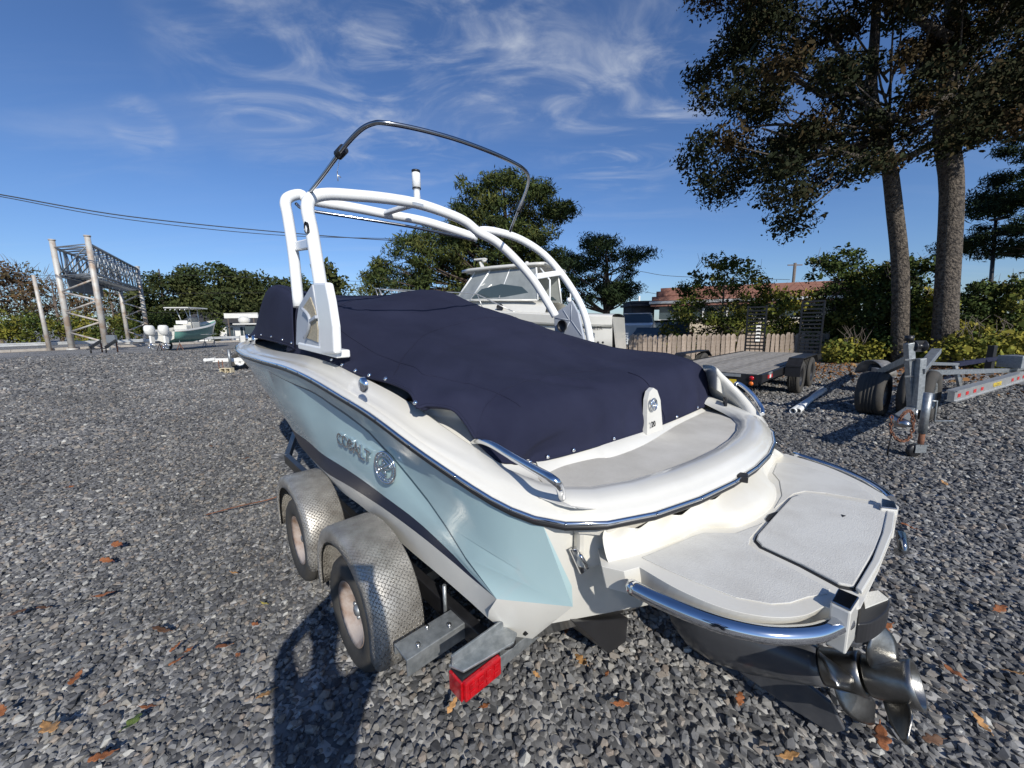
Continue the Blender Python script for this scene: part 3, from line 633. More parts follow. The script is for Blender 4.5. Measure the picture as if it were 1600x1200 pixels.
def stern_drive():
    """tilted outdrive with two counter-rotating propellers"""
    ax0 = Vector(onv(1285, 1040, .10)); ax1 = Vector(onv(1455, 1075, .10))
    d = (ax1-ax0).normalized()
    r = thing('tmp', None, None); bpy.data.objects.remove(r)
    lx = Vector(L(d)).normalized()
    ly = Vector((0, 0, 1)).cross(lx).normalized(); lz = lx.cross(ly)
    M0 = Matrix((lx, ly, lz)).transposed(); o0 = Vector(L(ax0))
    T = lambda p: tuple(o0 + M0 @ Vector(p))
    drv = MB()
    # bullet housing: cross sections along the shaft line
    rows = []
    for x, ry, rz, dz in [(-.74, .02, .05, .10), (-.66, .07, .13, .08), (-.52, .095, .17, .06), (-.34, .10, .16, .04), (-.16, .095, .125, .02), (-.04, .085, .095, 0), (0, .08, .085, 0)]:
        rows.append([T((x, ry*math.cos(a), dz+rz*math.sin(a))) for a in [2*math.pi*j/20 for j in range(20)]])
    drv.loft(rows, 0, closed=True)
    drv.add([T((0, 0, 0))] + rows[-1], [(0, 1+j, 1+(j+1) % 20) for j in range(20)], 0)
    body = drv.build('stern_drive', drive_m, boat)
    m = MB()      # upper leg up under the platform
    rows = []
    for z, x0, x1, w in [(.12, -.68, -.12, .07), (.25, -.66, -.18, .075), (.38, -.66, -.2, .09), (.46, -.68, -.1, .12)]:
        rows.append([T((x0+(x1-x0)*(.5-.5*math.cos(a)), w*math.sin(a), z)) for a in [2*math.pi*j/18 for j in range(18)]])
    m.loft(rows, 0, closed=True); m.build('leg', drive_m, body)
    m = MB(); m.prism([(T((x, y, 0))[0], T((x, y, 0))[1]) for x, y in [(-.7, -.10), (-.1, -.13), (.12, -.08), (.16, 0), (.12, .08), (-.1, .13), (-.7, .10)]], T((0, 0, .25))[2]-.012, T((0, 0, .25))[2]+.012)
    m.build('cavitation_plate', drive_m, body, bevel=.004)
    m = MB(); sk = [(-.5, -.08), (-.12, -.08), (-.02, -.17), (.0, -.285), (-.06, -.32), (-.2, -.26), (-.4, -.14)]
    m.add([T((x, y_, z)) for y_ in (-.012, .012) for x, z in sk], [tuple(range(6, -1, -1)), tuple(range(7, 14))] + [(i, (i+1) % 7, 7+(i+1) % 7, 7+i) for i in range(7)], 0, False)
    m.build('skeg', drive_m, body, bevel=.006)
    m = MB(); m.add([T(p) for p in [(-.66, -.13, .42), (-.3, -.15, .25), (-.18, -.15, .3), (-.18, -.12, .46), (-.66, -.10, .42), (-.3, -.12, .25), (-.18, -.12, .3), (-.18, -.09, .46)]], [(0, 1, 2, 3), (7, 6, 5, 4), (0, 4, 5, 1), (1, 5, 6, 2), (2, 6, 7, 3), (3, 7, 4, 0)], 0, False)
    m.sphere(T((-.2, -.155, .30)), .022, 8); m.build('tilt_ram', steel, body)
    # propellers
    def prop(x0, ln, r0, r1, nb, R, ph, hand):
        h = MB(); prof = [(0.02, x0+.002), (r0*.93, x0+.002), (r0, x0+.012), (r1, x0+ln-.03), (r1*1.08, x0+ln), (r1*.92, x0+ln), (r1*.86, x0+ln-.05), (.02, x0+ln-.06)]
        h.add([T((p[1], p[0]*math.cos(a), p[0]*math.sin(a))) for p in prof for a in [2*math.pi*j/28 for j in range(28)]], [(i*28+j, i*28+(j+1) % 28, (i+1)*28+(j+1) % 28, (i+1)*28+j) for i in range(len(prof)-1) for j in range(28)])
        hub = h.build('propeller', prop_m, body)
        for b in range(nb):
            mb = MB(); rows = []; nr, nc = 9, 8; a0 = ph + 2*math.pi*b/nb
            for i in range(nr):
                k = i/(nr-1); rr = r0*.85 + (R-r0*.85)*k; chord = (.26+.42*math.sin(math.pi*min(1, k*.62+.2)))*R*(1-.9*max(0, k-.55)**1.4*2.6) ; chord = max(chord, .02)
                pitch = math.atan2(.75*R, rr*1.1); row = []
                for j in range(nc):
                    w = (j/(nc-1)-.5)*chord; ax = x0+ln*.5 + w*math.sin(pitch)*.8 + .10*R*k; an = a0 + hand*(w*math.cos(pitch)/rr + .35*k)
                    cup = .02*math.sin(math.pi*j/(nc-1)); row.append(T((ax+cup*.4, rr*math.cos(an), rr*math.sin(an))))
                rows.append(row)
            mb.loft(rows, 0); mb.build('blade', prop_m, hub, solid=.008)
        return hub
    prop(.0, .155, .082, .085, 3, .25, -math.pi/2-.2, 1)
    prop(.16, .17, .083, .088, 3, .235, math.pi/2+.25, -1)
stern_drive()
def hull_letters():
    """raised chrome letters and round badge on the port side, set on the hull skin"""
    s0 = Vector(L(onv(527, 686, -(bG(2.7)-.05)))); 
    def skin_pt(x, y):
        u = 2.0
        for _ in range(60):
            b = .5*bG(min(u, 4)) + .5*bD(u); u = .7*u+.3*onv(x, y, -(b+.012))[0]
        return Vector(L(onv(x, y, -(.5*bG(min(u, 4)) + .5*bD(u)+.024))))
    st = [(531, 686), (540, 691), (548.5, 696), (557.5, 702), (566, 708), (574.5, 713)]
    for ch, (x, y) in zip('COBALT', st):
        p = skin_pt(x, y); q = skin_pt(x+14, y+9.5); up = skin_pt(x+1, y-9)
        text('letter', ch, (.125 if ch in 'AL' else .108), p, q-p, up-p, chrome, hull_o, ext=.006)
    p = skin_pt(603, 730); q = skin_pt(614, 738); up = skin_pt(602, 713); x = (q-p).normalized(); y = (up-p); y = (y-x*y.dot(x)).normalized(); z = x.cross(y)
    m = MB()
    for rr, w in ((.088, .007), (.066, .005)):
        pts = [p+z*.006+(x*math.cos(a)+y*math.sin(a))*rr for a in [2*math.pi*i/40 for i in range(41)]]; m.tube(pts, w, 6, cap=False)
    bd = m.build('round_badge', chrome, hull_o)
    for k in range(26):
        a = 2*math.pi*k/26; 
    text('badge_text', 'K  I  L  N', .001, p, x, y, chrome, bd, ext=.001) if False else None
    m = MB()
    for k in range(30):
        a = 2*math.pi*k/30
        if k % 5 == 4: continue
        c = p+z*.008+(x*math.cos(a)+y*math.sin(a))*.077; m.tube([c-(x*math.cos(a)+y*math.sin(a))*.009, c+(x*math.cos(a)+y*math.sin(a))*.009], .0035, 5)
    for a0, a1, r in ((.3, 2.6, .045), (3.3, 5.6, .045), (1.2, 4.0, .025), (4.4, 6.8, .025)):     # intertwined monogram strokes
        m.tube([p+z*.01+(x*math.cos(a)*.9+y*math.sin(a)*1.1)*r + x*.012*math.sin(3*a) for a in np.linspace(a0, a1, 14)], .006, 6)
    m.tube([p+z*.012+x*.045+y*.05, p+z*.012-x*.0, p+z*.012-x*.045-y*.05], .006, 6)
    o_ = m.build('badge_relief', chrome, bd); o_['kind'] = 'stuff'
hull_letters()
def hardware():
    # grab rail on the port quarter
    p = crv([onz(736, 694, 1.40), onz(748, 688, 1.455), onz(768, 694, 1.46), onz(800, 713, 1.44), onz(835, 733, 1.43), onz(862, 748, 1.425), onz(874, 760, 1.39), onz(878, 777, 1.30)], 6)
    m = MB(); m.tube([L(q) for q in p], .0175, 12); m.build('grab_rail', chrome, boat)
    # starboard grab rail
    p = crv([onv(1149, 600, 1.36), onv(1156, 600, 1.38), onv(1174, 615, 1.38), onv(1189, 636, 1.36), onv(1191, 647, 1.30)], 6)
    m = MB(); m.tube([L(q) for q in p], .017, 10); m.build('grab_rail', chrome, boat)
    # pop-up cleat by the snap line
    a, b = Vector(onz(603, 597, 1.64)), Vector(onz(644, 611, 1.62)); d = (b-a).normalized()
    m = MB(); m.tube([L(a+Vector((0, 0, .01))), L(a*.8+b*.2+Vector((0, 0, .028))), L(a*.2+b*.8+Vector((0, 0, .028))), L(b+Vector((0, 0, .01)))], [.008, .014, .014, .008], 8)
    for k in (.3, .7): q = a*(1-k)+b*k; m.tube([L(q+Vector((0, 0, .02))), L(q-Vector((0, 0, .03)))], .012, 8)
    m.build('cleat', chrome, boat)
    # round fuel / vent cap
    c = Vector(onv(564, 602, -(bR(2.25)-.02))); m = MB()
    m.lathe([(.0, .012), (.03, .012), (.04, .004), (.042, -.01)], L((c.x, c.y+.01, c.z)), 'Y', 18); m.build('vent_cap', chrome, boat)
    m = MB(); m.lathe([(.0, .016), (.022, .016), (.022, .01)], L((c.x, c.y+.01, c.z)), 'Y', 14); 
    # bow light and chocks
    for x, y in ((387, 529), (397, 531)):
        c = Vector(onv(x, y, -1.16)); m = MB(); m.lathe([(0, .02), (.05, .02), (.055, 0)], L(c), 'Y', 14); m.build('bow_fitting', chrome, boat)
    # transom eye on the white corner
    q = [onu(x, y, .965) for x, y in [(888, 858), (900, 852), (917, 886), (905, 896)]]
    m = MB(); m.add([L(p) for p in q] + [L((p[0]-.014, p[1], p[2])) for p in q], [(0, 1, 2, 3), (7, 6, 5, 4), (0, 4, 5, 1), (1, 5, 6, 2), (2, 6, 7, 3), (3, 7, 4, 0)], 0, False); e = m.build('tow_eye_plate', chrome, boat, bevel=.003)
    m = MB(); m.tube([L(p) for p in crv([onu(902, 860, .95), onu(907, 868, .91), onu(915, 882, .90), onu(914, 890, .94)], 5)], .009, 8); m.build('eye', chrome, e)
    # black clip on the stern rail, dark vent square on the starboard shoulder
    c = Vector(onz(1160, 746, 1.21)); m = MB(); m.box(L(c), (.05, .06, .035), .3); m.build('stern_clip', black_pl, boat, bevel=.004)
    # starboard shoulder moulding with dark square speaker
    c0 = onv(1130, 626, 1.02); m = MB(); q = onv(1129, 627, 1.30); m.box(L((q[0]-.02, q[1], q[2])), (.02, .075, .065), .5); m.build('square_vent', black_pl, boat, bevel=.004)
hardware()
def tower():
    T = MB()
    def pl(pts): return [onu(x, y, u) for x, y, u in pts]
    # aft arch: port foot, up, across, down to starboard
    a = pl([(505, 470, 2.78), (497, 420, 2.86), (488, 365, 2.95), (481, 318, 3.02)])
    b = pl([(481, 318, 3.02), (487, 306, 3.04), (505, 304, 3.05), (560, 306, 3.06), (610, 311, 3.07), (655, 319, 3.07), (700, 334, 3.06), (728, 347, 3.04), (748, 363, 3.02), (775, 378, 3.0), (805, 405, 2.95), (835, 440, 2.88), (860, 480, 2.78), (868, 494, 2.74)])
    mk = lambda pts, r, name, par, mt=white_pc, n=14, k=5, flat=1.0: (lambda m: (m.tube([L(p) for p in crv(pts, k)], r, n, flat=flat), m.build(name, mt, par))[1])(MB())
    root = mk(a + b[2:], .043, 'wake_tower', boat)
    # forward arch
    c = pl([(467, 480, 3.55), (459, 400, 3.62), (450, 340, 3.68), (446, 318, 3.7), (452, 308, 3.72), (470, 304, 3.72), (486, 313, 3.70), (560, 326, 3.66), (605, 335, 3.6), (660, 345, 3.5), (710, 360, 3.38), (745, 372, 3.3)])
    mk(c, .042, 'forward_arch', root)
    c2 = pl([(745, 369, 3.28), (752, 360, 3.25), (780, 363, 3.2), (815, 375, 3.12), (850, 398, 3.02), (880, 432, 2.9), (903, 468, 2.76), (916, 500, 2.62), (924, 540, 2.46)])
    mk(c2, .040, 'starboard_leg', root)
    m = MB(); m.bar(L(onu(603, 333, 3.58)), L(onu(650, 318, 3.1)), .06, .035); m.build('tower_brace', white_pc, root, bevel=.01)
    m = MB(); m.bar(L(onu(464, 385, 3.62)), L(onu(492, 380, 2.93)), .05, .07); m.build('port_brace', white_pc, root, bevel=.01)
    m = MB(); m.bar(L(onu(838, 432, 2.88)), L(onu(876, 426, 2.92)), .045, .06); m.build('starboard_brace', white_pc, root, bevel=.01)
    # port foot: outer white post and grey panel with two mesh windows
    def slab(px, vv, th, name, mt, par, bev=.01):
        q = [onv(x, y, vv) for x, y in px]; n = len(q)
        m = MB(); m.add([L(p) for p in q] + [L((p[0], p[1]+th, p[2])) for p in q], [tuple(range(n)), tuple(range(2*n-1, n-1, -1))] + [(i, n+i, n+(i+1) % n, (i+1) % n) for i in range(n)], 0, False)
        return m.build(name, mt, par, bevel=bev)
    VP = -1.27
    foot = slab([(489, 441), (508, 441), (514, 470), (520, 510), (522, 553), (500, 553), (497, 500), (492, 470)], VP, .05, 'tower_foot', white_pc, root, .015)
    pan = slab([(462, 539), (463, 500), (466, 478), (487, 443), (492, 470), (498, 510), (499, 550)], VP+.035, .05, 'foot_panel', grey_pc, foot, .01)
    slab([(473, 480), (484, 464), (491, 483), (493, 492), (487, 500), (482, 488)], VP+.028, .02, 'mesh_window', mesh_tan, foot, .003)
    slab([(484, 502), (494, 497), (496, 515), (496, 535), (478, 528), (484, 515)], VP+.028, .02, 'mesh_window', mesh_tan, foot, .003)
    cr = [onv(x, y, VP+.02) for x, y in [(472, 482), (480, 490), (484, 500), (482, 515), (476, 528)]]
    m = MB(); m.tube([L(p) for p in crv(cr, 5)], .012, 8); m.build('window_arc', grey_pc, foot)
    m = MB(); m.bar(L(onv(484, 502, VP+.02)), L(onv(494, 495, VP+.02)), .016, .02); m.build('window_bar', grey_pc, foot)
    m = MB(); q = [onv(x, y, VP+.01) for x, y in [(462, 539), (521, 554)]]; m.bar(L((q[0][0], VP+.07, q[0][2]-.005)), L((q[1][0], VP+.07, q[1][2])), .09, .05); m.build('base_plate', white_pc, foot, bevel=.01)
    VS = 1.26
    sf = slab([(865, 490), (885, 477), (893, 469), (903, 488), (914, 538), (867, 530)], VS-.02, .03, 'starboard_panel', grey_pc, root, .008)
    m = MB(); m.lathe([(0, -.012), (.055, -.012), (.062, 0), (.062, .02)], L((onv(879, 509, VS-.035)[0], VS-.035, onv(879, 509, VS-.035)[2])), 'Y', 20); m.build('panel_speaker', black_pl, sf)
    for (x0, y0, x1, y1) in ((868, 497, 890, 500), (880, 484, 890, 500), (893, 476, 892, 500), (892, 500, 909, 524), (890, 503, 880, 522)):
        m = MB(); m.tube([L(onv(x0, y0, VS-.02)), L(onv(x1, y1, VS-.02))], .005, 6); m.build('panel_rib', grey_pc, sf)
    m = MB(); m.sphere(L(onu(889, 469, 2.8)), .03, 12); m.build('knob', white_pc, sf)
    # speaker dots on the port post, light mast, maker plate
    p = onv(489.5, 357, -1.29); m = MB(); m.lathe([(0, -.01), (.035, -.01), (.038, .004)], L((onu(489.5, 357, 2.92)[0], onu(489.5, 357, 2.92)[1]-.045, onu(489.5, 357, 2.92)[2])), 'Y', 14); m.build('round_cap', black_pl, root)
    b0 = Vector(onu(652, 316, 3.07)); b1 = Vector(onu(652, 267, 3.07)); h = (b1-b0).z
    m = MB(); c_ = L(b0); m.lathe([(0, 0), (.030, 0), (.026, .3*h), (.026, .42*h), (.034, .43*h), (.036, .9*h), (.03, .93*h), (0, .93*h)], c_, 'Z', 18); lt = m.build('mast_light', white_pc, root)
    m = MB(); m.lathe([(0, .93*h), (.034, .93*h), (.036, h), (0, h)], c_, 'Z', 18); m.build('mast_cap', black_pl, lt); m = MB(); m.lathe([(.0345, .41*h), (.036, .42*h), (.036, .45*h), (.0345, .455*h)], c_, 'Z', 18); m.build('mast_ring', black_pl, lt)
    m = MB(); q = onu(653, 319.5, 3.0); m.box(L((q[0], q[1], q[2])), (.008, .10, .024), 0); m.build('maker_plate', alum, root)
    # folded bimini bow in polished tube
    bim = pl([(483, 302, 3.05), (505, 274, 2.7), (530, 240, 2.35), (548, 218, 2.2), (566, 201, 2.1), (583, 193, 2.05), (600, 192, 2.0), (650, 201, 1.95), (710, 217, 1.9), (765, 237, 1.9), (800, 253, 1.95), (818, 264, 2.0), (826, 277, 2.1), (822, 298, 2.3), (811, 325, 2.6), (801, 350, 2.95), (797, 362, 3.05)])
    bo = mk(bim, .0120, 'bimini_bow', root, dark_steel, 10)
    for q0, q1 in (((528, 243), (538, 232)), ((815, 315), (810, 330))):
        uu = 2.37 if q0[0] < 600 else 2.6
        m = MB(); m.tube([L(onu(*q0, uu)), L(onu(*q1, uu-.06 if uu < 2.5 else uu+.06))], .026, 10); m.build('slide_clamp', black_pl, bo)
    m = MB(); m.tube([L(p) for p in crv(pl([(462, 318, 3.7), (480, 328, 3.65), (560, 341, 3.5), (640, 354, 3.35), (690, 364, 3.25), (740, 375, 3.2)]), 4)], .013, 8); m.build('second_bow', dark_steel, root)
    m = MB(); p0 = onu(527, 268, 2.6); m.tube([L(p0), L((p0[0], p0[1], p0[2]-.055))], .003, 5); m.tube([L((p0[0], p0[1], p0[2]-.02)), L((p0[0], p0[1]+.02, p0[2]-.03))], .003, 5); m.tube([L(onu(531, 245, 2.36)), L(p0)], .0012, 4); m.build('dangling_pin', alum, bo)
tower()
def transom_emblem():
    u_ = 1.165
    def bx(px, du=0.0):
        out = []
        for x, y in px:
            k = (682-y)/76; out.append(onu(x, y, u_+du+.055*k))
        return out
    q = bx([(1011, 682), (1011, 650), (1012, 625), (1015, 612), (1021, 606), (1027, 610), (1032, 625), (1034, 650), (1036, 675)]); n = len(q)
    m = MB(); m.add([L(p) for p in q] + [L((p[0]+.03, p[1], p[2])) for p in q], [tuple(range(n)), tuple(range(2*n-1, n-1, -1))] + [(i, n+i, n+(i+1) % n, (i+1) % n) for i in range(n)], 0, False)
    pn = m.build('transom_panel', gel_white, boat)
    p = Vector(L(onu(1022, 632, u_+.01))); x = Vector(L((0, 1, 0))); x = Vector((0, -1, 0)); y = Vector((.1, 0, 1)).normalized(); z = x.cross(y)
    m = MB()
    for rr in (.040, .030): m.tube([p+(x*math.cos(a)+y*math.sin(a))*rr for a in [2*math.pi*i/32 for i in range(33)]], .004, 6, cap=False)
    m.tube([p+x*.03+y*.025, p, p-x*.03-y*.025], .006, 6); m.tube([p-x*.02+y*.03, p+x*.005-y*.0, p+x*.0-y*.032], .006, 6)
    m.build('round_emblem', chrome, pn)
    text('number', '20', .055, Vector(L(onu(1021, 663, u_-.006))), x, y, black_pl, pn, ext=.002)
transom_emblem()
# ------------------------------------------------------------------ the fitted cover
def boat_cover():
    cv = thing('boat_cover', 'navy blue fitted canvas cover snapped over the bowrider boat', 'boat cover', BOAT_LOC, BOAT_RZ)
    fe = lambda x, y, v: onv(x, y, v)
    w = np.array([-1, -.97, -.9, -.75, -.5, -.2, .1, .4, .7, .88, .96, 1])
    # u(port edge), u(centre), v and z of port edge, then heights across, then v, z of starboard edge
    hem = [onz(x, y, 1.30) for x, y in [(833, 722), (950, 696), (1010, 684), (1080, 651), (1120, 627)]]
    def row(ul, uc, ur, vl, zl, hs, vr, zr):
        out = []
        zs = [zl] + list(hs) + [zr]
        wk = np.linspace(-1, 1, len(zs)) if len(zs) != 12 else w
        for i, a in enumerate(w):
            v = vl + (vr-vl)*(a+1)/2; k = a*a; u = uc + ((ul if a < 0 else ur)-uc)*k; out.append((u, v, zs[i]))
        return out
    pe = lambda x, y, v: onv(x, y, v)
    def prow(p, uc, ur, hs, vr, zr): return row(p[0], uc, ur, p[1], p[2], hs, vr, zr)
    rows = [
     row(1.32, 1.20, 1.24, -.74, 1.300, [1.30]*10, 1.62, 1.30),
     row(1.33, 1.21, 1.25, -.76, 1.305, [1.32, 1.34, 1.35, 1.36, 1.36, 1.36, 1.36, 1.36, 1.35, 1.33], 1.62, 1.31),
     prow(pe(808, 722, -.85), 1.26, 1.28, [1.37, 1.42, 1.47, 1.50, 1.50, 1.50, 1.51, 1.50, 1.47, 1.42], 1.62, 1.36),
     prow(pe(784, 721, -.93), 1.31, 1.33, [1.41, 1.50, 1.57, 1.60, 1.595, 1.60, 1.61, 1.62, 1.60, 1.53], 1.60, 1.42),
     prow(pe(768, 710, -.95), 1.40, 1.42, [1.46, 1.57, 1.625, 1.64, 1.635, 1.64, 1.655, 1.67, 1.66, 1.60], 1.58, 1.48),
     prow(pe(745, 688, -.98), 1.6, 1.6, [1.55, 1.62, 1.67, 1.68, 1.67, 1.67, 1.69, 1.71, 1.71, 1.67], 1.55, 1.54),
     prow(pe(724, 656, -1.02), 1.8, 1.8, [1.63, 1.66, 1.69, 1.71, 1.70, 1.70, 1.72, 1.74, 1.73, 1.69], 1.48, 1.58),
     prow(pe(704, 638, -1.06), 2.1, 2.1, [1.66, 1.68, 1.72, 1.76, 1.76, 1.77, 1.79, 1.79, 1.76, 1.71], 1.40, 1.62),
     prow(pe(668, 633, -1.13), 2.4, 2.5, [1.65, 1.69, 1.76, 1.81, 1.84, 1.88, 1.90, 1.89, 1.84, 1.76], 1.34, 1.63),
     prow(pe(652, 636, -1.17), 2.55, 2.6, [1.65, 1.70, 1.77, 1.83, 1.87, 1.92, 1.94, 1.92, 1.86, 1.78], 1.32, 1.64),
     prow(pe(640, 612, -1.15), 2.7, 2.75, [1.70, 1.73, 1.80, 1.88, 1.94, 2.0, 2.01, 1.96, 1.89, 1.80], 1.30, 1.66),
     prow(pe(604, 596, -1.15), 2.95, 2.9, [1.73, 1.76, 1.83, 1.94, 2.02, 2.08, 2.09, 2.02, 1.92, 1.83], 1.28, 1.68),
     prow(pe(570, 588, -1.18), 3.4, 3.4, [1.75, 1.80, 1.93, 2.07, 2.18, 2.24, 2.22, 2.10, 1.93, 1.80], 1.27, 1.70),
     prow(pe(536, 574, -1.19), 3.8, 3.8, [1.79, 1.88, 2.03, 2.18, 2.29, 2.39, 2.36, 2.20, 2.0, 1.83], 1.26, 1.72),
     prow(pe(505, 561, -1.19), 4.3, 4.3, [1.84, 1.97, 2.14, 2.25, 2.32, 2.37, 2.34, 2.22, 2.04, 1.88], 1.24, 1.74),
     row(4.1, 5.0, 5.0, -1.15, 1.77, [1.95, 2.16, 2.28, 2.35, 2.38, 2.40, 2.38, 2.30, 2.14, 1.95], 1.15, 1.76),
     prow(pe(460, 544, -1.17), 5.6, 5.6, [2.03, 2.26, 2.36, 2.40, 2.42, 2.42, 2.40, 2.34, 2.20, 2.0], 1.12, 1.78),
     prow(pe(440, 536, -1.15), 6.05, 6.0, [2.10, 2.38, 2.46, 2.48, 2.46, 2.46, 2.46, 2.42, 2.3, 2.05], 1.08, 1.80),
     prow(pe(412, 529, -1.13), 6.35, 6.2, [2.15, 2.40, 2.50, 2.51, 2.46, 2.42, 2.38, 2.32, 2.2, 2.0], 1.02, 1.81),
     prow(pe(395, 526, -1.10), 6.85, 6.6, [1.96, 2.08, 2.12, 2.12, 2.10, 2.08, 2.06, 2.0, 1.95, 1.87], .92, 1.82),
     prow(pe(383, 522, -1.05), 7.25, 6.8, [1.87, 1.87, 1.87, 1.87, 1.87, 1.87, 1.87, 1.86, 1.85, 1.84], .82, 1.83)]
    A_ = np.array(rows)            # 19 x 12 x 3
    def dens(A, ax, k):
        A = np.moveaxis(A, ax, 0); out = []
        Pp = np.concatenate([[2*A[0]-A[1]], A, [2*A[-1]-A[-2]]])
        for i in range(1, len(Pp)-2):
            for t in np.arange(k)/k:
                a, b, c, d = Pp[i-1], Pp[i], Pp[i+1], Pp[i+2]
                out.append(.5*((2*b)+(c-a)*t+(2*a-5*b+4*c-d)*t*t+(3*b-a-3*c+d)*t**3))
        out.append(Pp[-2]); return np.moveaxis(np.array(out), 0, ax)
    G = dens(dens(A_, 0, 8), 1, 8)
    nu, nv = G.shape[:2]
    from mathutils import noise
    U, V = G[..., 0], G[..., 1]
    for i in range(nu):
        for j in range(nv):
            u, v, z = G[i, j]; e = min(1.0, min(j, nv-1-j)/10.0, i/8.0)
            # sagging folds radiating from the windscreen and cross pulls near the stern
            d = .010*noise.noise(Vector((u*1.3, v*3.5, 1))) + .006*(1-abs(noise.noise(Vector((u*2.2+v*2.5, v*5-u*1.5, 4))))*2)
            d += .007*math.exp(-(e*10-1.2)**2/3)*noise.noise(Vector((u*12, v*12, 9)))
            d += .0035*noise.noise(Vector((u*9, v*9, 7)))
            if u < 2.1:
                f = math.exp(-((v+.28)+(u-1.45)*1.3)**2/.006)*math.exp(-(u-1.45)**2/.03); d += -.030*f + .016*math.exp(-((v+.21)+(u-1.45)*1.3)**2/.005)*math.exp(-(u-1.45)**2/.03)
                f = math.exp(-((v+.80)-(u-1.7)*.9)**2/.0012)*math.exp(-(u-1.8)**2/.03); d += .014*f
            rg = math.exp(-((v-.55)-.12*(u-2.2))**2/.002)*(1 if 1.7 < u < 3.6 else 0); d += .016*rg
            rg = math.exp(-((v+.62)-.16*(u-2.2))**2/.003)*(1 if 1.7 < u < 3.2 else 0); d += .008*rg
            if i < 14: G[i, j, 0] += .014*e*math.sin(v*17+2*math.sin(v*5)) * math.exp(-((z-1.38)/.08)**2)
            G[i, j, 2] += d*e
    E0 = G[:, :1].copy(); E0[..., 1] += .03; E0[..., 2] -= .02; E1 = G[:, -1:].copy(); E1[..., 1] -= .03; E1[..., 2] -= .06
    GG = np.concatenate([E0, G, E1], 1)
    m = MB(); m.loft([[L(p) for p in r] for r in GG], 0)
    # port side: stop the cloth between the panels of the tower foot
    o = m.build('canvas', canvas, cv, solid=.006)
    # hem rope
    for e, nm in ((0, 'hem'), (-1, 'hem')):
        m = MB(); m.tube([L(G[i, e]) for i in range(0, nu, 2)], .009, 6); m.build(nm, canvas, cv)
    m = MB(); m.tube([L(G[0, j]) for j in range(0, nv, 2)], .008, 6); m.build('hem', canvas, cv)
    # seams running across the stern drop
    for j in (int(nv*.53), ):
        m = MB(); m.tube([L((G[i, j, 0]-.004, G[i, j, 1]-.02*math.sin(i/20), G[i, j, 2]+.003)) for i in range(1, 34)], .0028, 5); m.build('seam', canvas, cv)
    for jj, i0_, i1_ in ((int(nv*.80), 30, nu-20), (int(nv*.22), 30, nu-20)):
        m = MB(); m.tube([L((G[i, jj, 0], G[i, jj, 1], G[i, jj, 2]+.004)) for i in range(i0_, i1_)], .0035, 5); m.build('seam', canvas, cv)
    for ii in (40, 86, 112):
        m = MB(); m.tube([L((G[ii, j, 0], G[ii, j, 1], G[ii, j, 2]+.004)) for j in range(2, nv-2)], .003, 5); m.build('seam', canvas, cv)
    # press studs
    st = MB(); st.lathe([(0, .006), (.009, .005), (.012, 0), (.012, -.006)], (0, 0, 0), 'Z', 10); s0 = st.build('press_stud', chrome, cv)
    def stud(p, n, first=[True]):
        q = Vector(n).normalized().to_track_quat('Z', 'Y').to_euler()
        if first[0]: s0.location = Vector(L(p))*S; s0.rotation_euler = q; first[0] = False
        else: share(s0, 'press_stud', cv, L(p), q)
    for j in [2, 16, 24, 33, 42, 51, 60, 70, 80]:
        g = G[2, j]; stud((g[0]-.012, g[1], g[2]+.005), (-1, 0, .25))
    for i in (88, 94, 99, 104, 109, 73):
        g = G[i, 1]; stud((g[0], g[1]-.008, g[2]+.012), (0, .8, .6))
    for i in (130, 135, 140, 145, 150, 155):
        g = G[i, 1]; stud((g[0], g[1]-.008, g[2]+.012), (0, .8, .6))
boat_cover()
# ------------------------------------------------------------------ wheels and the big trailer
def wheel_parts(r, w, parent, rim_m, at_=(0, 0, 0), axis='Y', sgn=-1, hub=True, rr=.56, spokes=5):
    """tyre on the given axis; the outer face looks along sgn*axis"""
    m = MB(); h = w/2
    prof = [(r*rr, -h*.80), (r*.72, -h*.98), (r*.88, -h), (r*.96, -h*.86), (r, -h*.62)]
    for k in (-.36, -.12, .12, .36): prof += [(r, h*(k-.09)), (r*.975, h*(k-.06)), (r*.975, h*(k+.06)), (r, h*(k+.09))]
    prof += [(r, h*.62), (r*.96, h*.86), (r*.88, h), (r*.72, h*.98), (r*rr, h*.80), (r*rr, 0)]
    prof += [(r*rr, -h*.80)]
    m.lathe(prof, at_, axis, 40); ty = m.build('tyre', rubber, parent, fixn=True)
    m = MB(); o = sgn*h
    pr = [(0, o*.30), (r*.17, o*.32), (r*.30, o*.22), (r*.40, o*.30), (r*.46, o*.55), (r*(rr-.03), o*.72), (r*(rr+.02), o*.86), (r*(rr+.02), o*.78), (r*(rr-.01), -o*.7), (r*.3, -o*.1), (0, -o*.1)]
    m.lathe(pr, at_, axis, 32); rm = m.build('rim', rim_m, parent)
    if hub:
        m = MB(); m.lathe([(0, o*.62), (r*.07, o*.62), (r*.10, o*.52), (r*.11, o*.25)], at_, axis, 16); m.build('hub_cap', galv, rm)
        nu = MB()
        for k in range(spokes):
            a = 2*math.pi*k/spokes; q = {'Y': (math.cos(a)*r*.2, o*.34, math.sin(a)*r*.2), 'X': (o*.34, math.cos(a)*r*.2, math.sin(a)*r*.2)}[axis]
            m = MB(); c = tuple(q[i]+at_[i] for i in range(3)); m.lathe([(0, 0.012*sgn+0), (.012, .012*sgn), (.013, 0)], c, axis, 6); m.build('lug_nut', galv, rm)
    return ty
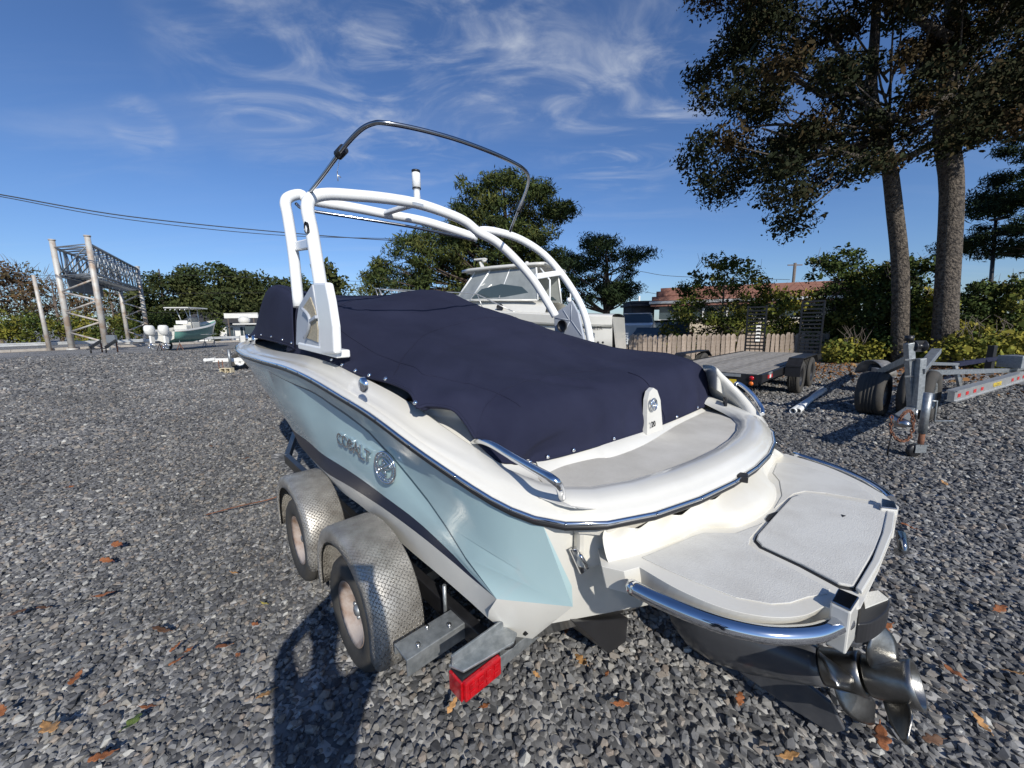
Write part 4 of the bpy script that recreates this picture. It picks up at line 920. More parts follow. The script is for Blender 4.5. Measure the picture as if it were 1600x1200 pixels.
def boat_trailer():
    t = thing('boat_trailer', 'tandem axle galvanized trailer with diamond plate fenders under the blue boat', 'trailer', BOAT_LOC, BOAT_RZ)
    VO = -1.42; r = .33
    for sg in (1, -1):
        for u in (3.25, 2.15):
            e = bpy.data.objects.new('wheel', None); C.objects.link(e); e.parent = t; e.location = (u*S, -sg*(VO+.11)*S, r*S)
            wheel_parts(r, .22, e, rim_dirty, sgn=1*sg)
            # fender: curved diamond plate with a rolled lip
            m = MB(); rows = []; R = .44; uvs = []
            prof = [(0.0, -1.0, .035), (.0, -.98, .0)]
            A_ = [R_(a) for a in range(-6, 187, 6)]
            wv = [(-.15, -.085), (-.15, -.03), (-.138, -.008), (-.115, 0.0), (.105, 0.0), (.115, -.01)]
            for a in A_:
                rx = R*1.04; rz = R*1.06; flat = min(1, abs(math.sin(a))**.75) * (1 if math.sin(a) > 0 else -1)
                row = []
                for (dv, dr) in wv:
                    kx = (rx+dr)*math.cos(a)*1.02; kz = (rz+dr)*flat
                    row.append((u+kx, -sg*(VO+.13+dv), .38+kz)); 
                rows.append(row)
            m.loft(rows, 0); m.uv = [(.5*R*3*a_, dvv) for a_ in A_ for dvv in (-.17, -.12, -.09, -.06, .16, .18)]
            m.build('fender', diamond, t, merge=False, solid=.008)
    # side frame rails, axles, cross members, bunks, tongue
    for sg in (1, -1):
        m = MB(); q0 = onv(783, 988, -.98); q1 = (7.0, -.55, .36)
        a = (1.28, -sg*1.0, .42); b = (5.2, -sg*.98, .42); c = (8.3, 0, .42)
        m.bar(L((1.28, -sg*1.02, .42)), L((5.2, -sg*1.02, .42)), .06, .11); m.bar(L((5.2, -sg*1.02, .42)), L((8.2, -sg*.05, .42)), .06, .11); m.build('frame_rail', galv if sg < 0 else black_pt, t, bevel=.006)
        m = MB(); m.bar(L((1.2, -sg*.85, .50)), L((5.4, -sg*.80, .58)), .09, .05); m.build('bunk', black_pl, t, bevel=.006)
        for u in (1.95, 1.45):
            if u == 1.45: continue
        m = MB(); m.box(L((1.56, -sg*1.20, .46)), (.13, .36, .012)); m.box(L((1.50, -sg*1.20, .42)), (.012, .36, .09)); m.box(L((1.62, -sg*1.20, .435)), (.012, .36, .05)); m.build('step', galv, t, bevel=.003)
        m = MB(); m.tube([L((1.66, -sg*1.06, .38)), L((1.66, -sg*1.06, .60))], .011, 8); m.build('u_bolt', galv, t)
        # tail light bracket and lamp
        br = [(1.30, -.97, .53), (1.20, -.95, .53), (1.17, -1.0, .53), (1.21, -1.26, .53), (1.28, -1.29, .53)]; ZL = .535
        m = MB(); m.prism([(p[0], -p[1]*sg) for p in br], ZL-.012, ZL); m.box(L((1.27, -sg*1.13, ZL+.02)), (.012, .30, .05)); bk = m.build('lamp_bracket', galv, t, bevel=.003)
        zl = ZL-.062; vc = 1.185
        m = MB(); m.box(L((1.235, -sg*vc, zl)), (.09, .20, .088)); lb = m.build('tail_lamp', black_pl, t, bevel=.008)
        m = MB(); m.box(L((1.177, -sg*vc, zl)), (.028, .202, .092)); m.build('lens', red_lens, lb, bevel=.008)
        m = MB(); m.box(L((1.225, -sg*(vc+.106), zl)), (.09, .012, .09)); m.build('side_lens', red_lens, lb, bevel=.003)
        for i in range(4):
            for j in range(2): m = MB(); m.box(L((1.161, -sg*(vc-.07+.045*i), zl-.018+.036*j)), (.006, .028, .024)); m.build('reflector_cell', red_lens, lb, bevel=.002)
        for (bu, bv) in ((1.53, 1.12), (1.53, 1.30), (1.60, 1.21)):
            m = MB(); m.lathe([(0, .014), (.011, .014), (.011, 0)], L((bu, -sg*bv, .466)), 'Z', 6); m.build('bolt', steel, t)
        m = MB(); m.tube([L(p) for p in crv([(1.25, -sg*1.16, ZL-.08), (1.36, -sg*1.08, ZL-.10), (1.6, -sg*1.02, .36), (2.2, -sg*.99, .35)], 5)], .006, 6); m.build('lamp_wire', black_pl, t)
        m = MB(); m.lathe([(0, .0), (.04, -.005), (.045, -.02), (.0, -.022)], L((1.22, -sg*1.0, ZL-.014)), 'Z', 14); m.build('rubber_washer', black_pl, bk)
    for u in (1.32, 2.15, 3.25, 4.6):
        m = MB(); m.bar(L((u, -1.1, .33)), L((u, 1.1, .33)), .07, .07); m.build('cross_member', galv, t, bevel=.005)
    # dark guard post hanging behind the transom on the port side
    q = [onu(x, y, 1.06) for x, y in [(897, 972), (982, 966), (978, 1003), (952, 1022)]]
    m = MB(); m.add([L(p) for p in q] + [L((p[0]+.5, p[1]+.01, p[2])) for p in q], [(0, 1, 2, 3), (7, 6, 5, 4), (0, 4, 5, 1), (1, 5, 6, 2), (2, 6, 7, 3), (3, 7, 4, 0)], 0, False); m.build('keel_guard', black_pl, t, bevel=.006)
    m = MB(); m.bar(L((8.2, 0, .42)), L((9.6, 0, .45)), .09, .11); m.build('tongue', galv, t, bevel=.006)
    m = MB(); m.tube([L((8.9, .1, .0)), L((8.9, .1, .8))], .03, 10); m.build('jack', galv, t)
    m = MB(); m.bar(L((8.0, 0, .45)), L((8.1, 0, 1.3)), .08, .08); m.build('winch_post', galv, t)
boat_trailer()
# ------------------------------------------------------------------ vegetation
GREEN = [(.035, .055, .015), (.05, .075, .02), (.07, .085, .02), (.03, .045, .015)]
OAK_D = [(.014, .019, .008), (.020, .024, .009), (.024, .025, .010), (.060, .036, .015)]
OAK_R = [(.10, .05, .02), (.13, .065, .025), (.06, .04, .018), (.035, .035, .012)]
PINE = [(.045, .065, .02), (.06, .078, .022), (.10, .105, .03), (.03, .045, .018)]
PINE_D = [(.018, .032, .014), (.026, .042, .016), (.035, .05, .018), (.014, .025, .012)]
YEL = [(.20, .19, .03), (.14, .15, .03), (.07, .095, .02), (.26, .22, .04)]
MIXED = [(.05, .075, .018), (.09, .105, .02), (.035, .055, .015), (.15, .14, .03)]
RUSSET = [(.12, .075, .04), (.08, .06, .035), (.06, .065, .025), (.10, .06, .03)]
def leaf_mesh(name, cen, nrm, size, cols, parent, up=0.4, aspect=.55, jitter=.35, needles=False, lobes=False):
    """real leaf-sized faces; cen (N,3) positions, cols (N,3)"""
    n = len(cen); d = rng.normal(size=(n, 3)); d[:, 2] += -.1; d /= np.linalg.norm(d, axis=1)[:, None]
    k = nrm + rng.normal(size=(n, 3))*.8; k[:, 2] += up; k -= d*np.sum(k*d, 1)[:, None]; k /= np.linalg.norm(k, axis=1)[:, None]+1e-9
    s = np.cross(d, k); sz = (size*np.exp(rng.normal(0, jitter, n)))[:, None]
    if lobes:       # six-sided, slightly folded leaf
        tmpl = [(-.5, 0, 0), (-.22, .3, .05), (.2, .26, .06), (.5, 0, -.02), (.2, -.26, .06), (-.22, -.3, .05)]
        V = np.stack([cen + d*sz*a + s*sz*b*aspect*2 + k*sz*c for a, b, c in tmpl], 1); m_ = 6
    else:
        tmpl = [(-.5, 0, 0), (0, .5, .06), (.5, 0, 0), (0, -.5, .06)]
        V = np.stack([cen + d*sz*a + s*sz*b*aspect + k*sz*c for a, b, c in tmpl], 1); m_ = 4
    me = bpy.data.meshes.new(name); me.vertices.add(n*m_); me.vertices.foreach_set('co', (V.reshape(-1, 3)*S).ravel())
    me.loops.add(n*m_); me.loops.foreach_set('vertex_index', np.arange(n*m_)); me.polygons.add(n)
    me.polygons.foreach_set('loop_start', np.arange(n)*m_); me.polygons.foreach_set('loop_total', np.full(n, m_))
    me.update(); a = me.color_attributes.new('tone', 'FLOAT_COLOR', 'CORNER'); cc = np.ones((n, m_, 4)); cc[:, :, :3] = cols[:, None, :]
    a.data.foreach_set('color', cc.ravel()); me.materials.append(leaf_m)
    o = bpy.data.objects.new(name, me); C.objects.link(o); o.parent = parent; return o
def pick(pal, n, clump=None, k=None, bright=1.0):
    pal = np.array(pal)*bright; i = rng.integers(0, len(pal), n); c = pal[i]
    if clump is not None:
        cp = pal[rng.integers(0, len(pal), k)]; c = .45*c + .55*cp[clump]
    return c*np.exp(rng.normal(0, .18, (n, 1)))
def clump_cloud(clumps, per, fill=.5):
    """clumps: (x,y,z,r[,squash]); points through each clump's volume, thicker towards its skin"""
    P = []; Nn = []; I = []
    for i, c in enumerate(clumps):
        x, y, z, r = c[:4]; sq = c[4] if len(c) > 4 else .75
        n = max(8, int(per*r*r)); d = rng.normal(size=(n, 3)); d /= np.linalg.norm(d, axis=1)[:, None]
        rr = r*(fill+(1-fill)*rng.random(n)**.6)*np.exp(rng.normal(0, .1, n)); p = d*rr[:, None]; p[:, 2] *= sq
        P.append(p+[x, y, z]); Nn.append(d); I.append(np.full(n, i))
    return np.concatenate(P), np.concatenate(Nn), np.concatenate(I)
def limbs(m, base, top, clumps, r0, frac=(0.35, .95), every=1):
    base = Vector(base); top = Vector(top)
    for i, c in enumerate(clumps):
        if i % every: continue
        k = min(max((c[2]-base.z)/(top.z-base.z+1e-6) - random.uniform(.12, .3), frac[0]), frac[1]); a = base.lerp(top, k); b = Vector(c[:3])
        mid = a.lerp(b, .5) + Vector((random.uniform(-.1, .1), random.uniform(-.1, .1), -.06))*(b-a).length
        rr = r0*(1.05-k)*.42; m.tube(crv([a, mid, b], 3), [rr*(1-.85*j/6) for j in range(7)], 5, cap=False)
def trunk_mesh(m, pts, rs, n=12):
    p = crv(pts, 4); k = len(p)-1; m.tube(p, [float(np.interp(i/k*(len(rs)-1), range(len(rs)), rs)) for i in range(k+1)], n)
def tree(name, label, cat, base, h, crown, pal, per, leaf, group=None, r0=.3, bk=None, squash=.75, lean=(0, 0), trunk_pts=None, fill=.35, up=.4, lobes=False, every=1):
    """crown: list of clumps relative to the base"""
    t = thing(name, label, cat, base, 0, group); m = MB()
    tp = trunk_pts or [(0, 0, -.1), (lean[0]*.3, lean[1]*.3, h*.35), (lean[0], lean[1], h*.9)]
    trunk_mesh(m, tp, [r0*1.35, r0*.95, r0*.3]); limbs(m, tp[0], tp[-1], crown, r0, every=every); m.build('trunk', bk or bark, t, fixn=False, merge=False)
    P, Nn, I = clump_cloud(crown, per, fill); leaf_mesh('crown', P, Nn, leaf, pick(pal, len(P), I, len(crown)), t, up, lobes=lobes)
    return t
def blob_crown(cx, cz, rx, ry, rz, n, r, seed=0, cy=0.0, bottom=-1):
    rd = random.Random(seed); out = []
    for i in range(n):
        while True:
            x, y, z = (rd.uniform(-1, 1) for _ in range(3)); d = x*x+y*y+z*z
            if .12 < d < 1 and z > bottom: break
        out.append((cx+x*rx, cy+y*ry, cz+z*rz, r*rd.uniform(.55, 1.2)))
    return out
def pine(name, label, base, h, tiers, pal, per, r0, group=None, leaf=.3):
    """horizontal, upswept plates of needles on whorled limbs; tiers: (height, reach left, reach right, depth)"""
    t = thing(name, label, 'pine tree', base, 0, group); m = MB(); trunk_mesh(m, [(0, 0, -.1), (0, .0, h*.5), (.1, 0, h*.98)], [r0, r0*.7, r0*.12]); cl = []
    for (z, rl, rr, rd_) in tiers:
        nb = 9
        for k in range(nb):
            a = 2*math.pi*(k+random.uniform(-.3, .3))/nb; reach = (rr if math.cos(a) > 0 else rl)*abs(math.cos(a)) + rd_*abs(math.sin(a)); reach *= random.uniform(.72, 1.08)
            tip = Vector((math.cos(a)*reach, math.sin(a)*reach, z+reach*.16+random.uniform(-.65, .65))); b0 = Vector((0, 0, z-.35))
            m.tube(crv([b0, b0.lerp(tip, .5)+Vector((0, 0, -.12)), tip], 2), [r0*.22, r0*.17, r0*.12, r0*.08, r0*.04], 5, cap=False)
            for q in (.42, .65, .85, 1.0):
                p = b0.lerp(tip, q); s_ = .30*reach*(.5+.5*q)*random.uniform(.55, 1.0)
                cl.append((p.x+random.uniform(-.3, .3), p.y+random.uniform(-.3, .3), p.z+.12+random.uniform(-.15, .25), max(.5, s_)*random.uniform(.8, 1.25), .55))
    m.build('trunk', bark_p, t, fixn=False, merge=False)
    P, Nn, I = clump_cloud(cl, per, .1); leaf_mesh('crown', P, Nn, leaf, pick(pal, len(P), I, len(cl)), t, .9, aspect=.2, jitter=.3)
    return t
def rel(base, pts):         # pixel-placed clumps -> coordinates relative to a base at about the same distance
    out = []
    for (x, y, rpx, *dy) in pts:
        Y = base[1] + (dy[0] if dy else 0); p = dep(x, y, Y); out.append((p.x-base[0], p.y-base[1], p.z-base[2], rpx*Y/F))
    return out
def px_fill(outline, n, rpx, depth, seed, jit=.35):
    """random clump centres inside an outline seen in the photograph, spread in depth"""
    rd = random.Random(seed); xs = [p[0] for p in outline]; ys = [p[1] for p in outline]; out = []
    def inside(x, y):
        c = False; j = len(outline)-1
        for i in range(len(outline)):
            (xi, yi), (xj, yj) = outline[i], outline[j]
            if (yi > y) != (yj > y) and x < (xj-xi)*(y-yi)/(yj-yi)+xi: c = not c
            j = i
        return c
    while len(out) < n:
        x, y = rd.uniform(min(xs), max(xs)), rd.uniform(min(ys), max(ys))
        if inside(x, y): out.append((x, y, rpx*rd.uniform(1-jit, 1+jit), rd.uniform(-depth, depth)))
    return out
def vegetation():
    # --- the large oak with two stems on the right
    b = at(1478, 585); b = Vector((b.x, 16.5, 0)); b.x = dep(1478, 560, 16.5).x
    def P(x, y, dy=0): p = dep(x, y, 16.5+dy); return (p.x-b.x, p.y-b.y, p.z)
    tp = [(0, 0, -.2), P(1478, 480), P(1487, 300), P(1478, 200), P(1488, 60), P(1500, -120), P(1500, -330)]
    outl = [(1085, -60), (1068, 30), (1105, 60), (1060, 130), (1052, 165), (1085, 190), (1090, 235), (1085, 330), (1140, 362), (1175, 330), (1215, 365), (1262, 355), (1300, 320), (1350, 300), (1362, 255), (1440, 268), (1490, 225), (1620, 205), (1640, -60)]
    cl = rel((b.x, b.y, 0), px_fill(outl, 160, 30, 3.2, 3))
    cl += rel((b.x, b.y, 0), px_fill([(1100, -70), (1650, -70), (1650, -420), (1180, -420)], 40, 60, 3.4, 4))
    # holes of sky
    def hole(c, X): return any((c[0]-q[0])**2+(c[2]-q[2])**2 < q[3]**2 for q in X)
    X = [(*P(1262, 122), .75), (*P(1345, 280), .5), (*P(1420, 240), .45), (*P(1235, 285), .5), (*P(1120, 95), .35), (*P(1560, 50), .4), (*P(1180, 215), .4), (*P(1310, 190), .35), (*P(1450, 120), .4), (*P(1170, 20), .35), (*P(1380, 60), .3)]
    cl = [c for c in cl if not hole(c, X)]
    t = thing('oak_tree', 'tall dark oak in the top right corner with a thick grey furrowed trunk', 'tree', (b.x, b.y, 0)); m = MB()
    trunk_mesh(m, tp, [.46, .38, .36, .37, .29, .23, .14], 20)
    for px in ([(1483, 150), (1420, 190), (1330, 150), (1230, 110)], [(1483, 210), (1400, 250), (1300, 235), (1190, 200)], [(1490, 90), (1540, 60), (1590, 20)], [(1485, 60), (1400, 10), (1300, -40)], [(1478, 205), (1530, 160), (1600, 130)]):
        q = crv([P(*p, random.uniform(-.8, .8)) for p in px], 4); m.tube(q, [.17*(1-.8*i/(len(q)-1)) for i in range(len(q))], 7, cap=False)
    limbs(m, tp[0], tp[-1], [c for c in cl if c[0] > -4.2], .26, (.5, .9), 3)
    m.build('trunk', bark, t, fixn=False, merge=False)
    right = [c for c in cl if c[0] > -4.4]; left = [c for c in cl if c[0] <= -4.4]
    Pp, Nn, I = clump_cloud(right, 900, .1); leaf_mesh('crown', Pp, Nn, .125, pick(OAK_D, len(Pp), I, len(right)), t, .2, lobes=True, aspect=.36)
    b2 = dep(1408, 560, 17.5); b2 = Vector((b2.x, 17.5, 0)); t2 = thing('oak_tree', 'slimmer dark oak trunk left of the thick one, its crown reaching out over the trailers', 'tree', b2); m = MB()
    def Q(x, y, dy=0): p = dep(x, y, 17.5+dy); return (p.x-b2.x, p.y-b2.y, p.z)
    tp2 = [(0, 0, -.2), Q(1407, 430), Q(1398, 330), Q(1386, 240), Q(1362, 150), Q(1368, 40), Q(1375, -150)]
    trunk_mesh(m, tp2, [.33, .30, .28, .25, .2, .16, .08], 14)
    for px in ([(1385, 225), (1330, 140), (1290, 150), (1235, 112)], [(1372, 180), (1300, 60), (1240, 20)], [(1390, 265), (1300, 215), (1230, 195), (1160, 200)], [(1380, 220), (1260, 250), (1190, 290)], [(1290, 150), (1240, 125), (1180, 120)]):
        q = crv([Q(*p, random.uniform(-.8, .8)) for p in px], 4); m.tube(q, [.13*(1-.8*i/(len(q)-1)) for i in range(len(q))], 6, cap=False)
    left2 = [(c[0]+b.x-b2.x, c[1]+b.y-b2.y, c[2], c[3]) for c in left]; limbs(m, tp2[0], tp2[-1], left2, .3, (.55, .9), 3)
    m.build('trunk', bark, t2, fixn=False, merge=False)
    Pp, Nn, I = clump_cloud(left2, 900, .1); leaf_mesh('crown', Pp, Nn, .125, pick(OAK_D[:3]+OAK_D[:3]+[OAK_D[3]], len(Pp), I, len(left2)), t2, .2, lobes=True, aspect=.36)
    # --- far right pine
    b = dep(1640, 520, 26); b = Vector((b.x, 26, 0))
    pine('pine_tree', 'dark pine at the right edge behind the big oak', b, 14, [(z, 3.6-.12*(z-7)**2*.3, 3, 3) for z in (6.6, 8, 9.6, 11.2, 12.6)], PINE_D, 520, .35)
    # --- big pine in the middle, second smaller one
    def pine_px(lab, bx, Y, outline, n, rpx, depth, pal, per, leaf, r0, topy, seed, extra=()):
        b = dep(bx, 500, Y); b = Vector((b.x, Y, 0)); cl = rel((b.x, b.y, 0), list(px_fill(outline, n, rpx, depth, seed, .45))+list(extra)); cl = [(c[0], c[1], c[2], c[3], .55) for c in cl]
        top = dep(bx, topy, Y).z; t = thing('pine_tree', lab, 'pine tree', b); m = MB(); tp = [(0, 0, -.1), (.1, 0, top*.5), (-.1, 0, top*.97)]; trunk_mesh(m, tp, [r0, r0*.75, r0*.1])
        limbs(m, tp[0], tp[-1], cl, r0*1.3, (.4, .97), 2); m.build('trunk', bark_p, t, fixn=False, merge=False)
        Pp, Nn, I = clump_cloud(cl, per, .1); leaf_mesh('crown', Pp, Nn, leaf, pick(pal, len(Pp), I, len(cl)), t, .9, aspect=.2, jitter=.3)
    pine_px('broad tall pine in the middle behind the white cabin cruiser', 792, 30, [(718, 285), (735, 268), (800, 270), (850, 285), (893, 312), (893, 335), (862, 352), (850, 385), (885, 405), (872, 478), (720, 480), (580, 462), (572, 430), (602, 400), (640, 365), (690, 358), (722, 335)], 260, 20, 3.2, PINE, 215, .36, .40, 275, 5, [(722, 278, 10), (757, 274, 10), (885, 318, 11), (896, 328, 8), (575, 440, 10), (590, 405, 10)])
    pine_px('small dark pine with a bare lower trunk left of the red-roofed diner', 946, 24, [(872, 392), (905, 395), (925, 372), (950, 368), (975, 392), (1012, 388), (1008, 402), (985, 422), (996, 450), (975, 478), (930, 470), (905, 482), (880, 470)], 110, 15, 1.8, PINE_D, 420, .24, .22, 372, 6, [(948, 370, 6), (1014, 392, 6), (1000, 400, 8)])
    # --- row of oaks on the far left and behind the dealership
    lab = ['round dark green tree directly right of the steel gantry', 'tall green tree second from the steel gantry', 'green tree above the low dark roofed building', 'pale green tree just left of the boat tower', 'dark leaning tree behind the boat tower foot', 'distant dark tree seen between the tower legs']
    for i, (x, w, top, Y) in enumerate([(262, 40, 407, 72), (308, 30, 414, 74), (368, 34, 410, 70), (428, 30, 421, 76), (524, 26, 413, 44), (470, 26, 428, 78)]):
        b = dep(x, 515, Y); b = Vector((b.x, Y, 0)); h = dep(x, top, Y).z; rw = w*Y/F
        tree('broadleaf_tree', lab[i], 'tree', b, h, blob_crown(0, h*.52, rw, rw, h*.46, 60, h*.15, i+3), [(.035, .05, .018), (.05, .062, .02), (.065, .07, .024), (.028, .04, .016)], 40, .5, 'trees beyond the guardrail', r0=.3, fill=.3, every=2)
    # --- the brown half-bare thicket at far left
    lab = ['bare brown tree at the far left edge', 'brown half bare tree left of the leaning white pole', 'grey twiggy tree behind the white pole', 'russet tree behind the first gantry columns', 'brown tree seen through the gantry truss', 'dull green tree at the far end of the gantry']
    for i, (x, w, top, Y) in enumerate([(0, 50, 388, 68), (48, 40, 408, 72), (95, 36, 424, 70), (140, 40, 432, 74), (182, 36, 436, 73), (215, 26, 446, 74)]):
        b = dep(x, 520, Y); b = Vector((b.x, Y, 0)); h = dep(x, top, Y).z; rw = w*Y/F
        t = tree('thicket_tree', lab[i], 'tree', b, h, blob_crown(0, h*.5, rw, rw*.8, h*.42, 26, h*.15, i+30), [RUSSET, RUSSET, RUSSET, MIXED, RUSSET, GREEN][i], 15, .46, 'trees of the brown thicket', r0=.22, bk=twig_m, fill=.1)
        m = MB()
        for k in range(120):
            a = Vector((random.uniform(-rw, rw)*.8, random.uniform(-1, 1)*rw*.5, random.uniform(h*.35, h*.88))); d = Vector((random.uniform(-1, 1), random.uniform(-1, 1), random.uniform(.4, 2))).normalized()*random.uniform(1, 2.6)
            m.tube([a, a+d*.5+Vector((.1, 0, 0)), a+d], [.05, .035, .01], 4, cap=False)
        m.build('twigs', twig_m, t, fixn=False, merge=False)['kind'] = 'stuff'
    # undergrowth at the foot of the thicket and along the rail: individual bushes
    idx = 0
    names = ['yellow-green bush at the far left edge behind the guardrail', 'bright green bush left of the leaning pole', 'green bush right of the leaning pole', 'yellow-green bush between the gantry columns', 'dark bush behind the gantry footing', 'green bush just left of the green boat motors', 'bush behind the green hulled boat', 'small bush in front of the white dealership']
    for (x, w, top, Y, pal) in [(10, 34, 478, 62, YEL), (52, 30, 484, 62, MIXED), (92, 30, 488, 63, MIXED), (134, 28, 484, 64, YEL), (172, 26, 490, 64, GREEN), (205, 24, 488, 65, MIXED), (258, 30, 486, 66, GREEN), (333, 10, 492, 62, GREEN)]:
        b = dep(x, 515, Y); b = Vector((b.x, Y, 0)); h = dep(x, top, Y).z; rw = w*Y/F
        tree('bush', names[idx], 'bush', b, h, blob_crown(0, h*.5, rw, rw*.6, h*.45, 22, h*.26, idx+60), pal, 52, .34, 'bushes behind the guardrail', r0=.06, fill=.2); idx += 1
vegetation()
def right_hedge():
    # big vine-grown shrubs behind the picket fence and the right hand trailers
    specs = [  # outline px (x,half width,top y,bottom y), distance, palette, label
     (1125, 82, 398, 545, 23.5, MIXED, 'bushy green shrub with yellow tips beside the red-roofed diner'),
     (1212, 62, 450, 548, 23.0, YEL, 'low yellow-green shrub between the two black ramps'),
     (1298, 62, 388, 560, 22.0, GREEN, 'tall pointed green shrub behind the right ramp'),
     (1358, 52, 415, 575, 20.5, MIXED, 'dense green shrub right of the picket fence'),
     (1400, 44, 402, 572, 18.5, GREEN, 'dark bush around the slim oak trunk'),
     (1445, 34, 455, 570, 17.6, YEL, 'yellow-leaved bush left of the thick oak trunk'),
     (1520, 34, 440, 570, 20.5, GREEN, 'dark shrub right of the thick oak trunk'),
     (1572, 44, 430, 568, 20.0, MIXED, 'green and yellow shrub at the right edge'),
     (1530, 60, 515, 572, 15.5, YEL, 'low bright yellow-green bush behind the aluminium rail'),
     (1330, 34, 530, 582, 18.4, YEL, 'low leafy bush beside the trailer wheels')]
    for i, (x, w, top, bot, Y, pal, lab) in enumerate(specs):
        b = dep(x, 540, Y); b = Vector((b.x, Y, 0)); h = dep(x, top, Y).z; rw = w*Y/F
        cl = []; rd = random.Random(i+90)
        n = max(40, int(95*h/4))
        for k in range(n):
            z = rd.uniform(.15, h-.25); wz = rw*(1 - .72*max(0, (z/h-.45)/.55)**1.3)
            cl.append((rd.uniform(-wz, wz), rd.uniform(-1, 1)*rw*.6, z, rd.uniform(.38, .8)*(1-.35*z/h)))
        for k in range(6): cl.append((rd.uniform(-.25, .25)*rw, 0, h*(.92+.02*k), .18))
        t = tree('shrub', lab, 'shrub', b, h, cl, pal, 400, .115, 'shrubs along the fence', r0=.07, fill=.15, lobes=True, bk=twig_m)
        m = MB()
        for k in range(16):
            a = Vector((rd.uniform(-rw, rw)*.6, rd.uniform(-.3, .3), h*rd.uniform(.7, .9))); m.tube([a, a+Vector((rd.uniform(-.3, .3), 0, .35)), a+Vector((rd.uniform(-.6, .6), 0, .8))], [.018, .012, .005], 4, cap=False)
        m.build('sprigs', twig_m, t, fixn=False, merge=False)['kind'] = 'stuff'
    # leaf litter on the gravel under the hedge
    n = 5200; x = rng.uniform(0, 1, n); y = rng.uniform(0, 1, n)
    X = 9.5 + 12*x; Y = 7.5 + 10.5*y; keep = (Y > 19.5-.62*X + rng.normal(0, 1.3, n)) & (rng.random(n) < .35+.65*np.clip((Y-11)/5, 0, 1))
    cen = np.c_[X, Y, np.full(n, .05)][keep]; k = len(cen)
    o = leaf_mesh('leaf_litter', cen, np.tile([0, 0, 1.5], (k, 1)), .10, pick([(.20, .085, .03), (.26, .13, .05), (.13, .06, .03), (.30, .18, .08)], k), None, 2.0, lobes=True)
    tag(o, 'brown leaf litter blown against the hedge', kind='stuff')
right_hedge()
# ------------------------------------------------------------------ left background: kerb, guardrail, gantry, poles
def guardrail():
    gl = [(-20, 553), (0, 551), (50, 547), (100, 544), (165, 540), (240, 537.6), (300, 535.6), (370, 534), (450, 532)]
    P = [at(x, y) for x, y in gl]
    a = P[1]; b = P[7]; d = (b-a).normalized(); n = Vector((d.y, -d.x, 0)); a0 = a - d*14; b0 = b + d*22; Lg = (b0-a0).length
    t = thing('roadside_guardrail', 'long galvanized guardrail running along the far left edge of the lot', 'guardrail', a0, math.atan2(d.y, d.x))
    m = MB(); prof = [(-.02, 0), (.03, .05), (.03, .12), (-.01, .16), (-.01, .20), (.03, .24), (.03, .31), (-.02, .36)]
    m.loft([[(x, -p[0]-.1, .52+p[1]) for p in prof] for x in (0, Lg)], 0, smooth=False); m.build('rail_beam', mat('zinc_rail', (.66, .67, .66), .45, metal=.25, var=.15, vscale=2), t, solid=.012)
    m = MB(); m.box((0, 0, .48), (.16, .14, .96)); p0 = m.build('post', galv, t); k = 0
    x = 1.2
    while x < Lg:
        if k == 0: p0.location = (x*S, .02*S, 0)
        else: share(p0, 'post', t, (x, .02, 0))
        x += 3.9; k += 1
    kb = thing('kerb_block_row', 'low pale concrete kerb under the guardrail', 'kerb', a0, math.atan2(d.y, d.x))
    m = MB(); m.box((1.45, -.45, .12), (2.86, .3, .28)); c0 = m.build('kerb_block', conc, kb, bevel=.015); x = 0; k = 0
    while x < Lg-3:
        if k: share(c0, 'kerb_block', kb, (x, random.uniform(-.02, .02), 0))
        x += 2.9; k += 1
    m = MB(); q = [a0+n*-.2, b0+n*-.2, b0-n*-3.2, a0-n*-2.2]
    m.add([(p.x, p.y, .006) for p in [a0+n*1.1, b0+n*1.1, b0-n*.1, a0-n*.1]], [(0, 1, 2, 3)], 0, False)
    tag(m.build('sandy_verge', mat('sandy_soil', (.36, .27, .19), .95, col2=(.22, .17, .13), vscale=1.5), fixn=False), 'strip of tan sandy soil in front of the kerb', kind='structure')
    m = MB(); m.add([(p.x, p.y, .004) for p in [a0-n*1.0-d*60, b0-n*1.0+d*60, b0-n*9+d*60, a0-n*9-d*60]], [(0, 1, 2, 3)], 0, False)
    tag(m.build('road', mat('asphalt', (.06, .06, .062), .9, var=.2, bump=.3), fixn=False), 'dark asphalt road beyond the guardrail', kind='structure')
guardrail()
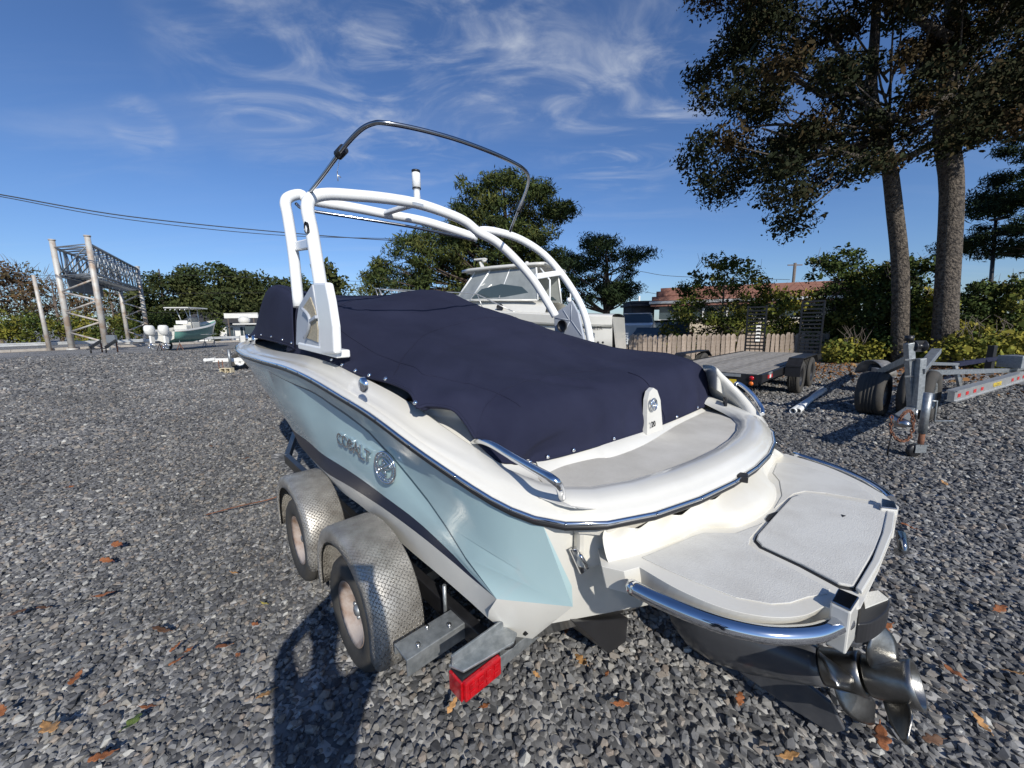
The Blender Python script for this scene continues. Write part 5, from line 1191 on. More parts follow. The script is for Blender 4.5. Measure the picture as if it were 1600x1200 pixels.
def gantry():
    Y1, Y2 = 44.0, 68.0
    def g(x, y, Y): return dep(x, y, Y)
    # near pair and far pair of columns
    cA = g(112, 541, 42.5); cB = g(166, 541, 41.0); topz = dep(88, 376, 42.5).z
    cC = dep(201, 533, 60); cD = dep(232, 530, 58); 
    for c in (cA, cB, cC, cD): c.z = 0
    hz = {0: dep(92, 378, cA.y).z, 1: dep(146, 380, cB.y).z}; zt = (hz[0]+hz[1])/2; ztf = dep(222, 432, 58).z
    base = (cA+cB)/2; t = thing('sign_gantry', 'tall rusty steel truss gantry standing over the far left corner of the lot', 'gantry', base)
    r = lambda p, z: (p.x-base.x, p.y-base.y, z)
    for c, top in ((cA, zt+.4), (cB, zt+.4), (cC, zt), (cD, zt)):
        m = MB(); m.tube([r(c, -.2), r(c, top)], [.27, .23], 16); m.tube([r(c, top), r(c, top+.12)], .28, 16); m.tube([r(c, -.1), r(c, .15)], .5, 12); m.build('column', rusty_col, t)
    # zigzag bracing between the columns of each end
    for (c, e, n0) in ((cA, cB, 6), (cC, cD, 6)):
        for i in range(n0):
            z0 = .8 + (zt-4.6)*i/n0; z1 = .8 + (zt-4.6)*(i+1)/n0; a, b = (c, e) if i % 2 else (e, c)
            m = MB(); m.tube([r(a, z0), r(b, z1)], .10, 8); m.build('brace', rusty_col, t)
    # the box truss
    zl, zu = zt-3.2, zt-.3
    m0 = {}
    N_ = 14
    def lerp(a, b, k): return a*(1-k)+b*k
    A0 = cA; B0 = cB; dA = (cC-cA); dB = (cD-cB)
    for nm, p, q, z in (('c1', cA, cC, zl), ('c2', cA, cC, zu), ('c3', cB, cD, zl), ('c4', cB, cD, zu)):
        m = MB(); m.tube([r(p, z), r(q, z)], .15, 8); m.build('chord', galv, t)
    for i in range(N_+1):
        k = i/N_; a = lerp(cA, cC, k); b = lerp(cB, cD, k)
        for (p, z0, q, z1) in ((a, zl, a, zu), (b, zl, b, zu), (a, zl, b, zl), (a, zu, b, zu), (a, zl, b, zu)):
            m = MB(); m.tube([r(p, z0), r(q, z1)], .06, 6); m.build('truss_web', galv, t)
        if i < N_:
            k2 = (i+1)/N_; a2 = lerp(cA, cC, k2); b2 = lerp(cB, cD, k2)
            for (p, z0, q, z1) in ((a, zl, a2, zu) if i % 2 else (a, zu, a2, zl), (b, zl, b2, zu) if i % 2 else (b, zu, b2, zl), (a, zl, b2, zl), (a, zu, b2, zu)):
                m = MB(); m.tube([r(p, z0), r(q, z1)], .055, 6); m.build('truss_web', galv, t)
    for k in (.12, .3, .5):     # sign back brackets hanging below the truss
        a = lerp(cA, cC, k); m = MB(); m.bar(r(a, zu), r(a, zl-1.6), .14, .10); m.build('hanger', galv, t)
    m = MB(); a, b = lerp(cA, cC, .1), lerp(cA, cC, .62)
    m.bar(r(a, zl-.3), r(b, zl-.3), .12, 2.2); m.build('sign_back', mat('grey_sign_back', (.20, .21, .22), .6, var=.2, vscale=3), t)
    # grey box on the guardrail side
    b = dep(174, 526, 40.5); t = thing('utility_box', 'small grey box on legs beside the gantry column', 'utility box', (b.x, b.y, 0)); m = MB(); m.box((0, 0, 1.15), (.9, .3, .8)); m.build('cabinet', galv, t, bevel=.02)
    for x in (-.35, .35): m = MB(); m.box((x, 0, .4), (.08, .08, .8)); m.build('leg', galv, t)
gantry()
def poles_wires():
    b = dep(75, 533, 41); tp = dep(52, 430, 41); t = thing('leaning_pole', 'bare pale pole leaning left of the gantry', 'pole', (b.x, b.y, 0)); m = MB()
    m.tube([(0, 0, -.1), (tp.x-b.x, 0, tp.z)], [.2, .14], 12); m.build('shaft', rusty_col, t)
    b = dep(527, 500, 60); b.z = 0; t = thing('utility_pole', 'distant grey utility pole seen right of the tower foot', 'utility pole', b); m = MB(); h = dep(526, 438, 60).z; m.tube([(0, 0, 0), (0, 0, h)], .2, 8); m.build('shaft', twig_m, t)
    m = MB(); m.bar((-1.2, 0, h-.4), (1.2, 0, h-.4), .12, .15); m.build('crossarm', twig_m, t)
    b = dep(1234, 500, 60); b.z = 0; t = thing('utility_pole', 'distant utility pole with crossarm above the red roof', 'utility pole', b); h = dep(1234, 411, 60).z; m = MB(); m.tube([(0, 0, 0), (0, 0, h)], .2, 8); m.build('shaft', twig_m, t)
    m = MB(); m.bar((-1.1, 0, h-.3), (1.1, 0, h-.3), .12, .15); m.build('crossarm', twig_m, t)
    # leaning lamp pole far right
    b = dep(1544, 520, 28); tp = dep(1556, 345, 28); b.z = 0; t = thing('lamp_post', 'dark slim lamp post right of the thick oak', 'lamp post', b); m = MB(); m.tube([(0, 0, 0), (tp.x-b.x, 0, tp.z)], [.14, .09], 10); m.build('shaft', black_pt, t)
    m = MB(); m.box((tp.x-b.x-.2, -.3, tp.z+.05), (.5, .7, .14)); m.build('lamp_head', black_pt, t, bevel=.03)
    def wire(pts, lab, r=.03, grp='overhead wires'):
        m = MB(); p = crv(pts, 8); m.tube([q for q in p], r, 5); tag(m.build('overhead_wire', wire_m), lab, 'wire', grp)
    wire([dep(-60, 296, 34), dep(0, 304, 34), dep(200, 338, 38), dep(430, 362, 44), dep(620, 376, 50), dep(820, 384, 58)], 'upper of the two sagging black wires crossing the left sky', .05)
    wire([dep(-60, 299, 34), dep(0, 307, 34), dep(200, 343, 38), dep(430, 367, 44), dep(620, 373, 50), dep(820, 378, 58)], 'lower of the two sagging black wires crossing the left sky', .035)
    for i, (y0, y1, lab) in enumerate([(429, 437, 'highest thin wire over the left treeline'), (456, 449, 'middle thin wire over the left treeline'), (487, 486, 'lowest thin wire in front of the left trees')]):
        wire([dep(-60, y0, 46), dep(150, y0+2, 46), dep(330, y0+2, 47), dep(560, y1+8, 60)], lab, .022)
    wire([dep(1000, 424, 60), dep(1060, 432, 60), dep(1234, 437, 62)], 'thin wire left of the pointed shrub', .035)
    wire([dep(1000, 455, 60), dep(1060, 463, 60), dep(1200, 470, 62)], 'thin wire just above the diner roof', .03)
    for y, lab in ((438, 'upper thin wire between tower and pine'), (444, 'middle thin wire between tower and pine'), (450, 'lower thin wire between tower and pine')):
        wire([dep(526, y, 60), dep(560, y+1.5, 60), dep(640, y+2, 60)], lab, .025)
poles_wires()
def black_stand():
    # low black two-beam stand on the gravel
    b = at(165, 552); t = thing('steel_stand', 'low black two-beam stand on the gravel at the foot of the gantry', 'stand', (b.x, b.y, 0)); f = lambda x, y, z: tuple(at(x, y, z) - Vector((b.x, b.y, 0)))
    for (x0, y0, x1, y1) in ((141, 541, 157, 533), (165, 541, 181, 532)):
        a = dep(x0, y0+2, b.y); c = dep(x1, y1, b.y+1.6); m = MB(); m.bar((a.x-b.x, 0, a.z), (c.x-b.x, 1.6, c.z), .14, .22); m.build('beam', black_pt, t)
        for p, yy in ((a, 0), (c, 1.6)):
            m = MB(); m.tube([(p.x-b.x, yy, p.z), (p.x-b.x, yy, 0)], .06, 6); m.build('leg', rust if yy else black_pt, t)
    m = MB(); m.bar((-1.6, 0, .4), (.1, 0, .4), .1, .1); m.build('spreader', black_pt, t)
black_stand()
# ------------------------------------------------------------------ other boats
def boat_shell(Lh, B, sheer, keel, chine_z, bow_rake=.5, n=30, flare=.12, bpow=2.4, tumble=0.0):
    """rows from sheer to keel, x = 0 at the transom; returns rows as lists of (x, y, z)"""
    def hb(k): return B/2*(1-max(0, (k-.45)/.55)**bpow)*(.72+.28*min(1, k/.10)**.6)
    R = {'top': [], 'ch': [], 'keel': []}
    for i in range(n+1):
        k = 1-(1-i/n)**1.2; x = Lh*k; b = hb(k); R['top'].append((x, b, sheer(k))); xc = min(x, Lh*(1-bow_rake*.10)); kc = xc/Lh
        R['ch'].append((x*(1-bow_rake*.12), max(0, hb(k)*(1-flare-.18*k)), chine_z+(sheer(1)-chine_z)*.75*max(0, k-.55)**2/.2025*.5)); R['keel'].append((x*(1-bow_rake*.18), 0, keel+(chine_z-keel)*max(0, (k-.5)/.5)**2*1.7))
    return R
def outboard(parent, x, y, z, s=1.0, mt=None, name='outboard_motor'):
    m = MB(); rows = []
    for zz_, x0, x1, w in [(0, -.02, -.42, .16), (.12, .04, -.56, .22), (.34, .06, -.62, .24), (.52, .0, -.58, .22), (.60, -.1, -.48, .15)]:
        rows.append([((x+(x0+(x1-x0)*(.5-.5*math.cos(a)))*s), y+w*math.sin(a)*s, z+zz_*s) for a in [2*math.pi*j/14 for j in range(14)]])
    m.loft(rows, 0, closed=True); m.add(rows[-1], [tuple(range(14))], 0); m.build('cowling', paint_wt, parent)
    return x, y, z
def center_console():
    b = at(236, 549); b2 = at(306, 533); d = Vector((-.10, .99, 0)).normalized()
    b = Vector((b.x+.9, b.y+.6, 0))
    t = thing('center_console_boat', 'seafoam green hulled fishing boat with T-top and two white outboards', 'boat', b, math.atan2(d.y, d.x))
    Lh, B = 7.8, 2.8
    sheer = lambda k: 1.95+1.05*k**1.6
    R = boat_shell(Lh, B, sheer, .75, 1.15)
    for sg in (1, -1):
        m = MB(); f = lambda r: [(x, y*sg, z) for x, y, z in r]
        m.loft([f(R['top']), f([(a[0]*.5+c[0]*.5, a[1]*.42+c[1]*.58, a[2]*.5+c[2]*.5) for a, c in zip(R['top'], R['ch'])]), f(R['ch']), f(R['keel'])], 0)
        m.build('hull_side', hull_teal, t)
        m = MB(); m.loft([f([(x, y+.02, z-.12) for x, y, z in R['top']]), f([(x, y+.03, z) for x, y, z in R['top']]), f([(x, y*.86, z+.06) for x, y, z in R['top']]), f([(x, y*.84, z-.3) for x, y, z in R['top']])], 0); m.build('gunwale', gel_white, t)
    m = MB(); k = R['top'][0]; c = R['ch'][0]; m.add([(0, -k[1], k[2]-.1), (0, k[1], k[2]-.1), (0, c[1], c[2]), (0, 0, .75), (0, -c[1], c[2])], [(0, 1, 2, 3, 4)], 0, False); m.build('transom', gel_white, t)
    m = MB(); m.prism([(p[0], p[1]*.85) for p in R['top'][::3]] + [(p[0], -p[1]*.85) for p in R['top'][::-3]], 1.45, 1.5); m.build('cockpit_sole', gel_white, t)
    m = MB(); m.box((3.9, 0, 2.1), (1.1, 1.0, 1.4)); m.build('console', gel_white, t, bevel=.08)
    m = MB(); m.box((4.2, 0, 3.0), (.08, .9, .5), Matrix.Rotation(-.35, 3, 'Y')); m.build('windscreen', clear_v, t)
    m = MB(); m.box((2.6, 0, 2.0), (.7, 1.2, .9)); m.build('leaning_post', gel_white, t, bevel=.06)
    m = MB(); m.box((2.6, 0, 2.75), (.14, 1.1, .35)); m.build('backrest', paint_wt, t, bevel=.04)
    zt = 4.15
    for x, y in ((3.3, .48), (3.3, -.48), (4.5, .46), (4.5, -.46)):
        m = MB(); m.tube([(x, y, 1.5), (x-.1, y, 3.0), (x-.35, y*1.3, zt)], .045, 8); m.build('top_leg', alum, t)
    m = MB(); m.box((3.5, 0, zt+.05), (3.0, 2.3, .12)); m.build('t_top', gel_white, t, bevel=.05)
    for i in range(5): m = MB(); m.tube([(2.0, -.9+.45*i, zt-.05), (1.85, -.9+.45*i, zt-.22)], .04, 6); m.build('rod_holder', alum, t)
    for y in (-.62, .62, ):
        e = bpy.data.objects.new('outboard_motor', None); C.objects.link(e); e.parent = t; e.location = (-.35*S, y*S, 0)
        outboard(e, 0, 0, 1.55, 1.5)
        m = MB(); m.prism([(-.06, .1), (-.5, .08), (-.5, -.08), (-.06, -.1)], .75, 1.6); m.build('midsection', paint_wt, e, bevel=.04)
        m = MB(); m.lathe([(0, -.75), (.10, -.6), (.14, -.3), (.12, 0), (0, .12)], (0, 0, .55), 'X', 12); m.build('gearcase', paint_wt, e)
        m = MB(); m.prism([(-.1, .02), (-.5, .02), (-.5, -.02), (-.1, -.02)], .2, .55); m.build('skeg', paint_wt, e)
        for k in range(3):
            a = 2*math.pi*k/3+.4; m = MB(); m.add([(-.72, .06*math.cos(a), .55+.06*math.sin(a)), (-.66, .34*math.cos(a-.4), .55+.34*math.sin(a-.4)), (-.76, .36*math.cos(a+.3), .55+.36*math.sin(a+.3)), (-.80, .1*math.cos(a+.6), .55+.1*math.sin(a+.6))], [(0, 1, 2, 3)]); m.build('propeller_blade', chrome, e, solid=.02)
    m = MB(); m.lathe([(.30, -.12), (.42, -.13), (.46, -.08), (.46, .08), (.42, .13), (.30, .12)], (1.6, .9, .46), 'Y', 20); m.build('trailer_wheel', rubber, t)
    for x, y in ((.6, .9), (.6, -.9), (6.4, .5), (6.4, -.5)):
        s = thing('boat_stand', {(.6, .9): 'rusty stand at the near stern corner of the green hulled boat', (.6, -.9): 'rusty stand under the far stern corner of the green hulled boat', (6.4, .5): 'grey stand under the bow of the green hulled boat, far side', (6.4, -.5): 'grey stand under the bow of the green hulled boat, near side'}[(x, y)], 'boat stand', (b.x+d.x*x-d.y*y, b.y+d.y*x+d.x*y, 0), 0, 'stands under the green hulled boat'); m = MB(); 
        for k in range(3): a = 2.1*k; m.tube([(0, 0, .7), (.3*math.cos(a), .3*math.sin(a), 0)], .03, 6)
        m.build('legs', rust if x < 1 else galv, s)['kind'] = 'stuff'; m = MB(); m.tube([(0, 0, .6), (0, 0, 1.1)], .03, 6); m.build('screw', galv, s)
center_console()
def cabin_cruiser():
    st = dep(952, 505, 12.0); bw = dep(538, 470, 16.8); a = Vector((st.x, st.y, 0)); b = Vector((bw.x, bw.y, 0)); d = (b-a).normalized(); Lh = (b-a).length
    nrm = Vector((-d.y, d.x, 0))        # to port (the side facing us is port when the bow points left)
    if nrm.y > 0: pass
    B = 3.3; base = a + Vector((d.y, -d.x, 0))*(B/2*1.0)
    t = thing('cabin_cruiser', 'white cabin cruiser with a hardtop and clear curtains parked behind the covered boat', 'boat', base, math.atan2(d.y, d.x))
    sheer = lambda k: 2.22+.92*k**1.3
    R = boat_shell(Lh, B, sheer, .7, 1.1, bpow=2.6)
    for sg in (1, -1):
        f = lambda r: [(x, y*sg, z) for x, y, z in r]
        m = MB(); md = [(p[0], p[1]*.97, p[2]-.32) for p in R['top']]
        m.loft([f(R['top']), f(md)], 0); m.loft([f(md), f([(p[0]*.6+c[0]*.4, p[1]*.55+c[1]*.45, p[2]*.55+c[2]*.45) for p, c in zip(md, R['ch'])]), f(R['ch']), f(R['keel'])], 0); m.build('hull_side', gel_white, t)
        m = MB(); o = [(p[0], (p[1]*.97+.025)*sg, p[2]-.30) for p in R['top']]; m.tube(o, .05, 8); m.build('rub_rail', mat('grey_rub_strip', (.22, .22, .2), .5) if sg > 0 else MATS['grey_rub_strip'], t)
    # deck
    m = MB(); up = [(x, y*.98, z) for x, y, z in R['top']]; m.loft([[(x, y*s_, z+h) for x, y, z in R['top']] for s_, h in ((1, 0), (.96, .05), (.6, .10), (0, .12), (-.6, .10), (-.96, .05), (-1, 0))], 0); m.build('deck', gel_white, t)
    m = MB(); k, c = R['top'][0], R['ch'][0]
    m.add([(0, -k[1], k[2]), (0, k[1], k[2]), (-.12, c[1], c[2]), (-.15, 0, .7), (-.12, -c[1], c[2])], [(0, 1, 2, 3, 4)], 0, False); m.build('transom', gel_white, t)
    # trunk cabin and coach sides
    m = MB(); rows = []
    for x, w, z0, h in [(2.2, 1.38, 2.2, .55), (3.2, 1.36, 2.3, .60), (4.8, 1.25, 2.42, .62), (6.6, 1.1, 2.6, .52), (8.2, .85, 2.82, .36), (9.4, .5, 2.98, .16), (9.9, .2, 3.02, .02)]:
        if x > Lh: continue
        rows.append([(x, w, z0), (x, w*.93, z0+h*.75), (x, w*.8, z0+h), (x, 0, z0+h*1.12), (x, -w*.8, z0+h), (x, -w*.93, z0+h*.75), (x, -w, z0)])
    m.loft(rows, 0); m.build('cabin_trunk', gel_white, t, sub=1)
    # windscreen frame, curtains, hardtop
    zc, zt = 2.95, 3.98
    fx, ax = 5.4, 2.35
    def side(x, z, y): return (x, y, z)
    for sg in (1, -1):
        w0, w1 = 1.26*sg, 1.12*sg
        q = [(6.05, .98*sg, zc), (5.2, w0, zc-.02), (2.5, w0*1.04, zc-.12), (2.6, w1*1.05, zt-.05), (4.4, w1, zt), (5.15, .95*sg, zt-.02)]
        m = MB(); m.add(q, [(0, 1, 4, 5), (1, 2, 3, 4)], 0, False); m.build('clear_curtain', clear_v, t, solid=.01)
        m = MB(); m.add([(5.15, w0+.012*sg, zc+.05), (4.7, w0+.012*sg, zc+.36), (3.9, w0+.012*sg, zc+.50), (3.1, w0+.012*sg, zc+.36), (2.7, w0+.012*sg, zc+.02)], [(0, 1, 2, 3, 4)], 0, False); m.build('tinted_side_window', glass, t, solid=.012)
        for p0, p1 in ((q[0], q[5]), (q[1], q[4]), (q[2], q[3]), ((4.0, w0, zc), (3.6, w1, zt))):
            m = MB(); m.tube([p0, p1], .035, 8); m.build('top_strut', white_pc, t)
        m = MB(); m.tube([q[0], q[1], q[2]], .035, 8); m.build('window_sill', gel_white, t)
        for p0, p1 in (((5.9, 1.0*sg, zc+.03), (4.6, 1.2*sg, zc+.55)), ((5.2, 1.24*sg, zc), (4.3, 1.22*sg, zc+.5))): m = MB(); m.tube([p0, p1], .028, 6); m.build('windscreen_frame', alum, t)
        m = MB(); m.tube([(2.1, 1.2*sg, 2.3), (2.1, 1.2*sg, zt-.5), (2.5, 1.1*sg, zt-.05)], .03, 8); m.build('aft_post', white_pc, t)
        # side rail
        rl = [(min(x, Lh-.3), (p[1]*.93)*sg, p[2]+.62*min(1, (p[0]-3.2)/1.6)) for p in R['top'] for x in [p[0]] if p[0] > 3.3]
        m = MB(); m.tube(rl, .022, 6); m.build('bow_rail', alum, t)
        for i in range(0, len(rl), 3):
            p = rl[i]; zz_ = sheer(p[0]/Lh)
            m = MB(); m.tube([p, (p[0]-.25, p[1], zz_+.02)], .018, 6); m.build('stanchion', alum, t)
    m = MB(); m.add([(6.05, .98, zc), (6.05, -.98, zc), (5.15, -.95, zt-.02), (5.15, .95, zt-.02)], [(0, 1, 2, 3)], 0, False); m.build('front_curtain', clear_v, t, solid=.01)
    m = MB(); rows = []
    for x, w, h in [(2.3, 1.22, 0), (2.6, 1.3, .06), (4.2, 1.3, .12), (5.3, 1.16, .07), (5.75, .9, -.02)]: rows.append([(x, w*s_, zt+.02+h*(1-s_*s_)+ (.06 if abs(s_) < .99 else 0)) for s_ in (1, .96, .6, 0, -.6, -.96, -1)])
    m.loft(rows, 0); m.build('hardtop', gel_white, t, solid=.07)
    m = MB(); m.lathe([(0, .12), (.09, .12), (.10, .05), (.05, .02), (.03, 0)], (5.0, .5, zt+.40), 'Z', 12); m.build('spotlight', gel_white, t)
    m = MB(); m.bar((5.0, .5, zt+.06), (5.15, .5, zt+.42), .22, .07); m.box((5.15, .5, zt+.52), (.5, .2, .06)); m.build('radar_bracket', gel_white, t, bevel=.02)
    m = MB(); m.sphere((3.4, .1, zt+.28), .09, 10); m.tube([(3.4, .1, zt+.1), (3.4, .1, zt+.28)], .03, 6); m.build('anchor_light', gel_white, t)
    m = MB(); m.lathe([(0, -.01), (.12, -.01), (.14, .02)], (3.9, 1.39, 2.62), 'Y', 16); m.build('port_light', black_pl, t)
    text('stern_lettering', 'WHALER', .17, (.55, B/2*.985, 1.86), (-1, 0, 0), (0, 0, 1), black_pl, t, ext=.006)
    # hull step shadow line on the quarter, fittings, cradle
    for x in (.35, .2): m = MB(); m.sphere((x, B/2*.96, 1.42), .04, 8); m.build('through_hull', black_pl, t)
    for x in (1.2, 7.2):
        for y in (-.8, .8):
            m = MB(); m.box((x, y, .4), (.3, .3, .9)); m.build('cradle_block', rust, t)
cabin_cruiser()
def dealership():
    # low dark roofed building and a boat roof behind the guardrail
    a = dep(288, 525, 66); b = dep(470, 522, 68); a.z = b.z = 0; d = (b-a).normalized(); Lb = (b-a).length; t = thing('low_building', 'low white building with a dark shingled roof behind the guardrail', 'building', a, math.atan2(d.y, d.x))
    hw = dep(320, 506, 66).z; hr = dep(320, 494, 68).z
    m = MB(); m.box((Lb/2, 3, hw/2), (Lb, 6, hw)); m.build('wall', paint_wt, t)
    m = MB(); m.add([(-.6, -.8, hw-.1), (Lb+.6, -.8, hw-.1), (Lb, 3, hr+.4), (0, 3, hr+.4), (-.6, 6.8, hw-.1), (Lb+.6, 6.8, hw-.1)], [(0, 1, 2, 3), (3, 2, 5, 4)], 0, False); m.build('roof', dark_roof, t, solid=.12)
    x = .8; w0 = None
    while x < Lb-1.2:
        m = MB(); m.box((x, -.03, hw*.5), (1.1, .08, hw*.55)); w = m.build('window', glass, t); m = MB(); 
        for dx in (-.58, 0, .58): m.box((x+dx, -.08, hw*.5), (.08, .06, hw*.6))
        m.build('frame', paint_wt, w)['kind'] = 'stuff'; x += 2.2
    c = dep(362, 497, 64); t = thing('white_sign_board', 'long white board above the dark roof behind the covered bow', 'sign', (c.x, c.y, 0)); z0, z1 = dep(375, 497, 64).z, dep(375, 489, 64).z
    m = MB(); m.box((1.6, 0, (z0+z1)/2), (5.5, .2, z1-z0)); m.build('board', paint_wt, t)
    for x in (-.6, 3.6): m = MB(); m.box((x, 0, z0/2), (.15, .15, z0)); m.build('post', twig_m, t)
    # motor boat with a radar dome, mostly hidden by the bow
    c = at(385, 541); c = Vector((c.x, c.y, 0)); t = thing('dome_boat', 'white motor boat with a round radar dome just left of the covered bow', 'boat', dep(372, 520, 38)-Vector((0, 0, dep(372, 520, 38).z)), 0.1)
    z1 = dep(380, 513, 38).z; m = MB(); m.prism([(0, 0), (.5, -.7), (6, -.9), (6, .9), (.5, .7)], z1-1.6, z1-.7); m.build('hull', gel_white, t, bevel=.1)
    m = MB(); m.box((3, 0, z1-.2), (4, 1.4, 1.0)); m.build('cabin', glass, t, bevel=.1)
    m = MB(); m.box((2.4, 0, z1+.4), (4.6, 1.9, .14)); m.build('hardtop', gel_white, t, bevel=.05)
    for x in (.5, 3.5): m = MB(); m.tube([(x, .8, z1-.7), (x, .8, z1+.4)], .05, 6); m.build('strut', alum, t)
    m = MB(); m.lathe([(0, .7), (.3, .66), (.5, .45), (.5, .2), (.35, .05), (0, .0)], (.7, 0, z1+.45), 'Z', 18); m.build('radar_dome', gel_white, t)
dealership()
def small_trailer():
    b = at(353, 583); tip = at(322, 574, .0); z = .62
    Yb = b.y; t = thing('small_boat_trailer', 'small galvanized trailer with its tongue on a jack, left of the covered bow', 'trailer', (b.x, b.y, 0))
    def f(x, y, dy=0): p = dep(x, y, Yb+dy); return (p.x-b.x, dy, p.z)
    m = MB(); m.bar(f(332, 563), f(420, 561, 1.5), .16, .16); m.build('tongue', paint_wt, t, bevel=.01)
    m = MB(); m.bar(f(320, 563), f(336, 561), .13, .13); m.sphere(f(321, 563), .1, 8); m.build('coupler', paint_wt, t, bevel=.02)
    m = MB(); p = f(357, 546); m.tube([p, (p[0], 0, .3)], .055, 10); m.build('jack', galv, t)
    for x in (341, 347): m = MB(); p = f(x, 563); m.tube([p, (p[0], 0, p[2]-.35), (p[0]+.06, .1, .05)], .02, 6); m.build('safety_chain', rust, t)
    m = MB(); p = f(374, 551, 1.3); r = .42; e = bpy.data.objects.new('wheel', None); C.objects.link(e); e.parent = t; e.location = (p[0]*S, 1.3*S, r*S); e.rotation_euler = (0, 0, .25)
    wheel_parts(r, .28, e, paint_wt, sgn=-1, rr=.5)
    m = MB(); m.bar(f(378, 563, 1.4), f(430, 540, 6), .14, .14); m.build('frame', galv, t)
    c = at(357, 583); tb = thing('concrete_block', 'hollow concrete block under the jack of the small trailer', 'block', (c.x-.05, c.y, 0))
    m = MB(); w, h, dp = .5, .24, .24
    m.box((0, 0, .015), (w, dp, .03)); m.box((0, 0, h-.015), (w, dp, .03))
    for x in (-w/2+.02, 0, w/2-.02): m.box((x, 0, h/2), (.04, dp, h-.06))
    m.build('block_body', mat('yellowish_block', (.60, .52, .36), .9, var=.15), tb, merge=False)
small_trailer()
# ------------------------------------------------------------------ right background: fence, cars, diner
def picket_fence():
    a = dep(930, 540, 21.5); b = dep(1294, 540, 21.0); a.z = b.z = 0; d = (b-a).normalized(); Lf = (b-a).length
    t = thing('picket_fence', 'weathered wooden picket fence behind the black flatbed trailer', 'fence', a, math.atan2(d.y, d.x)); h = dep(1100, 521, 21.3).z
    src = []
    for k in range(4):
        w = .19+.02*k; hh = h-random.uniform(0, .06); m = MB(); pr = [(-w/2, .02), (w/2, .02), (w/2, hh-.1), (w*.22, hh), (-w*.22, hh), (-w/2, hh-.1)]
        m.add([(x, y, z) for y in (-.015, .015) for x, z in pr], [tuple(range(5, -1, -1)), tuple(range(6, 12))] + [(i, (i+1) % 6, 6+(i+1) % 6, 6+i) for i in range(6)], 0, False); src.append(m.build('picket', picket_m, t))
    x = .1; n = 0
    while x < Lf:
        s_ = src[n % 4] if n < 4 else random.choice(src); tilt = random.gauss(0, .014) + (.13 if n in (29,) else 0)
        if n < 4: s_.location = (x*S, 0, 0)
        else: share(s_, 'picket', t, (x, random.uniform(-.01, .01), random.uniform(-.04, .03)), (0, tilt, 0))
        x += .265; n += 1
    for z in (.35, h-.4): m = MB(); m.box((Lf/2, .06, z), (Lf, .05, .12)); m.build('fence_rail', picket_m, t)
    x = 0
    p0 = None
    while x <= Lf+.1:
        if p0 is None: m = MB(); m.box((0, 0, h*.5), (.12, .12, h)); p0 = m.build('fence_post', picket_m, t); p0.location = (0, .13*S, 0)
        else: share(p0, 'fence_post', t, (x, .13, 0))
        x += Lf/6
    # paper notices nailed to it
    for i, (px, lab) in enumerate(((976, 'small white notice on the fence left of the leaning picket'), (1184, 'narrow white notice on the fence beside the left ramp'), (1288, 'small white notice low on the last fence picket'))):
        y0 = (521, 513, 571)[i]; c = dep(px, y0+8, 21.1 if i < 2 else 20.6); q = thing('fence_notice', lab, 'sign', (c.x, c.y, c.z), math.atan2(d.y, d.x)); w, hh = ((.36, .62), (.24, .95), (.28, .3))[i]
        m = MB(); m.box((0, -.03, 0), (w, .012, hh)); bd = m.build('notice_board', paint_wt, q)
        if i < 2:
            for k, s_ in enumerate(('NO', 'PARK', 'ING') if i == 0 else ()):
                pass
            for k in range(4): m = MB(); m.box((0, -.04, hh*.35-k*hh*.2), (w*.7, .006, hh*.06)); m.build('print_line', black_pt, bd)
picket_fence()
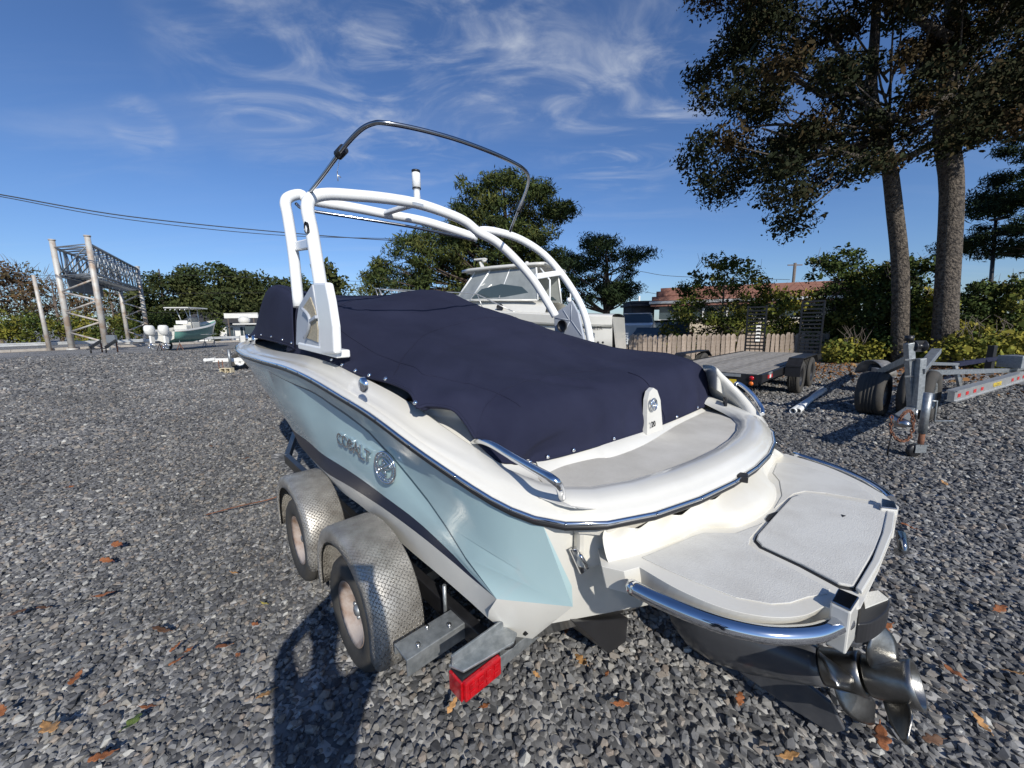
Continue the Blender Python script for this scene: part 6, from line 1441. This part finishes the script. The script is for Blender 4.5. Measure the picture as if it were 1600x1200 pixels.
def car(label, px, y, Y, rz, col, kind='suv', group='cars parked behind the fence', name='parked_car'):
    c = dep(px, y, Y); t = thing(name, label, 'car', (c.x, c.y, 0), rz, group); Lc, Wc = 5.2, 2.15; m_ = mat('car_paint_'+['dark', 'grey', 'white', 'navy', 'slate', 'black'][len([k for k in MATS if k.startswith('car_paint')]) % 6], col, .2, coat=.7)
    hood = 1.05; roof = 1.95 if kind == 'suv' else 1.65
    if kind == 'truck': hood = 1.62; roof = 2.2
    def sec(pts, w, name, mt, taper=.86):
        m = MB(); n = len(pts); V = [(x, -w/2*(1 if z < hood+.02 else taper), z) for x, z in pts] + [(x, w/2*(1 if z < hood+.02 else taper), z) for x, z in pts]
        m.add(V, [tuple(range(n)), tuple(range(2*n-1, n-1, -1))] + [(i, n+i, n+(i+1) % n, (i+1) % n) for i in range(n)], 0, False); return m.build(name, mt, t, bevel=.05)
    sec([(-2.55, .35), (-2.6, .8), (-2.45, hood+.05), (-1.1, hood+.08), (2.0, hood), (2.5, hood-.12), (2.62, .7), (2.5, .32)], Wc, 'body', m_)
    if kind == 'suv': g = [(-2.35, hood+.05), (-2.1, roof-.1), (-1.8, roof), (.35, roof), (1.25, hood+.02)]
    elif kind == 'truck': g = [(-.4, hood), (-.35, roof-.05), (-.1, roof), (1.0, roof), (1.65, hood)]
    else: g = [(-2.0, hood+.02), (-1.1, roof), (.3, roof), (1.3, hood)]
    sec(g, Wc*.97, 'greenhouse', glass, .8)
    gr = [(x*.98, z+.012 if z > hood+.1 else z) for x, z in g]
    m = MB(); xs = [p[0] for p in g if p[1] > roof-.12]; m.box(((min(xs)+max(xs))/2, 0, roof+.015), (max(xs)-min(xs), Wc*.78, .06)); m.build('roof', m_, t, bevel=.02)
    for x in (-1.65, 1.65):
        for y_ in (-1, 1):
            m = MB(); m.lathe([(0, -.10), (.36, -.12), (.40, -.06), (.40, .1), (0, .1)], (x, y_*(Wc/2-.1), .4), 'Y', 18); m.build('wheel', rubber, t)
            m = MB(); m.lathe([(0, 0), (.24, 0)], (x, y_*(Wc/2+.03), .4), 'Y', 14); m.build('wheel_cover', alum, t)
    for y_ in (-.8, .8):
        m = MB(); m.box((2.52, y_, .85), (.12, .42, .16)); m.build('headlight', clear_v, t, bevel=.02)
        m = MB(); m.box((-2.52, y_*1.15, 1.05), (.14, .22, .34)); m.build('tail_light', red_lens, t, bevel=.02)
    m = MB(); m.box((2.56, 0, .68), (.1, 1.0, .2)); m.build('grille', black_pl, t)
    t.scale = {'suv': (1.12,)*3, 'truck': (1.26,)*3, 'sedan': (1.0,)*3}[kind]
    return t
def cars():
    car('dark sedan at the left end behind the fence', 962, 520, 44, R_(-125), (.03, .035, .045), 'sedan')
    car('white pickup facing the fence among dark cars', 997, 520, 33, R_(-114), (.72, .72, .72), 'truck')
    car('grey-blue sedan in front of the white pickup', 1014, 520, 28, R_(-120), (.10, .12, .15), 'sedan')
    car('dark estate car behind the grey-blue sedan', 1026, 520, 37, R_(62), (.02, .02, .025))
    car('dark blue hatchback with red tail light next to the diner', 1054, 520, 30, R_(68), (.025, .035, .06))
    car('pale distant car far left behind the fence', 956, 520, 50, R_(-40), (.5, .5, .5), 'sedan')
cars()
def diner():
    a = dep(1018, 520, 40); b = dep(1330, 520, 34); a.z = b.z = 0; d = (b-a).normalized(); Lb = (b-a).length; zt = dep(1060, 461, 39).z; z1 = dep(1060, 469, 39).z
    t = thing('diner', 'low diner with a stepped terracotta metal roof and large windows', 'building', a, math.atan2(d.y, d.x))
    m = MB(); m.box((Lb/2+.8, 5, z1*.38), (Lb-1.2, 9, z1*.76)); m.build('wall', stucco, t)
    zz_ = dep(1055, 475, 40).z; tiers = [(zz_-.25, .0, .24, terra), (zz_, -.15, .3, alum), (zz_+.32, .1, .45, terra), (zz_+.80, .5, .5, terra), (zz_+1.3, .9, .35, terra)]
    for i, (z, off, h, mt) in enumerate(tiers):
        m = MB(); m.prism([(off-.2, off-.3), (Lb, off-.3), (Lb, 10-off), (off-.2, 10-off)], z, z+h-.03); m.build('roof_band', mt, t, bevel=.03)
    wz0, wz1 = dep(1050, 499, 40).z, dep(1050, 478, 40).z; x = 1.6
    while x < Lb-2:
        m = MB(); m.box((x, .46, (wz0+wz1)/2), (1.9, .1, wz1-wz0)); w = m.build('window', glass, t); m = MB(); m.box((x+1.02, .40, (wz0+wz1)/2), (.14, .14, wz1-wz0)); m.build('mullion', paint_wt, w)
        m = MB(); m.box((x, .38, wz0-.06), (2.1, .2, .1)); m.build('sill', paint_wt, w); x += 2.1
    c = dep(1018, 520, 41); t2 = thing('entrance_porch', 'small dark annex at the left end of the diner', 'building', (c.x-1.6, c.y, 0)); h = dep(1014, 478, 41).z
    m = MB(); m.box((.6, 1.5, h/2), (2.4, 3, h)); m.build('wall', dark_roof, t2); 
    for k in range(2): m = MB(); m.box((.6, 1.4, h+.1+.3*k), (3.0-.5*k, 3.6-.5*k, .26)); m.build('roof_band', dark_roof, t2, bevel=.03)
    m = MB(); m.box((.6, -.03, h*.45), (1.4, .06, h*.6)); m.build('window', glass, t2)
    # roadside sign on a pole
    c = dep(997, 520, 62); t3 = thing('road_sign', 'white roadside sign board on a tall pole left of the diner', 'sign', (c.x, c.y, 0)); z0, z1 = dep(997, 481, 62).z, dep(997, 472, 62).z
    m = MB(); m.box((0, 0, z0/2), (.5, .4, z0)); m.build('post', paint_wt, t3); m = MB(); m.box((.1, -.05, (z0+z1)/2), (2.0, .3, (z1-z0))); m.build('board', mat('cream_sign', (.7, .68, .58), .6), t3, bevel=.04)
    m = MB(); m.box((0, 0, z1+.45), (.25, .2, 1.0)); m.build('mast', paint_wt, t3)
    for i, (x, w, top, Y) in enumerate(((925, 20, 496, 60), (975, 26, 492, 75), (1020, 22, 490, 80))):
        b = dep(x, 510, Y); b.z = 0; h = dep(x, top, Y).z; tree('distant_tree', ('low distant tree left of the pine trunk', 'low distant tree behind the parked cars', 'low distant tree left of the diner')[i], 'tree', b, h, blob_crown(0, h*.55, w*Y/F, 2, h*.35, 14, h*.2, i+200), PINE_D, 22, .5, 'distant low trees', r0=.2)
diner()
# ------------------------------------------------------------------ black flatbed trailer with upright ramps
def flatbed():
    n = dep(1191, 590, 8.9); f = dep(1284, 553, 14.6); n.z = f.z = 0; e = (f-n).normalized(); Lf = (f-n).length; W_ = 2.7; Z = .76
    t = thing('flatbed_trailer', 'black flatbed equipment trailer with grey plank deck and two upright ramps', 'trailer', n, math.atan2(e.y, e.x))
    for i in range(11):
        y = .12 + (W_-.24)*(i+.5)/11; w = (W_-.24)/11-.012
        m = MB(); m.box((0, 0, 0), (Lf-.16, w, .05)); pl = m.build('deck_plank', wood_deck, t, bevel=.004) if i == 0 else share(first, 'deck_plank', t, (Lf/2, y, Z-.02+random.uniform(-.004, .004)))
        if i == 0: first = pl; pl.location = (Lf/2*S, y*S, (Z-.02)*S)
    for y in (.04, W_-.04): m = MB(); m.box((Lf/2, y, Z-.09), (Lf, .08, .20)); m.build('side_rail', black_pt, t, bevel=.008)
    m = MB(); m.box((.03, W_/2, Z-.13), (.06, W_-.16, .26)); m.build('end_beam', black_pt, t, bevel=.008)
    m = MB(); m.box((-.006, W_/2+.1, Z-.045), (.02, W_-.7, .07)); m.build('end_plate', alum, t)
    m = MB(); m.box((-.005, .62, Z-.20), (.02, .16, .10)); m.build('yellow_sticker', yellow_pt, t)
    m = MB(); m.lathe([(0, -.03), (.045, -.03), (.05, 0)], (-.0, .22, Z-.22), 'X', 14); m.build('amber_lamp', orange_l, t)
    m = MB(); m.lathe([(0, -.03), (.05, -.03), (.055, 0)], (-.0, .22, Z-.09), 'X', 14); m.build('red_lamp', red_lens, t)
    for i, mt in enumerate((red_pt, paint_wt, red_pt)): m = MB(); m.box((.55+.14*i, -.008, Z-.09), (.13, .014, .08)); m.build('marker_tape', mt, t)
    m = MB(); m.box((.7, -.008, Z-.01), (.3, .014, .05)); m.build('serial_plate', alum, t)
    for x in np.linspace(.5, Lf-.5, 7): m = MB(); m.box((x, W_/2, Z-.14), (.07, W_-.16, .12)); m.build('cross_member', black_pt, t)
    r = .46
    for (px, py) in ((1262, 616), (1282, 606)):
        g = at(px, py) - n; x = g.x*e.x+g.y*e.y
        for y, sg in ((-.20, -1), (W_+.20, 1)):
            w = bpy.data.objects.new('wheel', None); C.objects.link(w); w.parent = t; w.location = (x*S, y*S, r*S); wheel_parts(r, .27, w, black_pt, sgn=sg, rr=.55, spokes=6)
    g = at(1270, 611) - n; x = g.x*e.x+g.y*e.y
    for y in (-.21, W_+.21):
        m = MB(); pr = [(x-1.35, Z+.02), (x-1.0, Z+.24), (x+1.0, Z+.24), (x+1.35, Z+.02)]
        m.loft([[(p[0], y+s_*.17, p[1]) for p in pr] for s_ in (-1, 1)], 0, smooth=False); m.build('fender', black_pt, t, solid=.03)
        m = MB(); m.box((x-1.32, y, Z-.08), (.05, .34, .3)); m.build('mud_flap', black_pl, t)
    for yc, w, top in ((.42, .68, 2.75), (W_-.42, .68, 2.66)):
        m = MB(); 
        for s_ in (-1, 1): m.box((Lf+.08, yc+s_*w/2, (Z+top)/2), (.09, .05, top-Z))
        m.build('ramp_frame', black_pt, t)['kind'] = 'stuff'
        k = 0; z = Z+.1
        while z < top:
            m = MB(); m.box((Lf+.08, yc, z), (.07, w, .06)); m.build('ramp_rung', black_pt, t); z += .145
    m = MB(); m.bar((0, W_*.3, Z-.15), (-1.6, W_*.5, Z-.2), .09, .14); m.bar((0, W_*.7, Z-.15), (-1.6, W_*.5, Z-.2), .09, .14); m.build('drawbar', black_pt, t)
    m = MB(); m.bar((Lf+.3, .3, .02), (Lf-.2, .2, Z+.1), .06, .06); m.build('chain_bar', black_pt, t)
    a, b = at(1241, 643, .06), at(1287, 609, .06)
    for i, dx in enumerate((-.035, .075)):
        p = thing('plastic_pipe', ('left one of the two long white pipes lying on the gravel', 'right one of the two long white pipes lying on the gravel')[i], 'pipe', (a.x+dx, a.y, .0), 0, 'white pipes lying on the gravel')
        m = MB(); d = b-a; q = [(0, 0, .07), (d.x, d.y+dx*2, .07)]; m.tube(q, .058, 16, cap=False); m.build('tube', pvc, p, solid=.012)
flatbed()
# ------------------------------------------------------------------ galvanized trailer at the right
def right_trailer():
    b = at(1430, 700); t = thing('galvanized_boat_trailer', 'empty galvanized boat trailer at the right with rusty jack and chained coupler', 'trailer', (b.x, b.y, 0))
    def f(x, y, Y): p = dep(x, y, Y); return (p.x-b.x, p.y-b.y, p.z)
    def g(x, y, z=0.0): p = at(x, y, z); return (p.x-b.x, p.y-b.y, z)
    # tyres seen tread-on
    for (px, py, w, r, rz) in ((1466, 662, .50, .50, R_(-56)), (1388, 654, .44, .46, R_(-54))):
        p = g(px, py); e = bpy.data.objects.new('wheel', None); C.objects.link(e); e.parent = t; e.location = (p[0]*S, (p[1]+r*.85)*S, r*S); e.rotation_euler = (0, 0, rz)
        wheel_parts(r, w, e, galv, axis='X', sgn=1, rr=.5)
    Yj = g(1425, 714)[1]+b.y
    p0 = g(1430, 716); j = f(1437, 702, Yj); jt = f(1434, 614, Yj); 
    m = MB(); m.tube([(j[0], j[1], .10), (j[0], j[1], .38)], .036, 12); m.build('jack_leg', rust, t)
    m = MB(); m.tube([(j[0], j[1], .36), (j[0], j[1], jt[2])], .048, 14); jk = m.build('jack_tube', galv, t)
    m = MB(); m.tube([(j[0]+.04, j[1], jt[2]-.12), (j[0]+.14, j[1], jt[2]-.12), (j[0]+.15, j[1], jt[2]-.42), (j[0]+.42, j[1], jt[2]-.42)], .014, 6); m.build('crank', galv, jk)
    m = MB(); m.lathe([(.0, -.035), (.085, -.035), (.10, -.02), (.10, .02), (.085, .035), (0, .035)], (j[0]-.09, j[1], .10), 'Y', 18); cw = m.build('caster_wheel', black_pl, t)
    m = MB(); m.box((j[0]-.04, j[1]-.05, .14), (.16, .012, .12)); m.box((j[0]-.04, j[1]+.05, .14), (.16, .012, .12)); m.box((j[0]-.0, j[1], .19), (.12, .12, .02)); m.build('caster_fork', galv, cw)['kind'] = 'stuff'
    # tongue and coupler
    c0 = f(1398, 660, Yj+.1); c1 = f(1424, 640, Yj+1.6); c2 = f(1440, 600, Yj+4.0)
    m = MB(); m.bar(c0, c1, .13, .13); m.bar(c1, c2, .13, .13); m.build('tongue', galv, t, bevel=.008)
    m = MB(); rows = []
    for k, (r1, r2) in enumerate(((.03, .03), (.075, .06), (.085, .075), (.075, .085), (.07, .10))):
        cx, cy, cz = c0[0]-.02+.012*k, c0[1]-.22+.07*k, c0[2]+.02; rows.append([(cx+r1*math.cos(a), cy, cz+r2*math.sin(a)) for a in [2*math.pi*i/14 for i in range(14)]])
    m.loft(rows, 0, closed=True); m.add(rows[0], [tuple(range(14))], 0); m.build('coupler', steel, t)
    # rusty chain: separate links along a loop
    lk = MB(); lk.tube([(.030*math.cos(a), .018*math.sin(a), 0) for a in [2*math.pi*i/12 for i in range(13)]], .008, 6, cap=False); l0 = lk.build('chain_link', rust, t)
    loop = crv([(c0[0]-.11, c0[1]-.05, c0[2]+.09), (c0[0]-.13, c0[1]-.1, c0[2]-.12), (c0[0]-.02, c0[1]-.14, c0[2]-.24), (c0[0]+.12, c0[1]-.12, c0[2]-.2), (c0[0]+.17, c0[1]-.1, c0[2]), (c0[0]+.13, c0[1]-.08, c0[2]+.18), (c0[0], c0[1]-.12, c0[2]+.17), (c0[0]-.08, c0[1]-.13, c0[2]+.05)], 9)
    for i in range(0, len(loop)-1, 2):
        d = (loop[i+1]-loop[i]).normalized(); q = (d.to_track_quat('X', 'Z').to_matrix().to_4x4() @ Matrix.Rotation((i//2 % 2)*math.pi/2+.3, 4, 'X')).to_euler()
        if i == 0: l0.location = loop[i]*S; l0.rotation_euler = q
        else: share(l0, 'chain_link', t, loop[i], q)
    m = MB(); m.tube([(c0[0]-.12, c0[1]-.1, c0[2]-.1), (c0[0]-.14, c0[1]-.1, c0[2]-.34), (c0[0]-.1, c0[1]-.06, .02)], .010, 6); m.build('hanging_strap', black_pl, t)
    # winch posts and bracket
    Yp = Yj+1.5
    m = MB(); m.bar(f(1420, 536, Yp), f(1426, 645, Yp), .12, .10, up=(0, 1, 0)); m.build('winch_post', galv, t, bevel=.008)
    m = MB(); m.bar(f(1439, 560, Yp-.1), f(1433, 640, Yp-.1), .12, .10, up=(0, 1, 0)); m.build('support_post', galv, t, bevel=.008)
    m = MB(); m.bar(f(1437, 580, Yp-.12), f(1463, 548, Yp+.6), .14, .10); m.build('diagonal_arm', galv, t, bevel=.008)
    m = MB(); p = f(1434, 541, Yp); m.lathe([(0, -.10), (.10, -.10), (.10, -.08), (.05, -.07), (.05, .07), (.10, .08), (.10, .10), (0, .10)], p, 'X', 18); m.box(p, (.24, .05, .20)); m.build('winch', black_pt, t)['kind'] = 'stuff'
    m = MB(); p = f(1420, 533, Yp); m.tube([p, (p[0], p[1], p[2]+.1)], .065, 10); m.build('bow_stop', black_pl, t)
    for y in (588, 562): m = MB(); p = f(1422, y, Yp-.06); m.box(p, (.19, .02, .03)); m.build('clamp_plate', steel, t)
    for x_, y_ in ((1416, 650), (1424, 654), (1432, 651)): m = MB(); m.tube([f(x_, y_-12, Yp-.3), f(x_, y_+8, Yp-.3)], .014, 6); m.build('u_bolt', steel, t)
    # frame arms running back left and right
    m = MB(); m.bar(f(1424, 560, Yp+.1), f(1374, 583, Yp+1.4), .10, .14); m.build('left_arm', galv, t, bevel=.006)
    m = MB(); m.bar(f(1375, 582, Yp+1.4), f(1356, 576, 13.5), .10, .16); m.build('left_rail', galv, t)
    q = f(1368, 575, 10.6); m = MB(); pr = [(.44*math.cos(a), .40*math.sin(a)) for a in [math.pi*i/10 for i in range(11)]]
    m.loft([[(q[0]+s_*.17, q[1]+a, q[2]-.18+b_) for a, b_ in pr] for s_ in (-1, 1)], 0); m.add([(q[0]+.17, q[1]+a, q[2]-.18+b_) for a, b_ in pr], [tuple(range(11))], 0, False); m.build('rear_fender', diamond, t, solid=.02)
    e = bpy.data.objects.new('wheel', None); C.objects.link(e); e.parent = t; e.location = (q[0]*S, q[1]*S, .40*S); e.rotation_euler = (0, 0, R_(-50)); wheel_parts(.40, .25, e, galv, axis='X', sgn=1, rr=.5)
    a = f(1446, 568, Yp+.3); c = f(1494, 569, Yp+1.8); d = f(1586, 556, 12.5)
    m = MB(); m.bar(a, c, .10, .06); m.build('front_bar', galv, t, bevel=.005)
    m = MB(); m.bar(c, d, .12, .10); m.build('carpeted_bunk', canvas, t, bevel=.01)
    m = MB(); m.bar(f(1492, 570, Yp+1.7), f(1500, 605, Yp+1.7), .06, .06); m.build('bunk_bracket', galv, t)
    m = MB(); p = f(1550, 548, 10.8); m.box((p[0], p[1], p[2]-.25), (.10, .16, .8)); m.build('guide_post', black_pl, t, bevel=.01)
    m = MB(); m.bar(f(1450, 582, Yp+.8), f(1600, 578, Yp+3.2), .10, .10); m.build('cross_beam', galv, t)
    # side rail with reflective tape and lettering
    r0 = Vector(f(1486, 619, Yj+1.9)); r1 = Vector(f(1612, 583, Yj+4.3)); d = (r1-r0).normalized(); m = MB(); m.bar(r0, r1, .10, .20); rr = m.build('side_rail', alum, t, bevel=.006)
    for s_ in (-1, 1): m = MB(); m.bar(r0+Vector((0, -.0, .10*s_)), r1+Vector((0, -.0, .10*s_)), .15, .022); m.build('rail_flange', alum, t)
    nrm = Vector((d.y, -d.x, 0)).normalized(); Lr = (r1-r0).length
    for k in (.04, .12, .20, .28, .66, .74, .82, .90):
        c = r0 + d*Lr*k + nrm*.054; m = MB(); m.bar(c-d*.07, c+d*.07, .006, .07); m.build('reflective_tape', red_pt, rr)
    text('rail_lettering', 'VENTURE', .13, r0+d*Lr*.46+nrm*.056, d, (0, 0, 1), yellow_pt, rr, ext=.002)
    m = MB(); p = f(1592, 565, Yj+4.2); m.box(p, (.5, .5, .3)); m.build('end_box', galv, t, bevel=.01)
right_trailer()
# ------------------------------------------------------------------ fallen leaves
def fallen_leaves():
    cols = {'rust': (.28, .10, .035), 'tan': (.48, .26, .10), 'brown': (.12, .06, .03), 'yellow': (.50, .42, .10), 'green': (.12, .17, .04)}
    for k, v in cols.items(): cols[k] = mat('leaf_'+k, v, .7, var=.35, vscale=25, bump=.2, bscale=50)
    def mesh(seed, mt):
        r = random.Random(seed); m = MB(); n = 30; ring = []; lob = r.choice((2.5, 3.5, 3))
        L_, W_ = 1.0, r.uniform(.2, .3)
        pts = []
        for i in range(n+1):
            k = i/n; base = math.sin(math.pi*min(1, k*.93+.02))**.7; lobe = .42+.58*abs(math.sin(math.pi*lob*k+.4))**.8; pts.append((k-.5, W_*base*lobe))
        c = r.uniform(.3, 1.1); tw = r.uniform(-.8, .8)
        def z(x, y): return .35*c*y*y*2.2 + .25*c*x*x + tw*x*y + .03*math.sin(9*x+4*y)
        rows = [[(x, w*s_, z(x, w*s_)) for s_ in (-1, -.5, 0, .5, 1)] for x, w in pts]
        m.loft(rows, 0); m.tube([(-.5, 0, z(-.5, 0)), (-.68, .02, .1)], .012, 5)
        return m.build('fallen_leaf', mt, None, solid=.012)
    src = {}
    L1 = [(184, 858, .14, 'rust'), (168, 883, .12, 'rust'), (166, 937, .13, 'rust'), (25, 967, .12, 'brown'), (69, 957, .09, 'brown'), (253, 993, .13, 'brown'), (275, 1019, .07, 'rust'), (296, 1023, .06, 'rust'), (351, 1019, .12, 'rust'), (373, 1031, .06, 'rust'), (120, 1069, .10, 'rust'), (234, 1114, .09, 'rust'), (173, 1105, .07, 'brown'), (81, 1151, .17, 'tan'), (209, 1140, .12, 'green'), (161, 1193, .10, 'rust'), (416, 1095, .10, 'tan'), (367, 901, .07, 'tan'), (415, 950, .07, 'yellow'), (400, 983, .07, 'rust'), (275, 1042, .07, 'rust'), (5, 1120, .08, 'rust'),
          (908, 1042, .13, 'tan'), (1375, 1168, .19, 'rust'), (707, 1112, .09, 'tan'), (758, 1112, .07, 'rust'), (970, 1110, .10, 'rust'), (1232, 1192, .10, 'tan'), (1380, 990, .13, 'rust'), (1345, 980, .09, 'brown'), (1155, 1102, .09, 'rust'), (885, 990, .08, 'rust'), (1490, 1062, .12, 'rust'), (1455, 1168, .12, 'brown'), (1530, 1140, .11, 'tan'), (838, 1062, .06, 'tan'), (1420, 830, .14, 'rust'), (1560, 960, .12, 'rust'), (1510, 900, .10, 'brown'), (1405, 850, .1, 'rust'), (1475, 760, .11, 'tan'), (1380, 800, .11, 'rust'), (948, 1060, .05, 'rust'), (1580, 1060, .1, 'tan'), (385, 720, .11, 'brown'), (330, 700, .1, 'brown'), (112, 765, .1, 'rust')]
    for i, (x, y, sz, c) in enumerate(L1):
        key = (c, i % 3)
        if key not in src: src[key] = o = mesh(i, cols[c])
        else: o = src[key].copy(); C.objects.link(o)
        p = at(x, y, .03); o.location = (p.x*S, p.y*S, (.055+sz*.16)*S); o.rotation_euler = (random.uniform(-.35, .35), random.uniform(-.3, .3), random.uniform(0, 6.28)); o.scale = (sz*.88,)*3
        zone = lambda x, y: 'in the gravel left of the trailer wheels' if x < 430 else ('in the gravel between tail lamp and propellers' if x < 1260 else 'in the gravel beside and below the swim platform')
        same = sorted([q for q in L1 if q[3] == c and zone(q[0], q[1]) == zone(x, y)]); nth = same.index((x, y, sz, c)); words = ['leftmost', 'second', 'third', 'fourth', 'fifth', 'sixth', 'seventh', 'eighth', 'ninth', 'tenth', 'eleventh', 'twelfth', 'thirteenth', 'fourteenth', 'fifteenth', 'sixteenth', 'seventeenth', 'eighteenth']
        word = words[nth] + (' from left' if nth else '')
        cn = {'rust': 'rust brown', 'tan': 'pale tan', 'brown': 'dark brown', 'yellow': 'small yellow', 'green': 'green'}[c]
        lab = (cn + ' fallen leaf, ' + word + ', ' + zone(x, y)) if len(same) > 1 else ('only ' + cn + ' fallen leaf ' + zone(x, y))
        if (x, y) == (1375, 1168): lab = 'largest rust coloured oak leaf on the gravel below the propellers'
        if (x, y) == (81, 1151): lab = 'long pale tan leaf at the bottom left corner'
        if (x, y) == (908, 1042): lab = 'tan lobed oak leaf under the platform right of the tail lamp'
        tag(o, lab, 'leaf', 'fallen leaves on the gravel')
    w = at(60, 770); 
    t = thing('dry_twig', 'thin dry twig lying on the gravel left of the front wheel', 'twig', at(375, 800)); m = MB(); m.tube(crv([(-.25, -.15, .05), (0, 0, .07), (.2, .16, .06), (.32, .2, .09)], 4), .007, 5); m.build('stem', rust, t)
fallen_leaves()
def photographer():
    """stands behind the phone; seen here only as the long shadow across the wheel and the gravel"""
    t = thing('person', 'person in dark jacket and jeans holding up a phone to take the picture', 'person', (-.10, -.36, 0))
    me = bpy.data.meshes.new('body'); V = []; E = []; Rr = []
    def v(p, r, par=None):
        V.append(tuple(c*S for c in p)); Rr.append((r[0]*S, r[1]*S) if isinstance(r, tuple) else (r*S, r*S)); i = len(V)-1
        if par is not None: E.append((par, i))
        return i
    pel = v((0, 0, .98), (.17, .12)); sp = v((0, .0, 1.2), (.155, .11), pel); ch = v((0, .0, 1.42), (.19, .12), sp); nk = v((0, .01, 1.60), .065, ch); h0 = v((0, .03, 1.70), .085, nk); h1 = v((0, .035, 1.80), (.088, .105), h0); h2 = v((0, .03, 1.89), .062, h1)
    for s_ in (-1, 1):
        hp = v((.10*s_, 0, .92), .11, pel); kn = v((.12*s_, .03, .50), .072, hp); an = v((.13*s_, -.02, .10), .048, kn); ft = v((.14*s_, .12, .045), .042, an)
        sh = v((.19*s_, 0, 1.50), .075, ch); el = v((.30*s_, .12, 1.62), .052, sh); wr = v((.14*s_+.08, .27, 1.86), .034, el); hd = v((.08*s_+.09, .315, 1.93), .032, wr)
        for k in range(4): f0 = v((.085*s_+.09, .335, 1.90+.026*k), .011, hd); v((.06*s_+.09, .345, 1.905+.026*k), .009, f0)
    me.from_pydata(V, E, []); o = bpy.data.objects.new('body', me); C.objects.link(o); o.parent = t; me.materials.append(cloth)
    md = o.modifiers.new('skin', 'SKIN'); 
    for i, r in enumerate(Rr): me.skin_vertices[0].data[i].radius = r
    me.skin_vertices[0].data[0].use_root = True
    sb = o.modifiers.new('sub', 'SUBSURF'); sb.levels = 1; sb.render_levels = 2; md.use_smooth_shade = True
    m = MB(); m.sphere((0, .045, 1.79), (.082, .10, .125), 16); m.sphere((0, .148, 1.775), (.014, .02, .024), 8); m.build('face', skin, t)
    m = MB(); m.sphere((0, .015, 1.83), (.095, .115, .105), 16); m.build('hair', hair, t)
    p = thing('phone', 'black phone held up in both hands of the person taking the picture', 'phone', (0, -.028, 2.0)); m = MB(); m.box((.0, 0, 0), (.19, .012, .09)); b = m.build('case', black_pl, p, bevel=.004)
    p.rotation_euler = (-PITCH, 0, 0)
photographer()
